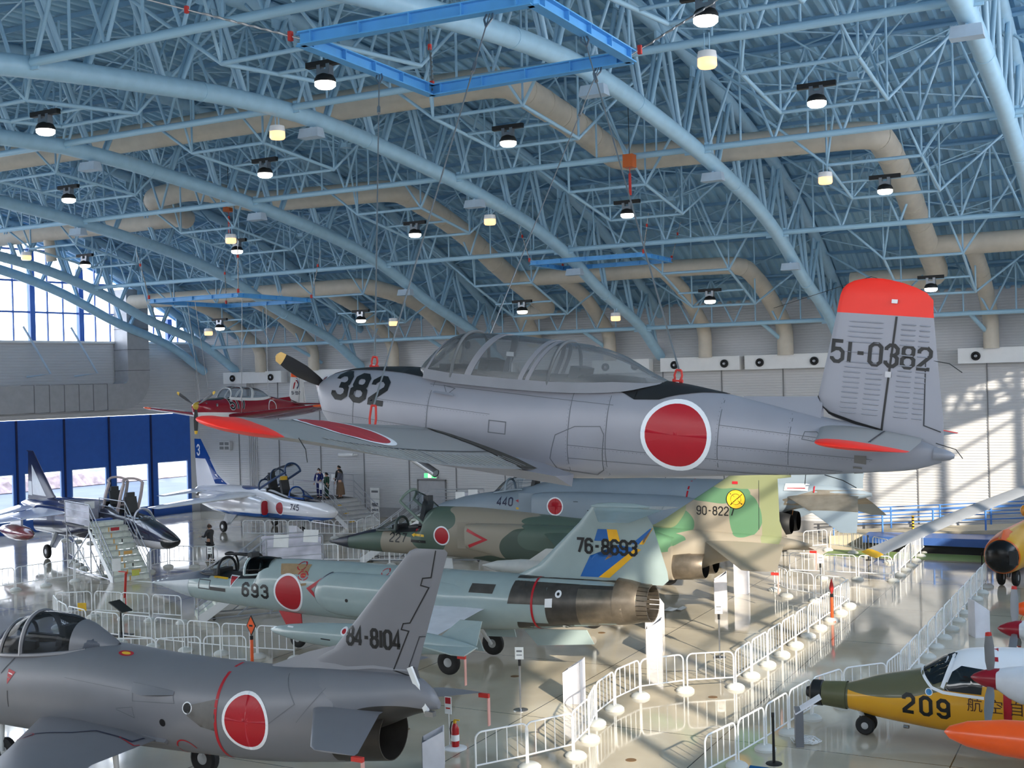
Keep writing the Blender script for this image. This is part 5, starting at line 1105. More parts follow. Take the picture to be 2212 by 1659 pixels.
for sy in (1, -1):
    q = MB().loft([ring(s, zb, zt, w_, 3.2, None, sy*y, 26) for s, zb, zt, w_, y in ((5.0,-.5,.4,.27,.82),(5.5,-.55,.48,.34,.82),(7.5,-.62,.6,.42,.76),(10,-.45,.6,.36,.6),(11.6,-.2,.5,.28,.42))]).obj('air_intake', M_t4, N4, smooth=50)
    MB().loft([ring(4.99,-.42,.32,.21,3.2,None,sy*.82,24), ring(4.98,-.4,.3,.2,3.2,None,sy*.82,24)]).obj('intake_cover', M_red, N4)
    lift([(sy*.7,6.0,9.0,.55,.09),(sy*4.9,8.3,9.5,.12,.08),(sy*5.0,8.5,9.4,.11,.03)]).obj('wing', mat('white_wing_gloss', (232,232,234), .2, coat=.4), N4, smooth=30)
    lift([(sy*.25,11.1,13.0,.55,.06),(sy*2.2,12.5,13.4,.3,.06),(sy*2.3,12.7,13.4,.29,.03)]).obj('tailplane', mat('white_wing_gloss', (232,232,234), .2), N4, smooth=30)
    MB().lathe([(.32,0),(.28,.5)], (-11.5,sy*.4,.15), (-1,0,0), 22, cap=False).obj('exhaust_nozzle', M_noz2, N4, smooth=50)
    wheel(N4, 7.7, sy*1.6, -1.1, .3, .18); leg(N4, (-7.5,sy*.8,-.5), (-7.7,sy*1.5,-1.1), .06)
    MB().prism([(-7.2,sy*1.1,-.5),(-8.2,sy*1.15,-.5),(-8.1,sy*1.4,-1.0),(-7.4,sy*1.4,-1.0)], (0,.03,0)).obj('gear_door', M_gear, N4)
fb = patches('white_fin_with_blue_edge', (236,232,234), [('gt', 2, 2.25, (20,72,150))], .2, 0)
fin = lift([(.6,9.2,12.9,0,.03),(.95,9.6,12.95,0,.04),(1.45,10.75,13.0,0,.05),(3.35,12.42,13.1,0,.05)], 'z').obj('fin', fb, N4, smooth=25); ft = bvh(fin)
B_f = mat('aerobatic_blue', (20,72,150), .25)
decal('fin_leading_edge', [(B_f, [[(9.7,.9),(10.8,1.45),(12.3,3.2),(12.8,3.2),(11.6,1.9),(11.2,1.3),(10.9,.9)]])], ft, N4, *SP_, cell=.3)
decal('number_marking', [(M_dwhite, numerals('3', -12.78, 2.45, .55, .26, .1, .1, 0, 1))], ft, N4, lambda u, v: (u, -6, v), (0,1,0), cell=.3, off=.012)
mir = (lambda u, v: (u, -6, v)), (0,1,0)
decal('number_marking', [(M_inkb, numerals('745', -3.05, -.05, .26, .16, .09, .05, 0, 1))], tr, N4, *mir, cell=.2, off=.012)
roundel(N4, tr, -3.95, -.02, .3, mir, 1.18, 1, .15)
cw = [(2.2,.5,.55,.25,2),(3.0,.55,.95,.42,2.1),(3.4,.58,1.05,.46,2.1)]
gl = MB().loft(canopy_shell(cw), closed=False, cap=False).obj('windshield', G_can, N4, smooth=True); MB().tube(bow(cw, 3.3, 3.38, .03), .04, 6).tube(sill(cw, 2.3, 3.4, -1), .04, 6).tube(sill(cw, 2.3, 3.4, 1), .04, 6).obj('windshield_frame', B_f, gl, smooth=True)
oc = [(0,0,.45,.46,2.1),(1.2,0,.62,.5,2.1),(2.6,0,.5,.46,2.1)]
mv = lambda ps: [(q[0]+2.6, q[1], q[2]) for q in ps]
o = MB().loft([mv(r) for r in canopy_shell(oc)], closed=False, cap=False).obj('open_canopy', G_can, N4, smooth=True, loc=(-6.0,0,.85)); o.rotation_euler = (0, math.radians(-22), 0)
MB().tube(mv(bow(oc, 0, 0, .03)), .05, 6).tube(mv(bow(oc, 1.3, 1.3, .03)), .04, 6).tube(mv(bow(oc, 2.6, 2.6, .03)), .05, 6).tube(mv(sill(oc, 0, 2.6, 1)), .06, 6).tube(mv(sill(oc, 0, 2.6, -1)), .06, 6).obj('canopy_frame', mat('dark_blue_frame', (36,62,100), .35), o, smooth=True)
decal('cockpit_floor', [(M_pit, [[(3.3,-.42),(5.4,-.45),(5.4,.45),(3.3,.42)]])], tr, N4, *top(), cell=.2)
MB().box((-5.4,0,.72), (.1,.8,.4)).obj('cockpit_bulkhead', M_pit, N4)
seat(N4, 4.0, .55, 0, M_yel); seat(N4, 5.1, .7)
wheel(N4, 2.9, .0, -1.17, .23, .14, 'nose_wheel'); leg(N4, (-2.7,0,-.6), (-2.9,.1,-1.17), .05)

# ================================================================= navy and white two-seat jet on the left
NV = (22,30,66)
M_t2 = patches('navy_and_white_gloss', NV, [((-1.8,0,-.32),(2.3,3,.24),(214,212,218)), ('gt', 0, -.95, (20,21,26)), ((-2.2,0,.62),(1.3,.5,.26),(12,12,14))], .2, 0, coat=.5)
Q = airframe('jet_trainer', 'navy and white jet with black nose cone and two raised canopies behind the white stairs', (-34.5,36.6,1.5), -20)
rows = [(0,-.05,.03,.04,2),(.3,-.25,.12,.2,2),(1.0,-.42,.32,.38,2.1),(2.2,-.5,.62,.5,2.2),(3.2,-.5,.8,.56,2.3),(4.6,-.5,.9,.6,2.3),(6.6,-.45,1.25,.64,2.3),(9,-.6,1.2,.8,2.5),(12,-.6,1.1,.8,2.5),(14,-.1,.95,.5,2.3),(16,.3,.8,.22,2.1),(17,.5,.6,.05,2)]
fu = fuse(rows, step=.22, N=40).obj('fuselage', M_t2, Q, smooth=50); tr = bvh(fu)
M_t2w = mat('white_blue_wing_gloss', (206,208,222), .18, coat=.5)
for sy in (1, -1):
    MB().loft([ring(s, zb, zt, w_, 3.6, None, sy*y, 26) for s, zb, zt, w_, y in ((6.4,.0,.85,.28,.8),(7,-.1,.9,.34,.82),(9,-.4,.95,.42,.78),(13,-.5,.75,.36,.6))]).obj('air_intake', M_t2, Q, smooth=50)
    lift([(sy*.7,8.2,12.3,.72,.04),(sy*3.95,11.0,12.4,.22,.04)]).obj('wing', M_t2w, Q, smooth=20)
    lift([(sy*.4,14.2,16.4,.5,.04),(sy*2.2,15.7,16.7,.05,.04)]).obj('stabilator', M_t2w, Q, smooth=20)
    tk = MB().lathe([(.01,0),(.2,.35),(.3,.9),(.36,1.8),(.33,2.7),(.2,3.6),(.03,4.2)], (-8.6,sy*2.6,-.18), (-1,0,0), 24).obj('drop_tank', mat('maroon_tank_gloss', (116,36,40), .2, coat=.5), Q, smooth=True)
    MB().box((-10.6,sy*2.6,.28), (1.3,.1,.4)).obj('pylon', M_t2w, Q)
    wheel(Q, 10.2, sy*1.4, -1.17, .33, .2); leg(Q, (-10.0,sy*1.0,-.3), (-10.2,sy*1.3,-1.1), .08)
    MB().prism([(-9.6,sy*.9,-.45),(-10.6,sy*.95,-.45),(-10.5,sy*1.2,-1.0),(-9.8,sy*1.2,-1.0)], (0,.03,0)).obj('gear_door', M_t2w, Q)
fin = lift([(.8,12.0,16.2,0,.03),(1.2,12.8,16.1,0,.04),(3.15,15.2,16.0,0,.05),(3.22,15.3,16.25,0,.05)], 'z').obj('fin', mat('navy_fin', (20,24,52), .3), Q, smooth=25); ft = bvh(fin)
decal('fin_white_panel', [(mat('white_fin_paint', (236,236,236), .3), [[(13.6,1.05),(15.5,2.55),(15.45,1.05)]])], ft, Q, *SP_, cell=.4)
decal('fin_white_panel', [(mat('white_fin_paint', (236,236,236), .3), [[(15.52,1.0),(15.55,1.7),(16.0,1.7),(16.1,1.0)]])], ft, Q, *SP_, cell=.4)
decal('roundel', [(M_red, sector(-6.0,.3,.26,20)), (M_dwhite, annulus(-6.0,.3,.26,.31,20))], tr, Q, *mir, cell=.2)
cw = [(2.4,.62,.66,.2,2),(3.0,.68,1.0,.36,2.1),(3.25,.7,1.1,.4,2.1)]
gl = MB().loft(canopy_shell(cw), closed=False, cap=False).obj('windshield', G_can, Q, smooth=True); MB().tube(bow(cw, 3.2, 3.24, .03), .04, 6).obj('windshield_frame', M_t2w, gl, smooth=True)
for x, k in ((4.7, 64), (6.2, 62)):
    oc = [(0,0,.42,.42,2.1),(.7,0,.55,.46,2.1),(1.35,0,.5,.44,2.1)]; mv = lambda ps: [(q[0]+1.35, q[1], q[2]) for q in ps]
    o = MB().loft([mv(r) for r in canopy_shell(oc)], closed=False, cap=False).obj('open_canopy', G_can, Q, smooth=True, loc=(-x,0,.92)); o.rotation_euler = (0, math.radians(-k), 0)
    MB().tube(mv(bow(oc, 0, 0, .03)), .05, 6).tube(mv(bow(oc, 1.35, 1.35, .03)), .05, 6).tube(mv(sill(oc, 0, 1.35, 1)), .07, 6).tube(mv(sill(oc, 0, 1.35, -1)), .07, 6).obj('canopy_frame', mat('pink_white_frame', (206,190,188), .35), o, smooth=True)
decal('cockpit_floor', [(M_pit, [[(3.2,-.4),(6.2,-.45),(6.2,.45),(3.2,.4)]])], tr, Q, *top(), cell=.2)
MB().box((-6.2,0,.95), (.1,.85,.6)).box((-4.65,0,.85), (.1,.8,.4)).obj('cockpit_bulkhead', M_pit, Q)
seat(Q, 4.0, .72); seat(Q, 5.6, .9)
wheel(Q, 4.6, 0, -1.25, .25, .14, 'nose_wheel'); leg(Q, (-4.5,0,-.45), (-4.6,.1,-1.2), .06)

# ================================================================= yellow twin turboprop at the right edge
OLV = (98,96,70)
M_mu = patches('yellow_olive_white_paint', (222,160,28), [('gt', 0, -1.3, OLV), ((-1.9,0,.5),(1.7,1.6,.42),OLV), ('gt', 2, .5, (234,234,236)), ((-1.9,0,.5),(1.42,1.6,.5),OLV)], .3, 0, coat=.3)
MU = airframe('twin_turboprop', 'yellow and white twin turboprop aircraft numbered 209 with olive nose at the right edge', (-6.95,25.8,.9), 180)
rows = [(.5,-.2,-.02,.1,2),(.52,-.3,.06,.2,2),(.7,-.36,.1,.25,2),(1.25,-.4,.14,.29,2.1),(1.45,-.42,.2,.36,2.1),(1.9,-.5,.36,.5,2.1),(2.7,-.58,.56,.64,2.2),(3.2,-.62,.85,.72,2.3),(3.7,-.64,1.05,.78,2.3),(4.6,-.66,1.12,.82,2.3),(7,-.66,1.12,.82,2.3),(9,-.4,1.05,.6,2.2),(11,.3,.95,.15,2)]
fu = fuse(rows, step=.16, N=44).obj('fuselage', M_mu, MU, smooth=50); tr = bvh(fu)
MB().lathe([(.02,-.14),(.1,-.12),(.13,-.05),(.2,-.02),(.265,.02),(.27,.22),(.25,.24)], (-.5,0,-.13), (-1,0,0), 24).obj('black_nose_cap', M_black, MU, smooth=True)
MB().loft([ring(.74,-.38,.12,.27,2.1), ring(1.24,-.42,.16,.31,2.1)], cap=False).obj('olive_nose_sleeve', mat('olive_nose_paint', (92,92,62), .4), MU, smooth=True)
decal('number_marking', [(M_ink, numerals('209', 2.5, -.18, .34, .19, .15, .075, 0, 1, -.03))], tr, MU, *FPj, cell=.1)
ws = [[(2.78,.62),(3.08,.42),(3.26,.5),(3.5,.98),(3.38,1.0)],[(3.2,.4),(3.4,.42),(3.5,.8),(3.36,.78)],[(3.3,.34),(4.0,.34),(4.05,.8),(3.62,.82),(3.45,.7)]]
M_cab = mat('dark_cabin_glass', (18,22,26), .08, spec=.8)
decal('cockpit_window', [(M_cab, [ws[0], ws[2]])], tr, MU, *FPj, cell=.1, off=.01)
decal('windscreen', [(M_cab, [[(2.85,-.3),(2.85,.3),(3.3,.36),(3.3,-.36)]])], tr, MU, *top(), cell=.1, off=.01)
decal('window_surround', [(M_dwhite, line([(2.74,.66),(3.06,.36),(3.28,.3),(4.05,.28)], .06)+line([(3.26,.38),(3.48,1.0)], .07))], tr, MU, *FPj, cell=.1, off=.014)
decal('red_band', [(M_stripe, [[(4.15,.95),(4.3,.95),(4.22,1.3),(4.05,1.3)],[(4.4,-.45),(4.55,-.45),(4.55,.5),(4.4,.5)]])], tr, MU, *FPj, cell=.1)
# the three characters on the side, from the built-in font
cu = bpy.data.curves.new('fuselage_writing', 'FONT'); cu.body = '航 空 自 衛'; cu.size = .3; cu.align_x = 'LEFT'
co = bpy.data.objects.new('fuselage_writing', cu); C.objects.link(co)
dg = bpy.context.evaluated_depsgraph_get(); me = bpy.data.meshes.new_from_object(co.evaluated_get(dg)); C.objects.unlink(co); bpy.data.objects.remove(co)
polys = [[(3.72+me.vertices[i].co.x, .02+me.vertices[i].co.y) for i in p.vertices] for p in me.polygons]
if polys: decal('fuselage_writing', [(mat('brown_black_lettering', (70,36,24), .5), polys)], tr, MU, *FPj, cell=.2)
decal('small_emblem', [(mat('emblem_blue', (60,130,180), .4), sector(3.0,.27,.06,14)), (M_dwhite, annulus(3.0,.27,.06,.075,14))], tr, MU, *FPj, cell=.2)
for sy in (1, -1):
    lift([(sy*.3,5.5,7.6,1.1,.12),(sy*5.5,5.8,7.3,1.1,.11)]).obj('wing', M_white, MU, smooth=30)
    nc = fuse([(4.45,.86,1.22,.2,2.2),(4.85,.64,1.3,.32,2.4),(5.8,.58,1.33,.36,2.4),(7.4,.8,1.25,.2,2.2)], yc=sy*2.3, step=.2, N=32).obj('engine_nacelle', mat('pale_grey_nacelle', (206,208,212), .35, coat=.2), MU, smooth=50)
    MB().lathe([(.01,0),(.07,.06),(.14,.2),(.19,.38),(.2,.5)], (-4.0,sy*2.3,1.04), (-1,0,0), 22).obj('spinner', mat('crimson_spinner', (140,14,34), .3), MU, smooth=True)
    for k in range(3):
        a = math.radians((75, 195, 315)[k] if sy == 1 else (95, 215, 335)[k]); d = V((0, math.cos(a), math.sin(a))); e_ = V((0, -math.sin(a), math.cos(a)))
        bl = []
        for r, c, tw in ((.12,.1,1.45),(.35,.17,1.4),(.65,.17,1.35),(.86,.12,1.3)):
            cc = V((-4.35,sy*2.3,1.04))+d*r; cd_ = e_*math.cos(tw)+V((-1,0,0))*math.sin(tw); nd = d.cross(cd_)
            bl.append([cc+cd_*c*x+nd*.018*y for x, y in ((-.5,0),(0,1),(.5,0),(0,-1))])
        MB().loft(bl).obj('propeller_blade', mat('grey_propeller_metal', (150,150,152), .35, metal=.6), MU, smooth=True)
        bt_ = []
        for r, c in ((.86,.12),(.93,.1)):
            cc = V((-4.35,sy*2.3,1.04))+d*r; cd_ = e_*math.cos(1.3)+V((-1,0,0))*math.sin(1.3); nd = d.cross(cd_); bt_.append([cc+cd_*c*x+nd*.018*y for x, y in ((-.5,0),(0,1),(.5,0),(0,-1))])
        MB().loft(bt_).obj('blade_tip', M_flag, MU)
    tk = MB().lathe([(.01,0),(.1,.08),(.2,.35),(.28,.9),(.31,1.6),(.3,2.6),(.2,3.6),(.03,4.2)], (-3.98,sy*5.5,.9), (-1,0,0), 28).obj('tip_tank', mat('fluorescent_orange_tank', (255,92,16), .3, coat=.3), MU, smooth=True)
    wheel(MU, 6.6, sy*1.2, -.66, .24, .18); leg(MU, (-6.5,sy*.8,-.3), (-6.6,sy*1.1,-.66), .06)
    wheel(MU, 1.62, sy*.14, -.69, .2, .13, 'nose_wheel')
leg(MU, (-1.45,0,-.35), (-1.62,0,-.68), .045)
MB().tube([(-2.5,.68,-.47),(-2.6,.7,-.47)], .035, 10).obj('landing_lamp', M_steel, MU)
lift([(1.0,8.6,10.9,0,.06),(2.9,10.2,11.3,0,.06)], 'z').obj('fin', M_white, MU, smooth=25)
for sy in (1, -1): lift([(sy*.1,9.8,11.0,1.0,.06),(sy*2.4,10.3,11.0,1.0,.06)]).obj('tailplane', M_white, MU, smooth=25)

# ================================================================= yellow aircraft with black nose behind it
HE = airframe('parked_aircraft', 'yellow and orange aircraft with a round black nose facing the camera at the right edge', (-4.45,44.1,1.15), -97)
M_he = patches('yellow_orange_paint', (226,168,38), [('lt', 1, -.12, (222,84,40)), ('gt', 0, -.1, (226,110,36))], .35, 0)
fuse([(0,-.5,.5,.5,2),(.1,-.6,.6,.6,2),(.6,-.64,.68,.68,2),(2,-.66,.74,.74,2.1),(6,-.6,.74,.7,2),(8.5,-.3,.7,.35,2),(9.6,.2,.6,.08,2)], step=.3, N=36).obj('fuselage', M_he, HE, smooth=50)
MB().lathe([(.02,.0),(.28,.02),(.48,.1),(.555,.22),(.56,.3)], (.22,0,0), (-1,0,0), 30).obj('black_nose_dome', mat('gloss_black_dome', (12,12,14), .25), HE, smooth=True)
MB().box((.2,.44,0), (.16,.26,.46)).obj('nose_box', mat('grey_black_box', (44,46,48), .5), HE)
MB().loft([[(-.02,y,.56) for y in (-.14,.14)]+[(-.02,0,.6)],[(-.4,y,.6) for y in (-.2,.2)]+[(-.4,0,.86)],[(-1.2,y,.64) for y in (-.22,.22)]+[(-1.2,0,.8)]]).obj('nose_fairing', mat('orange_fairing', (230,96,36), .4), HE, smooth=30)
for sy in (1, -1):
    wheel(HE, 1.0, sy*.24, -.85, .3, .2, 'nose_wheel'); wheel(HE, 5.0, sy*1.2, -.85, .3, .2)
    leg(HE, (-5,sy*.5,-.45), (-5,sy*1.1,-.85), .07)
leg(HE, (-1.0,0,-.55), (-1.0,0,-.85), .07, M_steel)
# grey rotor blade with yellow tip reaching in from the right
RB = thing('helicopter', 'helicopter standing right of the frame whose grey yellow-tipped rotor blade droops into view', 'helicopter', (-.6,39.3,0))
ro = V((-.6,39.3,0)); hub = V((-1.2,38.2,4.75)); tipp = V((-5.82,28.9,3.30))
def blade(u0, u1, nm, m, par):
    d = tipp-hub; sd = V((-d.y, d.x, 0)).normalized(); rs = []
    for k in range(9):
        u = u0+(u1-u0)*k/8; c = hub+d*u; c = V((c.x, c.y, c.z+.12*math.sin(PI*u)*1.0)); tl = V((0,0,-.05)); hw = .225
        rs.append([c+sd*hw*x+tl*x+V((0,0,.028*z))-ro for x, z in ((-1,0),(-.5,.9),(.3,1),(.8,.6),(1,0),(.8,-.6),(.3,-.8),(-.5,-.4))])
    return MB().loft(rs).obj(nm, m, par, smooth=40)
bl = blade(.05, .975, 'rotor_blade', mat('grey_rotor_blade', (140,142,146), .4), RB); blade(.975, 1.0, 'blade_tip', mat('ochre_blade_tip', (226,172,40), .5), bl)
MB().lathe([(.12,0),(.3,.1),(.3,.3),(.1,.4)], hub-ro-V((0,0,.15)), (0,0,1), 18).tube([hub-ro, (.6,.4,2.6)], .12, 12).obj('rotor_hub', M_steel, RB, smooth=True)
hf = fuse([(0,-.5,.3,.4,2.2),(.8,-1.0,.9,.8,2.5),(3,-1.1,1.3,.9,2.5),(5,-.9,1.2,.8,2.4),(9,.2,.8,.2,2)], step=.4, N=28).obj('fuselage', mat('helicopter_yellow', (214,160,40), .4), RB, smooth=50); hf.location = (.2,.6,1.55); hf.rotation_euler = (0,0,PI)
for a in ((2.6,1.5),(2.6,-.3),(4.6,.6)): wheel(RB, -a[0], a[1], .3, .3, .18)
# ================================================================= crowd barriers
M_bar = mat('white_barrier_enamel', (240,240,240), .3, var=.02)
M_base = mat('grey_white_rubber_base', (206,206,200), .6)
_b0 = None
def barrier(loc, rz, label, group, wd=1.16, base=True):
    global _b0
    if _b0 is None:
        t = thing('crowd_barrier', label, 'barrier', loc, rz, group)
        h, r = .9, .14; pts = [(0,0,.04),(0,0,h-r)]+[(r-r*math.cos(a), 0, h-r+r*math.sin(a)) for a in (PI/8,PI/4,3*PI/8,PI/2)]+[(wd-r+r*math.sin(a), 0, h-r+r*math.cos(a)) for a in (0,PI/8,PI/4,3*PI/8,PI/2)]+[(wd,0,h-r),(wd,0,.04)]
        MB().tube(pts, .019, 8).tube([(0,0,.27),(wd,0,.27)], .017, 8).obj('barrier_frame', M_bar, t, smooth=60)
        for k in range(1, 5): strut('barrier_bar', (wd*k/5, 0, .27), (wd*k/5, 0, h), .011, M_bar, t)
        MB().lathe([(.03,.12),(.12,.115),(.18,.085),(.22,.045),(.22,0)], (wd+.04,0,0), (0,0,1), 20).obj('barrier_base', M_base, t, smooth=40)
        _b0 = t; return t
    return dup(_b0, loc, rz, label, group)
def row(pts, where, start=0):
    """panels between successive base points"""
    n = len(pts)-1
    for i in range(n):
        a, b_ = V(pts[i]), V(pts[i+1]); d = b_-a
        barrier((a.x+d.x*.03, a.y+d.y*.03, 0), math.atan2(d.y, d.x), 'white tubular crowd barrier, %s %s' % (ORD[i] if i < 22 else 'last', where), 'white tubular crowd barriers')
def seg(a, b_, pitch=1.25):
    a, b_ = V((*a, 0)), V((*b_, 0)); n = max(1, round((b_-a).length/pitch)); return [a+(b_-a)*i/n for i in range(n+1)]
row([V((x,y,0)) for x, y in ((-11.5,19.95),(-10.9,20.9),(-10.35,21.9),(-10.5,23.05),(-10.84,24.22),(-10.92,25.47),(-10.78,26.65),(-9.96,27.61),(-8.95,28.32),(-8.92,29.6),(-8.86,30.85),(-8.82,32.1),(-8.77,33.35),(-8.73,34.6),(-8.69,35.82),(-8.65,37.05),(-8.62,38.3),(-8.62,39.55))], 'along the long curving row from the bottom edge up the aisle')
row([V((x,y,0)) for x, y in ((-8.68,39.6),(-9.85,40.0),(-10.9,40.55),(-11.6,41.5))], 'behind the far end of the long curving row')
row(seg((-8.13,44.71), (-8.22,52.2)), 'along the far left side of the aisle')
row(seg((-11.9,44.5), (-8.15,44.7)), 'crossing behind the camouflaged jet tail')
row([V((x,y,0)) for x, y in ((-12.9,50.6),(-12.0,51.6),(-10.9,51.0),(-9.9,49.9),(-9.0,48.9))], 'in front of the blue railing')
row([V((x,y,0)) for x, y in ((-7.4,21.4),(-7.15,22.65),(-6.95,23.9),(-6.8,25.15),(-6.62,26.4),(-6.2,27.55),(-5.4,28.45),(-5.3,29.6),(-5.28,30.65))], 'curving round the nose of the yellow turboprop')
row(seg((-5.27,30.65), (-4.98,44.6)), 'along the right side of the aisle')
row([V((x,y,0)) for x, y in ((-32.2,28.2),(-31.2,27.5),(-30.1,26.9),(-28.7,26.5),(-27.35,26.5),(-26.05,26.48),(-24.75,26.45),(-23.5,26.5),(-22.3,26.6),(-21.15,26.75))], 'in front of the jet numbered 693')
row([V((x,y,0)) for x, y in ((-26.0,23.3),(-24.9,23.8),(-23.8,24.2),(-22.75,24.9),(-21.6,25.4))], 'behind the spine of the nearest grey jet')
row([V((x,y,0)) for x, y in ((-32.4,28.4),(-31.4,29.2),(-30.3,29.3),(-29.0,29.4),(-27.7,29.5))], 'by the needle nose of the jet numbered 693')
row(seg((-39.0,30.9), (-37.75,35.6)), 'beside the white boarding stairs')
row([V((x,y,0)) for x, y in ((-36.0,36.3),(-36.9,37.4),(-37.1,38.7),(-36.0,38.9),(-34.8,39.2))], 'under the black nose cone')
row(seg((-40.3,47.2), (-34.4,48.8)), 'in front of the white and blue trainer')
row(seg((-34.3,48.6), (-35.6,52.6)), 'at the side of the far stairs')
row(seg((-31.3,41.0), (-27.0,42.3)), 'behind the silver stand and left of the camouflaged jet')
row(seg((-50.2,44.0), (-44.6,43.0)), 'near the blue hangar doors')
row(seg((-43.5,39.0), (-40.3,37.0)), 'behind the white boarding stairs')

# ================================================================= information boxes, posts, signs
M_kw = mat('white_kiosk_panel', (236,234,240), .4); M_kg = mat('grey_kiosk_side', (112,112,116), .5)
def kiosk(loc, rz, label, h=1.05, flip=False):
    t = thing('kiosk_box', label, 'kiosk', loc, rz, 'white information boxes')
    a, b_, hh = .46, .42, h
    MB().prism([(-a/2,-b_/2,0),(-a/2,b_/2,0),(-a/2,b_/2,hh*.72),(-a/2,-b_/2,hh)], (.02,0,0)).prism([(a/2-.02,-b_/2,0),(a/2-.02,b_/2,0),(a/2-.02,b_/2,hh*.72),(a/2-.02,-b_/2,hh)], (.02,0,0)).box((0,-b_/2,hh/2), (a,.02,hh)).obj('white_side', M_kw, t)
    MB().box((0,b_/2,hh*.36), (a-.02,.02,hh*.72)).box((0,0,hh*.6), (a-.04,b_-.03,.02)).obj('grey_back', M_kg, t)
    return t
for (px, py), rz, h, n in (((1241,1515),100,1.0,'nearest in the middle aisle, with barriers curving round it'),((1414,1410),108,.95,'open-topped one behind the wide barrier curve'),((1415,1357),0,1.0,'plain upright one right of the big metal nozzle'),((1557,1296),108,.95,'open-topped one below the camouflaged jet exhaust'),((1603,1281),5,1.25,'tall one under the camouflaged jet tailplane'),((937,1655),120,.75,'open-topped one at the bottom edge beside the fire extinguisher'),((2116,1374),-60,1.05,'by the right-hand aisle barriers'),((640,1180),0,1.0,'beside the silver stand')):
    kiosk(flo(px, py), math.radians(rz), 'white angled information box, '+n, h)
t = thing('tilted_lectern', 'grey lectern with a tilted white plate under the nose of the yellow turboprop', 'lectern', flo(1727,1610), math.radians(20))
MB().box((0,0,.38), (.16,.3,.76)).obj('column', M_kg, t); MB().box((.18,0,.84), (.62,.34,.025), Matrix.Rotation(math.radians(-32), 3, 'Y')).obj('plate', M_kw, t)
M_chr = mat('polished_post', (170,172,176), .2, metal=.9)
M_paper = mat('white_notice_paper', (238,238,236), .6); M_txt = mat('notice_text_grey', (120,122,126), .6)
def notice_post(loc, label, h=1.15):
    t = thing('notice_post', label, 'sign post', loc, math.radians(20), 'thin posts with a white notice')
    MB().lathe([(.17,0),(.17,.015),(.05,.035)], n=20).obj('post_base', M_chr, t, smooth=30); MB().lathe([(.022,.02),(.022,h)], n=10).obj('post', M_chr, t, smooth=True)
    MB().lathe([(.035,h-.12),(.035,h+.02)], n=12).obj('post_cap', M_black, t, smooth=True)
    s_ = MB().box((0,-.02,h+.17), (.2,.012,.28)).obj('notice', M_paper, t); MB().box((0,-.028,h+.22), (.13,.004,.04)).box((0,-.028,h+.13), (.13,.004,.02)).obj('notice_text', M_txt, s_)
for (px, py), n in (((1125,1534),'in front of the grey jet tailplane'),((1555,1420),'behind the long curving barrier row'),((1774,1292),'beyond the orange baton, among the far barriers'),((455,1262),'in front of the needle nose jet')):
    notice_post(flo(px, py), 'thin steel post with a small white notice, '+n)
def belt_post(loc, label):
    t = thing('belt_post', label, 'post', loc, 0, 'thin black belt posts')
    MB().lathe([(.16,0),(.16,.015),(.03,.03),(.022,.9),(.03,.92),(.03,1.0)], n=12).obj('post', M_black, t, smooth=30)
for (px, py), n in (((1876,1210),'left of the rotor blade tip'),((1692,1190),'under the blue-grey fighter tail'),((2122,1255),'on the right of the aisle'),((1672,1650),'in the bottom right by the curving barriers')):
    belt_post(flo(px, py), 'thin black belt barrier post '+n)
# orange batons and diamond sign
M_or = mat('orange_plastic', (240,96,40), .4)
def baton(loc, label, diamond=False):
    t = thing('warning_baton', label, 'baton', loc, 0)
    MB().lathe([(.14,0),(.14,.03),(.045,.05),(.045,.75),(.02,.8)], n=14).obj('baton_tube', M_or, t, smooth=40); MB().lathe([(.046,.74),(.046,.84)], n=14).obj('baton_collar', M_black, t)
    if diamond:
        s_ = MB().prism([(0,-.01,.84),(.16,-.01,1.12),(0,-.01,1.4),(-.16,-.01,1.12)], (0,.02,0)).obj('diamond_sign', mat('sign_black_edge', (30,30,30), .5), t); MB().prism([(0,-.014,.88),(.135,-.014,1.12),(0,-.014,1.36),(-.135,-.014,1.12)], (0,.002,0)).obj('diamond_face', M_or, s_)
        MB().box((0,-.018,1.12), (.12,.003,.05)).obj('diamond_mark', M_black, s_)
    else: MB().lathe([(.02,.84),(.07,1.0),(.05,1.15),(.01,1.3)], n=12).obj('baton_tip', M_flag, t, smooth=True)
baton(flo(545,1440), 'orange warning baton with a diamond sign behind the nearest grey jet', True); baton(flo(1798,1342), 'orange warning baton with pointed red tip among the aisle barriers')
# fire extinguisher and its sign
t = thing('fire_extinguisher', 'red fire extinguisher on a round white stand beside the grey jet exhaust', 'fire extinguisher', flo(984,1617))
MB().lathe([(.24,0),(.24,.02),(.14,.05)], n=24).obj('stand', M_white, t, smooth=30); MB().lathe([(.08,.05),(.085,.1),(.085,.42),(.05,.5),(.03,.53)], n=18).obj('bottle', mat('extinguisher_red', (170,20,24), .3), t, smooth=40)
MB().lathe([(.087,.17),(.087,.3)], n=18, cap=False).obj('bottle_label', M_paper, t, smooth=True); MB().box((0,0,.56), (.05,.05,.07)).box((.05,0,.6), (.12,.03,.02)).obj('valve', M_yel, t)
MB().tube([(0,0,.56),(-.08,0,.55),(-.12,0,.4),(-.1,0,.2)], .012, 8).obj('hose', M_black, t, smooth=True)
MB().lathe([(.01,0),(.01,.72)], (-.2,.1,.02), n=8).obj('sign_pole', M_white, t)
s_ = MB().box((-.2,.08,.86), (.16,.012,.36)).obj('sign_plate', M_paper, t); MB().box((-.2,.072,.96), (.13,.004,.13)).obj('sign_red_field', M_stripe, s_); MB().box((-.2,.072,.8), (.1,.004,.03)).obj('sign_text', M_flag, s_)
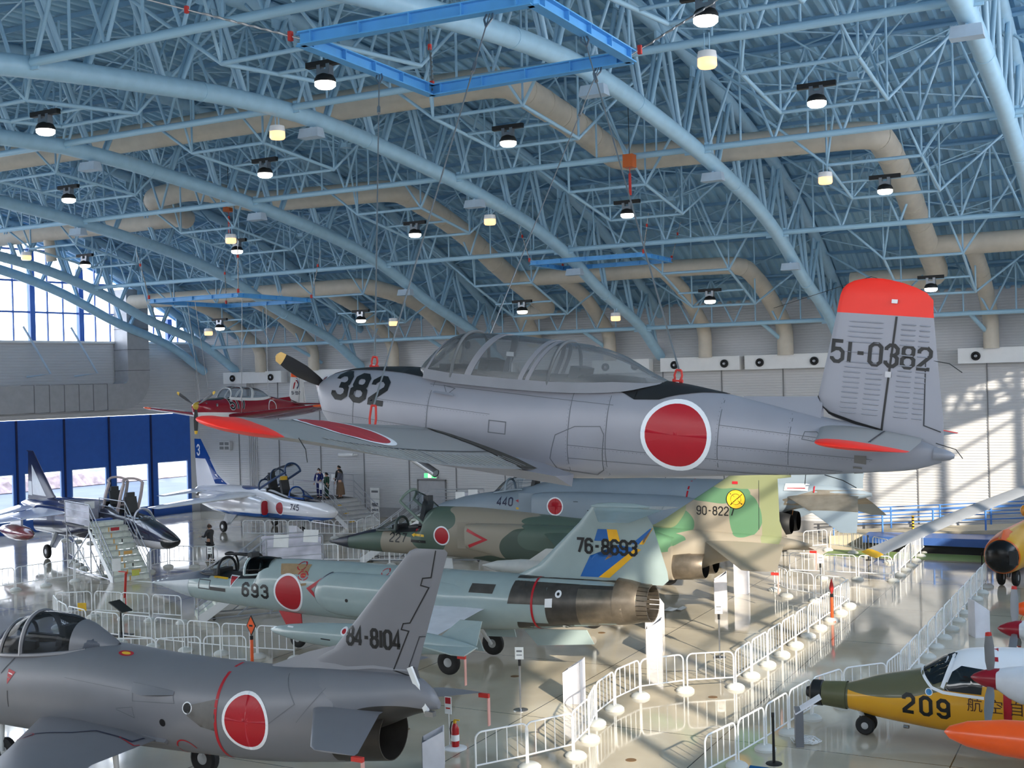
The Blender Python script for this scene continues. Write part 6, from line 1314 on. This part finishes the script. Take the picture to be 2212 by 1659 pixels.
# floor caps, cable heap, paper
for i, (px, py) in enumerate(((1112,1461),(1300,1367),(1540,1506),(1363,1642),(875,1575))):
    tag(MB().lathe([(.11,.0),(.11,.006),(.02,.007)], flo(px, py)+V((0,0,.0005)), n=20).obj('floor_cap', mat('rusty_floor_cap', (110,84,56), .6)), 'small round brown floor cap, %s' % ('beside the notice post','under the big metal nozzle','inside the wide barrier curve','at the bottom edge in the aisle','beside the grey jet exhaust')[i], 'floor cap', 'brown floor caps')
rnd = random.Random(5); hp = MB(); c0 = flo(1742,1605)
for k in range(9):
    a = rnd.random()*6.3; hp.tube([c0+V((math.cos(a+j*.7)*(.08+.02*k+rnd.random()*.1), math.sin(a+j*.7)*(.06+.02*k), .02+.09*rnd.random())) for j in range(9)], .009, 5)
tag(hp.obj('cable_heap', M_white), 'tangled heap of white cable on the floor under the yellow turboprop nose', 'cable')
tag(MB().loft([[flo(1432+k*10,1321+2*math.sin(k*1.7))+V((0,d,.03+.03*math.sin(k*2.1+d))) for d in (0,.3,.6)] for k in range(5)], closed=False, cap=False).obj('plastic_sheet', M_paper), 'crumpled white sheet lying on the floor behind the metal nozzle', 'sheet')
MBc = MB().box((-7.55,20.75,.55), (.5,.34,.05), Matrix.Rotation(.5, 3, 'Z'))
t = thing('blue_panel_stand', 'blue-topped display panel at the bottom edge', 'display', (-5.95,20.7,0)); MB().box((0,0,.5), (.9,.6,.05), Matrix.Rotation(.35, 3, 'X')).obj('panel', mat('teal_blue_panel', (24,84,130), .3), t); MB().box((0,0,.25), (.1,.1,.5)).obj('pedestal', M_black, t)
# dark lectern board on a stand near the needle nose
t = thing('reading_board', 'dark tilted reading board on a stand inside the white barriers', 'display board', flo(262,1372)); MB().box((0,0,.9), (.62,.45,.03), Matrix.Rotation(math.radians(28), 3, 'Y') ).obj('board', mat('dark_board', (44,44,42), .4), t); MB().tube([(0,0,0),(0,0,.88)], .025, 8).box((0,0,.01), (.6,.5,.02)).obj('stand', M_black, t)
tag(MB().box(flo(272,1310)+V((0,0,.75)), (.03,.09,.9), Matrix.Rotation(.1, 3, 'Y')).box(flo(272,1310)+V((-.1,0,1.22)), (.4,.05,.03)).box(flo(272,1310)+V((0,0,.15)), (.03,.03,.3)).obj('streamer_stand', M_flag), 'red streamer stand in front of the white boarding stairs', 'streamer')
tag(MB().box(flo(178,1340)+V((0,0,.45)), (.3,.03,.26), Matrix.Rotation(.3, 3, 'Z')).obj('caution_plate', M_yel, ), 'small yellow caution plate hung on a barrier left of the needle nose jet', 'sign')

# ================================================================= stairs and stands
M_st = mat('stand_steel', (176,178,184), .3, metal=.5); M_tread = mat('white_worn_tread', (214,218,208), .6, var=.12, scale=6); M_clear = glass('acrylic_panel', (232,234,240), .1, .75, (222,220,230))
def handrail(parent, pts, posts, name='handrail', r=.022, mids=2, drop=.95):
    m = MB().tube(pts, r, 8)
    for k in range(1, mids+1): m.tube([V(p)-V((0,0,drop*k/(mids+1))) for p in pts], r*.7, 8)
    for p in posts: m.tube([V(p), V(p)-V((0,0,drop))], r, 8)
    return m.obj(name, M_st, parent, smooth=50)
def stairs(loc, rz, label, n, rise, run, wd, plat, tread=None, orange=False):
    """first riser at the origin, climbing towards +x"""
    t = thing('access_stairs', label, 'stairs', loc, rz); H_ = n*rise
    for k in range(n):
        s_ = MB().box((k*run+run*.5, 0, (k+1)*rise-.02), (run, wd, .04)).box((k*run+.01, 0, k*rise+rise*.5), (.02, wd, rise-.02)).obj('step', tread or M_tread, t)
        if orange:
            MB().box((k*run-.003, .06, k*rise+rise*.5), (.006,.05,rise-.04)).obj('orange_divider_tape', mat('orange_tape', (226,172,96), .5), s_)
            if k in (1, 4): MB().box((k*run-.003, -.3, k*rise+rise*.5), (.006,.36,rise*.6)).obj('orange_notice', mat('orange_tape', (226,172,96), .5), s_)
            if k in (2, 6): MB().box((k*run-.003, -.28, k*rise+rise*.5), (.006,.05,.12)).obj('footprint_mark', M_ink, s_)
            if k == 8: MB().box((k*run-.003, -.2, k*rise+rise*.5), (.006,.36,rise*.6)).box((k*run-.004, -.2, k*rise+rise*.5), (.006,.26,rise*.4)).obj('red_notice', M_stripe, s_)
    L = n*run
    MB().box((L+plat/2, 0, H_-.04), (plat, wd, .08)).obj('platform', mat('dark_platform_deck', (92,90,92), .6), t)
    for sy in (1, -1): MB().prism([(0,sy*wd/2,-.0),(.25,sy*wd/2,0),(L+.1,sy*wd/2,H_-.18),(L+.1,sy*wd/2,H_+.02),(0,sy*wd/2,.2)], (0,sy*.03,0)).obj('stringer', M_white, t)
    fr = MB()
    for x in (L+.1, L+plat-.05):
        for sy in (1, -1): fr.tube([(x, sy*(wd/2-.05), .05), (x, sy*(wd/2-.05), H_-.06)], .035, 8)
    for sy in (1, -1):
        y = sy*(wd/2-.05)
        fr.tube([(L+.1,y,.1),(L+plat-.05,y,H_-.15)], .025, 6).tube([(L+.1,y,H_-.15),(L+plat-.05,y,.1)], .025, 6).tube([(.3,y,.07),(L+plat,y,.07)], .03, 6).tube([(L*.55,y,.08),(L+.1,y,H_*.55)], .025, 6)
    fr.obj('support_frame', M_st, t, smooth=50)
    cw = MB()
    for x in (.5, L+plat-.1):
        for sy in (1, -1): cw.lathe([(.06,-.02),(.06,.02)], (x, sy*(wd/2-.05), .06), (0,1,0), 14)
    cw.obj('castors', M_black, t)
    for sy in (1, -1):
        y = sy*(wd/2+.0)
        a, b_ = V((0,y,.95)), V((L,y,H_+.95)); handrail(t, [a, b_, V((L+plat,y,H_+.95))], [a, (a+b_)/2, b_, V((L+plat,y,H_+.95))])
    return t, L, H_
A_ = math.atan2(36.55-34.8, -40.71+36.54)
S1, L1_, H1_ = stairs((-36.0,35.45,0), math.radians(157), 'white-treaded boarding stairs with orange tape beside the navy and white jet', 9, .22, .27, 1.5, 2.9, None, True)
MB().box((L1_+1.45,.74,H1_+.48), (2.8,.02,.85)).obj('side_panel', M_clear, S1); MB().box((L1_+2.9,0,H1_+.45), (.02,1.4,.8)).obj('side_panel', M_clear, S1)
MB().box((L1_+1.47,.2,H1_+.8), (.02,.42,.3)).obj('notice_board', M_paper, S1); MB().box((L1_+1.3,-.3,H1_+.1), (.3,.7,.2)).obj('blue_crate', mat('blue_crate_plastic', (36,84,170), .4), S1)
MB().box((L1_+.4,0,H1_+.09), (.7,1.4,.17)).obj('raised_step', M_tread, S1)
s_ = MB().box((-.03,.62,.7), (.02,.34,.5)).obj('side_notice', M_paper, S1); MB().box((-.045,-.15,.3), (.02,.3,.22)).obj('safety_sign', mat('sign_yellow_green', (206,206,90), .5), S1)
S2, L2_, H2_ = stairs((-36.95,53.0,0), math.radians(157), 'grey stairs with steel railings and people on top behind the white and blue trainer', 7, .19, .36, 2.0, 3.2, mat('grey_tread', (190,190,190), .6))
bk = MB().tube([(L2_,1.0,H2_+1.0),(L2_+3.2,1.0,H2_+1.0)], .02, 6)
for x in (0,1.05,2.1,3.2): bk.tube([(L2_+x,-.98,H2_),(L2_+x,-.98,H2_+1.25)], .02, 6)
bk.tube([(L2_,-.98,H2_+1.25),(L2_+3.2,-.98,H2_+1.25)], .022, 6).obj('rear_railing', M_st, S2, smooth=True)
for x in (2.9, 2.0): MB().box((L2_+x,-.95,H2_+1.0), (.6,.01,.4)).obj('notice_board', M_paper, S2)
MB().box((L2_+.1,.98,H2_+.75), (.5,.015,.36)).obj('notice_board', M_paper, S2); MB().box((L2_+1.5,.9,H2_+.95), (1.3,.05,.05)).obj('red_rail', M_stripe, S2)
for k in (1, 3, 5): MB().box((k*.29-.005, .55, k*.2+.1), (.006,.3,.05)).obj('yellow_step_mark', M_yel, S2)
S3, L3_, H3_ = stairs((-27.9,30.3,0), math.radians(48), 'steel boarding stand with clear panels behind the cockpit of the jet numbered 693', 8, .2, .28, 1.2, 1.9)
for sy in (1, -1):
    MB().box((L3_+.95, sy*.6, H3_+.48), (1.8,.015,.85)).obj('side_panel', M_clear, S3)
MB().box((L3_+.5,-.61,H3_+.85), (.5,.012,.42), Matrix.Rotation(.08, 3, 'Y')).box((L3_+1.5,-.61,H3_+.95), (.5,.012,.42), Matrix.Rotation(.1, 3, 'Y')).obj('paper_notice', M_paper, S3)
S4, L4_, H4_ = stairs((-30.0,43.0,0), math.radians(20), 'steel boarding stand with notices behind the camouflaged jet cockpit', 10, .2, .28, 1.3, 2.4)
MB().box((L4_+1.9,-.66,H4_+.6), (1.0,.012,.6)).obj('side_panel', M_clear, S4); MB().box((L4_+1.6,-.68,H4_+.75), (.4,.012,.4)).box((L4_+2.15,-.68,H4_+.85), (.4,.012,.4)).obj('paper_notice', M_paper, S4)
S5, L5_, H5_ = stairs((-27.6,46.2,0), math.radians(12), 'steel stairs rising to the cockpit of the blue-grey fighter', 11, .2, .28, 1.2, 1.5)
# blue handrail ramp along the back wall
t = thing('access_ramp', 'sloping wheelchair ramp with blue railings in front of the back wall', 'ramp', (-12.5,53.6,0))
M_rb = mat('sky_blue_rail', (78,132,206), .4); M_rp = mat('beige_ramp_edge', (188,178,156), .6)
MB().loft([[(0,0,.0),(0,2.2,.0),(0,2.2,.35),(0,0,.35)],[(14,0,0),(14,2.2,0),(14,2.2,1.35),(14,0,1.35)]]).obj('ramp_slab', M_rp, t)
for y, nm in ((.1, 'front_railing'), (2.1, 'rear_railing')):
    m = MB()
    for h in (.95, .8, .45): m.tube([(0,y,.35+h),(14,y,1.35+h)], .025, 8)
    for k in range(7): x = .2+k*2.1; m.tube([(x,y,.35+x/14),(x,y,1.3+x/14)], .04, 8)
    m.obj(nm, M_rb, t, smooth=60)
for x in (3.6, 9.2): 
    m = MB(); mk = MB()
    m.tube([(x,-.05,.3+x/14),(x,-.05,1.1+x/14)], .05, 10); o = m.obj('hazard_post', M_yel, t, smooth=60)
    for k in range(6): mk.tube([(x,-.05,.34+x/14+k*.13),(x,-.05,.40+x/14+k*.13)], .052, 10)
    mk.obj('hazard_stripe', M_ink, o)
t = thing('display_plinth', 'low dark plinth with a blue top edge and green carpet before the ramp', 'plinth', (-4.5,52.3,0))
MB().loft([[(-6.2,-.4,.35),(-6.2,1.1,.35),(-6.2,1.1,.62),(-6.2,-.4,.62)],[(8,-.7,.3),(8,1.1,.3),(8,1.1,.78),(8,-.7,.78)]]).obj('blue_edge', mat('plinth_blue', (62,96,160), .35), t)
MB().box((.9,.2,.16), (14,1.0,.32)).obj('dark_base', M_black, t)
tag(MB().box((-2.5,51.0,.005), (19,1.7,.01)).obj('green_carpet', mat('green_floor_strip', (124,146,84), .6)), 'green painted strip on the floor in front of the dark plinth', 'floor strip')
t = thing('globe_lamp', 'amber globe lamp on a thin dark post at the right edge by the ramp', 'lamp', (-3.95,48.2,0)); MB().lathe([(.02,0),(.16,.06),(.23,.2),(.23,.3),(.16,.42),(.02,.48)], (0,0,2.05), n=20).obj('globe', mat('amber_globe', (226,150,30), .15, coat=.5), t, smooth=True); MB().tube([(0,0,0),(0,0,2.06)], .025, 8).obj('post', M_black, t)
# back wall fittings
tag(MB().box((-35.15,YW-.02,1.05), (1.75,.06,2.1)).obj('door_20', mat('grey_steel_door', (168,168,172), .45)), None, None, kind='structure')
tag(MB().box((-36.05,YW-.05,1.08), (.06,.08,2.2)).box((-34.25,YW-.05,1.08), (.06,.08,2.2)).box((-35.15,YW-.05,2.17), (1.86,.08,.07)).obj('trim_4', M_seam), None, None, kind='structure')
t = thing('exit_sign', 'lit green and white exit sign above the steel door on the back wall', 'exit sign', (-35.15,YW-.12,2.42)); MB().box((0,0,0), (.82,.12,.3)).obj('sign_box', M_white, t)
MB().box((0,-.065,0), (.76,.01,.24)).obj('lit_face', mat('lit_green_face', (70,200,110), .4, emit=1.6), t); MB().box((-.02,-.073,0), (.22,.006,.22)).box((.22,-.073,.02), (.14,.006,.06)).obj('lit_pictogram', mat('lit_white_face', (236,255,240), .4, emit=1.6), t)
MB().box((.05,-.078,.02), (.04,.004,.1), Matrix.Rotation(.4, 3, 'Y')).box((-.0,-.078,-.06), (.03,.004,.09), Matrix.Rotation(-.5, 3, 'Y')).lathe([(.02,0),(.02,.004)], (.07,-.076,.09), (0,-1,0), 8).obj('running_figure', mat('lit_green_face', (70,200,110)), t)
t = thing('louvre_unit', 'grey louvred ventilation unit on the back wall beside the blue door', 'vent', (-49.75,YW-.15,4.05)); MB().box((0,0,0), (.85,.26,.55)).obj('case', mat('pale_grey_unit', (196,196,198), .5), t)
m = MB()
for x in (-.2, .2):
    for z in (-.14, .12): m.box((x,-.14,z), (.3,.02,.18))
m.obj('louvre', M_seam, t)
m = MB()
for k in range(5): m.tube([(-48.0+k*.14,YW-.06,.6),(-48.0+k*.14,YW-.06,8)], .03, 6)
tag(m.obj('conduit_bundle', M_wall, smooth=True), 'bundle of thin vertical conduits on the back wall right of the louvre unit', 'conduits')
t = thing('wall_poster', 'two white picture notices fixed one above the other on the back wall', 'poster', (-38.95,YW-.06,1.0)); MB().box((0,0,.35), (.62,.02,.62)).box((0,0,-.38), (.6,.02,.78)).obj('sheet', M_paper, t); MB().box((0,-.013,.45), (.45,.004,.12)).box((0,-.013,-.3), (.42,.004,.2)).box((0,-.013,-.6), (.42,.004,.12)).obj('print', M_txt, t)
t = thing('security_camera', 'white security camera on the back wall under the silver wing', 'camera', (-40.2,YW-.3,3.55)); MB().lathe([(.1,0),(.12,.3),(.12,.9)], (0,0,0), (-1,-.2,0), 14).obj('housing', M_white, t, smooth=True); MB().box((.05,.15,0), (.1,.3,.1)).obj('wall_arm', M_white, t)
tag(MB().box((-48.4,YW-.12,7.45), (.9,.2,.75)).obj('switch_cabinet', mat('pale_grey_unit', (196,196,198)), ), 'small grey cabinet on the back wall behind the red trainer propeller', 'cabinet')
# hanging orange boxes with red straps
for i, (x, y, z) in enumerate(((-33.9,39.4,15.2),(-14.6,36.4,14.6))):
    t = thing('orange_hanging_box', 'orange box hung under the roof on a cord, '+('on the left beside a warm lamp' if i == 0 else 'over the canopy of the silver trainer'), 'box', (x,y,z), 0, 'orange hanging boxes')
    MB().box((0,0,0), (.34,.34,.42)).obj('box', mat('orange_wood_box', (190,92,30), .5), t); MB().tube([(0,0,.2),(0,0,1.9)], .012, 5).obj('cord', M_pit, t)
    MB().box((0,0,-.75), (.07,.06,.7)).tube([(0,0,-.2),(0,0,-.5)], .012, 5).obj('red_strap', M_flag, t)

# ================================================================= lifting frames and cables
M_ib = mat('bright_blue_beam', (92,168,226), .4); M_cable = mat('steel_cable', (150,150,150), .35, metal=.7)
def ibeam(name, a, b_, parent, h=.2, wd=.2):
    a, b_ = V(a), V(b_); d = (b_-a); L = d.length; x = d.normalized(); z = V((0,0,1)); y = z.cross(x).normalized(); z = x.cross(y); m = MB(); R3 = Matrix((x, y, z)).transposed(); c = (a+b_)/2
    m.box(c+z*h/2, (L, wd, .022), R3).box(c-z*h/2, (L, wd, .022), R3).box(c, (L, .02, h), R3)
    for u in (.06, .28, .5, .72, .94): m.box(a+d*u, (.02, wd*.95, h), R3)
    return m.obj(name, M_ib, parent)
CF = thing('lifting_frame', 'large bright blue rectangular beam frame the silver trainer hangs from', 'lifting frame', (-10.4,18.7,13.5))
co4 = [V((-2.1,-2.15,0)), V((2.15,-2.0,0)), V((2.15,1.95,0)), V((-2.15,2.1,0))]
for k in range(4): ibeam('frame_beam', co4[k]*1.02, co4[(k+1) % 4]*1.02, CF)
def chain(parent, a, b_, name='chain_sling'):
    a, b_ = V(a), V(b_); d = b_-a; m = MB().tube([a, b_], .014, 6); n = 7
    for k in range(n): p = a+d*(.12+.5*k/n); m.tube([p, p+d*.04+V((.03,0,0)), p+d*.06], .02, 5)
    o = m.obj(name, M_cable, parent); MB().box(a+d*.08, (.07,.07,.16)).box(a+d*.7, (.06,.06,.12)).obj('red_shackle', M_flag, o)
for k, (dx, dy) in enumerate(((-2.6,-1.2),(2.3,-1.0),(2.2,1.6),(-.9,1.4))): chain(CF, co4[k], co4[k]+V((dx, dy, low(18.7+co4[k].y+dy)-13.45)))
tt = Matrix.Translation(T1.location) @ T1.rotation_euler.to_matrix().to_4x4()
def cable(a, b_, label):
    t = thing('hanging_cable', label, 'cable', a, 0, 'steel cables holding the silver trainer'); d = V(b_)-V(a)
    MB().tube([(0,0,0), d], .011, 6).obj('wire', M_cable, t)
    m = MB().tube([d*.0+V((.05,0,0)), d*.02+V((.07,0,0)), d*.045], .018, 6).tube([d*.0+V((-.05,0,0)), d*.02+V((-.07,0,0)), d*.045], .018, 6); m.obj('top_link', M_steel, t)
    MB().tube([d*.16, d*.175, d*.19], .03, 6).obj('turnbuckle', M_steel, t)
F0 = V(CF.location)
cable(F0+V((-2.12,.15,-.1)), tt @ V((-.88,0,.47)), 'vertical steel cable from the blue frame to the nose of the silver trainer')
cable(F0+V((1.43,-2.03,-.1)), tt @ V((-1.62,1.05,-.06)), 'steel cable from the blue frame down to the near wing root shackle')
cable(F0+V((2.15,-.05,-.1)), tt @ V((-4.98,0,.65)), 'steel cable from the blue frame down to the rear spine of the silver trainer')
cable(F0+V((1.55,1.97,-.1)), tt @ V((-1.62,-1.05,-.06)), 'steel cable from the blue frame to the far wing of the silver trainer')
def small_frame(c, sx_, sy_, z, label, hang):
    t = thing('lifting_frame', label, 'lifting frame', (c[0], c[1], z)); q = [V((-sx_,-sy_,0)), V((sx_,-sy_,0)), V((sx_,sy_,0)), V((-sx_,sy_,0))]
    for k in range(4): ibeam('frame_beam', q[k], q[(k+1) % 4], t, .16, .16)
    for k in range(4): chain(t, q[k], q[k]*1.15+V((0,0,hang)))
    return t
small_frame((-20.0,46.4), 2.5, 1.6, 12.45, 'smaller bright blue beam frame hung over the canopy of the silver trainer', 1.6)
TF = small_frame((-34.9,40.6), 2.4, 2.4, 11.35, 'pale blue beam frame above the small red trainer', 2.2)
t2 = Matrix.Translation(T2.location) @ T2.rotation_euler.to_matrix().to_4x4()
for a, b_, n in (((-34.9,38.3,11.3),(-.98,0,.4),'nose'),((-34.9,42.9,11.3),(-4.98,0,.55),'rear spine'),((-33.4,39.5,11.3),(-1.8,1.05,-.4),'near wing'),((-36.4,39.5,11.3),(-1.8,-1.05,-.4),'far wing')):
    t = thing('hanging_cable', 'thin steel cable holding the small red trainer by its '+n, 'cable', a, 0, 'steel cables holding the red trainer'); MB().tube([(0,0,0), (t2 @ V(b_))-V(a)], .012, 6).obj('wire', M_cable, t)
# ================================================================= visitors
M_skin = mat('skin', (206,160,134), .55); M_hair = mat('dark_hair', (26,22,20), .6); M_shoe = mat('dark_shoe', (30,28,28), .5); M_mask = mat('white_face_mask', (236,236,236), .6)
def skinmesh(name, verts, edges, m, parent, sub=2, root=0):
    me = bpy.data.meshes.new(name); me.from_pydata([v[:3] for v in verts], edges, []); me.materials.append(m)
    o = bpy.data.objects.new(name, me); C.objects.link(o); o.parent = parent
    md = o.modifiers.new('skin', 'SKIN'); md.use_smooth_shade = True
    for i, v in enumerate(verts):
        r = v[3]; s_ = me.skin_vertices[0].data[i]; s_.radius = (r, v[4] if len(v) > 4 else r); s_.use_root = (i == root)
    sb = o.modifiers.new('subdivision', 'SUBSURF'); sb.levels = sb.render_levels = sub
    return o
def head(body, H_, yaw=0., hair=M_hair, mask=False, long=False, tilt=0.):
    hz = H_-.115; R_ = Matrix.Rotation(yaw, 3, 'Z') @ Matrix.Rotation(tilt, 3, 'Y'); c = V((0.02,0,hz)); m = MB(); rs = []
    for k in range(11):
        a = -PI/2+PI*k/10; r = math.cos(a); z = math.sin(a)*.118
        w_ = .074*(1 if z > -.02 else 1+z*2.2); rs.append([c+R_ @ V((r*.094*math.cos(b)+(.012 if z < -.03 and math.cos(b) > .5 else 0), r*w_*math.sin(b), z)) for b in [2*PI*j/16 for j in range(16)]])
    m.loft(rs); fc = lambda x, y, z: c+R_ @ V((x, y, z))
    m.loft([[fc(.086,-.012,.02),fc(.086,.012,.02),fc(.094,0,.02)],[fc(.09,-.018,-.025),fc(.09,.018,-.025),fc(.118,0,-.022)],[fc(.085,-.014,-.036),fc(.085,.014,-.036),fc(.092,0,-.036)]])
    for sy in (1,-1): m.lathe([(.028,0),(.024,.012),(.008,.016)], fc(-.005, sy*.072, -.005), R_ @ V((0,sy,0)), 10)
    hd = m.obj('head', M_skin, body, smooth=60)
    ey = MB()
    for sy in (1,-1): ey.lathe([(.011,0),(.008,.006),(.002,.008)], fc(.084, sy*.03, .012), R_ @ V((1,0,0)), 8)
    ey.obj('eyes', M_pit, hd); MB().box(fc(.086,0,-.062), (.012,.045,.01), R_).obj('mouth', mat('lip', (160,92,84), .5), hd)
    hr = []
    for k in range(8):
        a = -.15+(PI/2+.15)*k/7; r = math.cos(a)*1.1; z = math.sin(a)*.132
        hr.append([c+R_ @ V((r*.1*math.cos(b)-.012 if math.cos(b) < .6 else min(r*.1*math.cos(b)-.012, .07 if z < .07 else 9), r*.085*math.sin(b), z+(.02 if math.cos(b) > .3 and z < .05 else -.03*(math.cos(b) < 0)))) for b in [2*PI*j/18 for j in range(18)]])
    if long: hr.insert(0, [q+R_ @ V((-.02,0,-.09)) if (q-c).dot(R_ @ V((1,0,0))) < .02 else q for q in hr[0]])
    MB().loft(hr).obj('hair', hair, hd, smooth=True)
    if mask: MB().loft([[fc(.092,-.06,.0),fc(.108,0,-.005),fc(.092,.06,.0)],[fc(.1,-.05,-.045),fc(.122,0,-.04),fc(.1,.05,-.045)],[fc(.07,-.045,-.095),fc(.095,0,-.1),fc(.07,.045,-.095)]], closed=False, cap=False).obj('face_mask', M_mask, hd, smooth=True)
    return hd
def hand(body, p, d, up_=V((0,0,1))):
    p, d = V(p), V(d).normalized(); s = d.cross(up_).normalized() if abs(d.dot(up_)) < .95 else V((0,1,0)); n = s.cross(d)
    vs = [(*p, .026, .018), (*(p+d*.05), .036, .015), (*(p+d*.085), .034, .013)]; ed = [(0,1),(1,2)]
    o = skinmesh('hand', vs, ed, M_skin, body, 1)
    for k, (off, L) in enumerate(((-.027,.065),(-.009,.078),(.009,.074),(.026,.058))):
        a = p+d*.08+s*off; b_ = a+d*L*.5-n*.008; c = b_+d*L*.42-n*.022; skinmesh('finger', [(*a,.0085),(*b_,.008),(*c,.0065)], [(0,1),(1,2)], M_skin, o, 1)
    a = p+d*.03-s*.03; skinmesh('thumb', [(*a,.011),(*(a+d*.035-s*.028),.0095),(*(a+d*.06-s*.03-n*.01),.008)], [(0,1),(1,2)], M_skin, o, 1)
def person(label, loc, rz, H_, coat, trousers, arms, coatlen=.52, skirt=None, build=1., hair=M_hair, mask=False, long=False, yaw=0., tilt=.2, stride=.05):
    t = thing('person', label, 'person', loc, rz); k = H_/1.7; b = build
    hip, sh, nk = .92*k, 1.40*k, 1.47*k
    # one continuous body
    vs = [(0,0,hip,.125*b,.1*b),(0,0,1.1*k,.125*b,.095*b),(0,0,1.3*k,.145*b,.1*b),(0,0,sh,.09*b,.075*b),(.01,0,nk,.05,.05),(.02,0,H_-.16,.05,.05)]; ed = [(0,1),(1,2),(2,3),(3,4),(4,5)]
    for sy, ar in ((1, arms[0]), (-1, arms[1])):
        i = len(vs); vs += [(0,sy*.17*k*b,sh-.03,.055),(ar[0][0],sy*ar[0][1],ar[0][2],.043),(ar[1][0],sy*ar[1][1],ar[1][2],.03)]; ed += [(3,i),(i,i+1),(i+1,i+2)]
        i = len(vs); vs += [(0,sy*.09*k*b,hip-.08,.082),(.02+sy*stride*.5,sy*.1*k,.49*k,.058),(sy*stride,sy*.1*k,.09,.04),(.13+sy*stride,sy*.11*k,.035,.032)]; ed += [(0,i),(i,i+1),(i+1,i+2),(i+2,i+3)]
    body = skinmesh('body', vs, ed, M_skin, t)
    cv = [(0,0,hip-.02,.14*b,.115*b),(0,0,1.1*k,.142*b,.112*b),(0,0,1.3*k,.162*b,.118*b),(0,0,sh+.005,.105*b,.09*b),(.01,0,nk-.005,.062,.06)]; ce = [(0,1),(1,2),(2,3),(3,4)]
    if coatlen > .6: cv.append((0,0,hip-(coatlen-.5),.16*b,.14*b)); ce.append((0,5))
    for sy, ar in ((1, arms[0]), (-1, arms[1])):
        i = len(cv); q = V((ar[0][0],sy*ar[0][1],ar[0][2])); w_ = V((ar[1][0],sy*ar[1][1],ar[1][2])); e_ = q+(w_-q)*.88
        cv += [(0,sy*.175*k*b,sh-.03,.068),(*q,.056),(*e_,.045)]; ce += [(3,i),(i,i+1),(i+1,i+2)]
        hand(body, w_, w_-q)
    skinmesh('coat', cv, ce, coat, body)
    if skirt: MB().loft([[(r*1.05*math.cos(a), r*1.15*math.sin(a), z) for a in [2*PI*j/18 for j in range(18)]] for z, r in ((hip+.02,.14),(hip-.2,.19),(.5,.22),(.22,.24))]).obj('skirt', skirt, body, smooth=60)
    else:
        tv = [(0,0,hip+.02,.128*b,.108*b)]; te = []
        for sy in (1,-1): i = len(tv); tv += [(0,sy*.09*k*b,hip-.08,.098),(.02+sy*stride*.5,sy*.1*k,.49*k,.074),(sy*stride,sy*.1*k,.1,.06)]; te += [(0,i),(i,i+1),(i+1,i+2)]
        skinmesh('trousers', tv, te, trousers, body)
    for sy in (1,-1): MB().loft([[(-.09+sy*stride+x, sy*.1*k+y, z) for x, y in ((0,-.035),(.06,-.045),(.17,-.048),(.24,-.03),(.26,0),(.24,.03),(.17,.048),(.06,.045),(0,.035))] for z in (0,.05)]+[[(-.08+sy*stride+x, sy*.1*k+y, .09) for x, y in ((0,-.03),(.05,-.04),(.1,-.04),(.14,-.02),(.15,0),(.14,.02),(.1,.04),(.05,.04),(0,.03))]]).obj('shoe', M_shoe, body, smooth=50)
    head(body, H_, yaw, hair, mask, long, tilt)
    return t, body
hang = ((.03,.24,1.12),(.09,.25,.88)); 
PZ = H2_; RS = Matrix.Rotation(math.radians(157), 3, 'Z'); O2 = V((-36.95,53.0,0))
def on2(x, y): p = RS @ V((x, y, 0)); return (O2.x+p.x, O2.y+p.y, PZ)
p1, bd = person('person in dark blue overalls with a white face mask on the far platform', on2(L2_+1.25,.45), math.radians(-75), 1.66, mat('navy_overall', (26,40,112), .7), mat('navy_trousers', (24,36,100), .7), (((.08,.25,1.12),(.28,.16,1.02)), hang), mask=True, stride=.03)
MB().box((.16,-.06,1.24), (.01,.09,.12)).obj('name_badge', M_paper, bd)
person('tall person in a black coat at the back of the far platform', on2(L2_+.6,-.45), math.radians(-100), 1.78, mat('black_wool_coat', (24,24,24), .8), mat('black_trousers', (28,28,30), .8), (hang, hang), coatlen=.75, build=1.08, yaw=-.3, stride=.02)
person('child in a dark green coat in front of the tall person', on2(L2_+.6,.35), math.radians(-110), 1.45, mat('dark_green_coat', (30,70,54), .75), mat('dark_green_trousers', (28,60,48), .8), (((.02,.2,.98),(.05,.2,.78)), ((.02,.2,.98),(.05,.2,.78))), coatlen=.75, build=.9, stride=.02)
w4, bd = person('person in a grey padded coat and brown skirt holding papers at the top of the stairs', on2(L2_+.1,-.2), math.radians(-150), 1.64, mat('grey_padded_coat', (92,94,108), .8, var=.25, scale=14), None, (((.08,.24,1.1),(.28,.1,1.12)), ((.06,.24,1.1),(.26,.12,1.08))), coatlen=.78, skirt=mat('brown_skirt', (120,96,76), .8), build=1.1, long=True, tilt=.3)
MB().box((.36,0,1.12), (.02,.22,.28), Matrix.Rotation(-.4, 3, 'Y')).obj('papers', M_paper, bd); MB().lathe([(.09,0),(.13,.03),(.1,.08)], (0,0,1.38), n=16).obj('fur_collar', mat('brown_fur', (112,98,88), .95, var=.3, scale=30), bd, smooth=True)
person('person in a dark grey jacket and mask standing on the floor with both hands held forward', (-36.31,40.39,0), math.radians(178), 1.66, mat('charcoal_jacket', (62,62,64), .8), mat('black_trousers', (28,28,30), .8), (((.1,.22,1.12),(.38,.12,1.12)), ((.08,.22,1.12),(.36,.14,1.08))), mask=True, hair=mat('brown_hair', (70,50,40), .6), coatlen=.62, build=1.1, tilt=.1)
# keep every label within sixteen words
for o_ in bpy.data.objects:
    if o_.parent is None and 'label' in o_:
        w_ = o_['label'].split()
        if len(w_) > 16: o_['label'] = ' '.join(x for x in w_ if x not in ('the', 'a', 'an'))
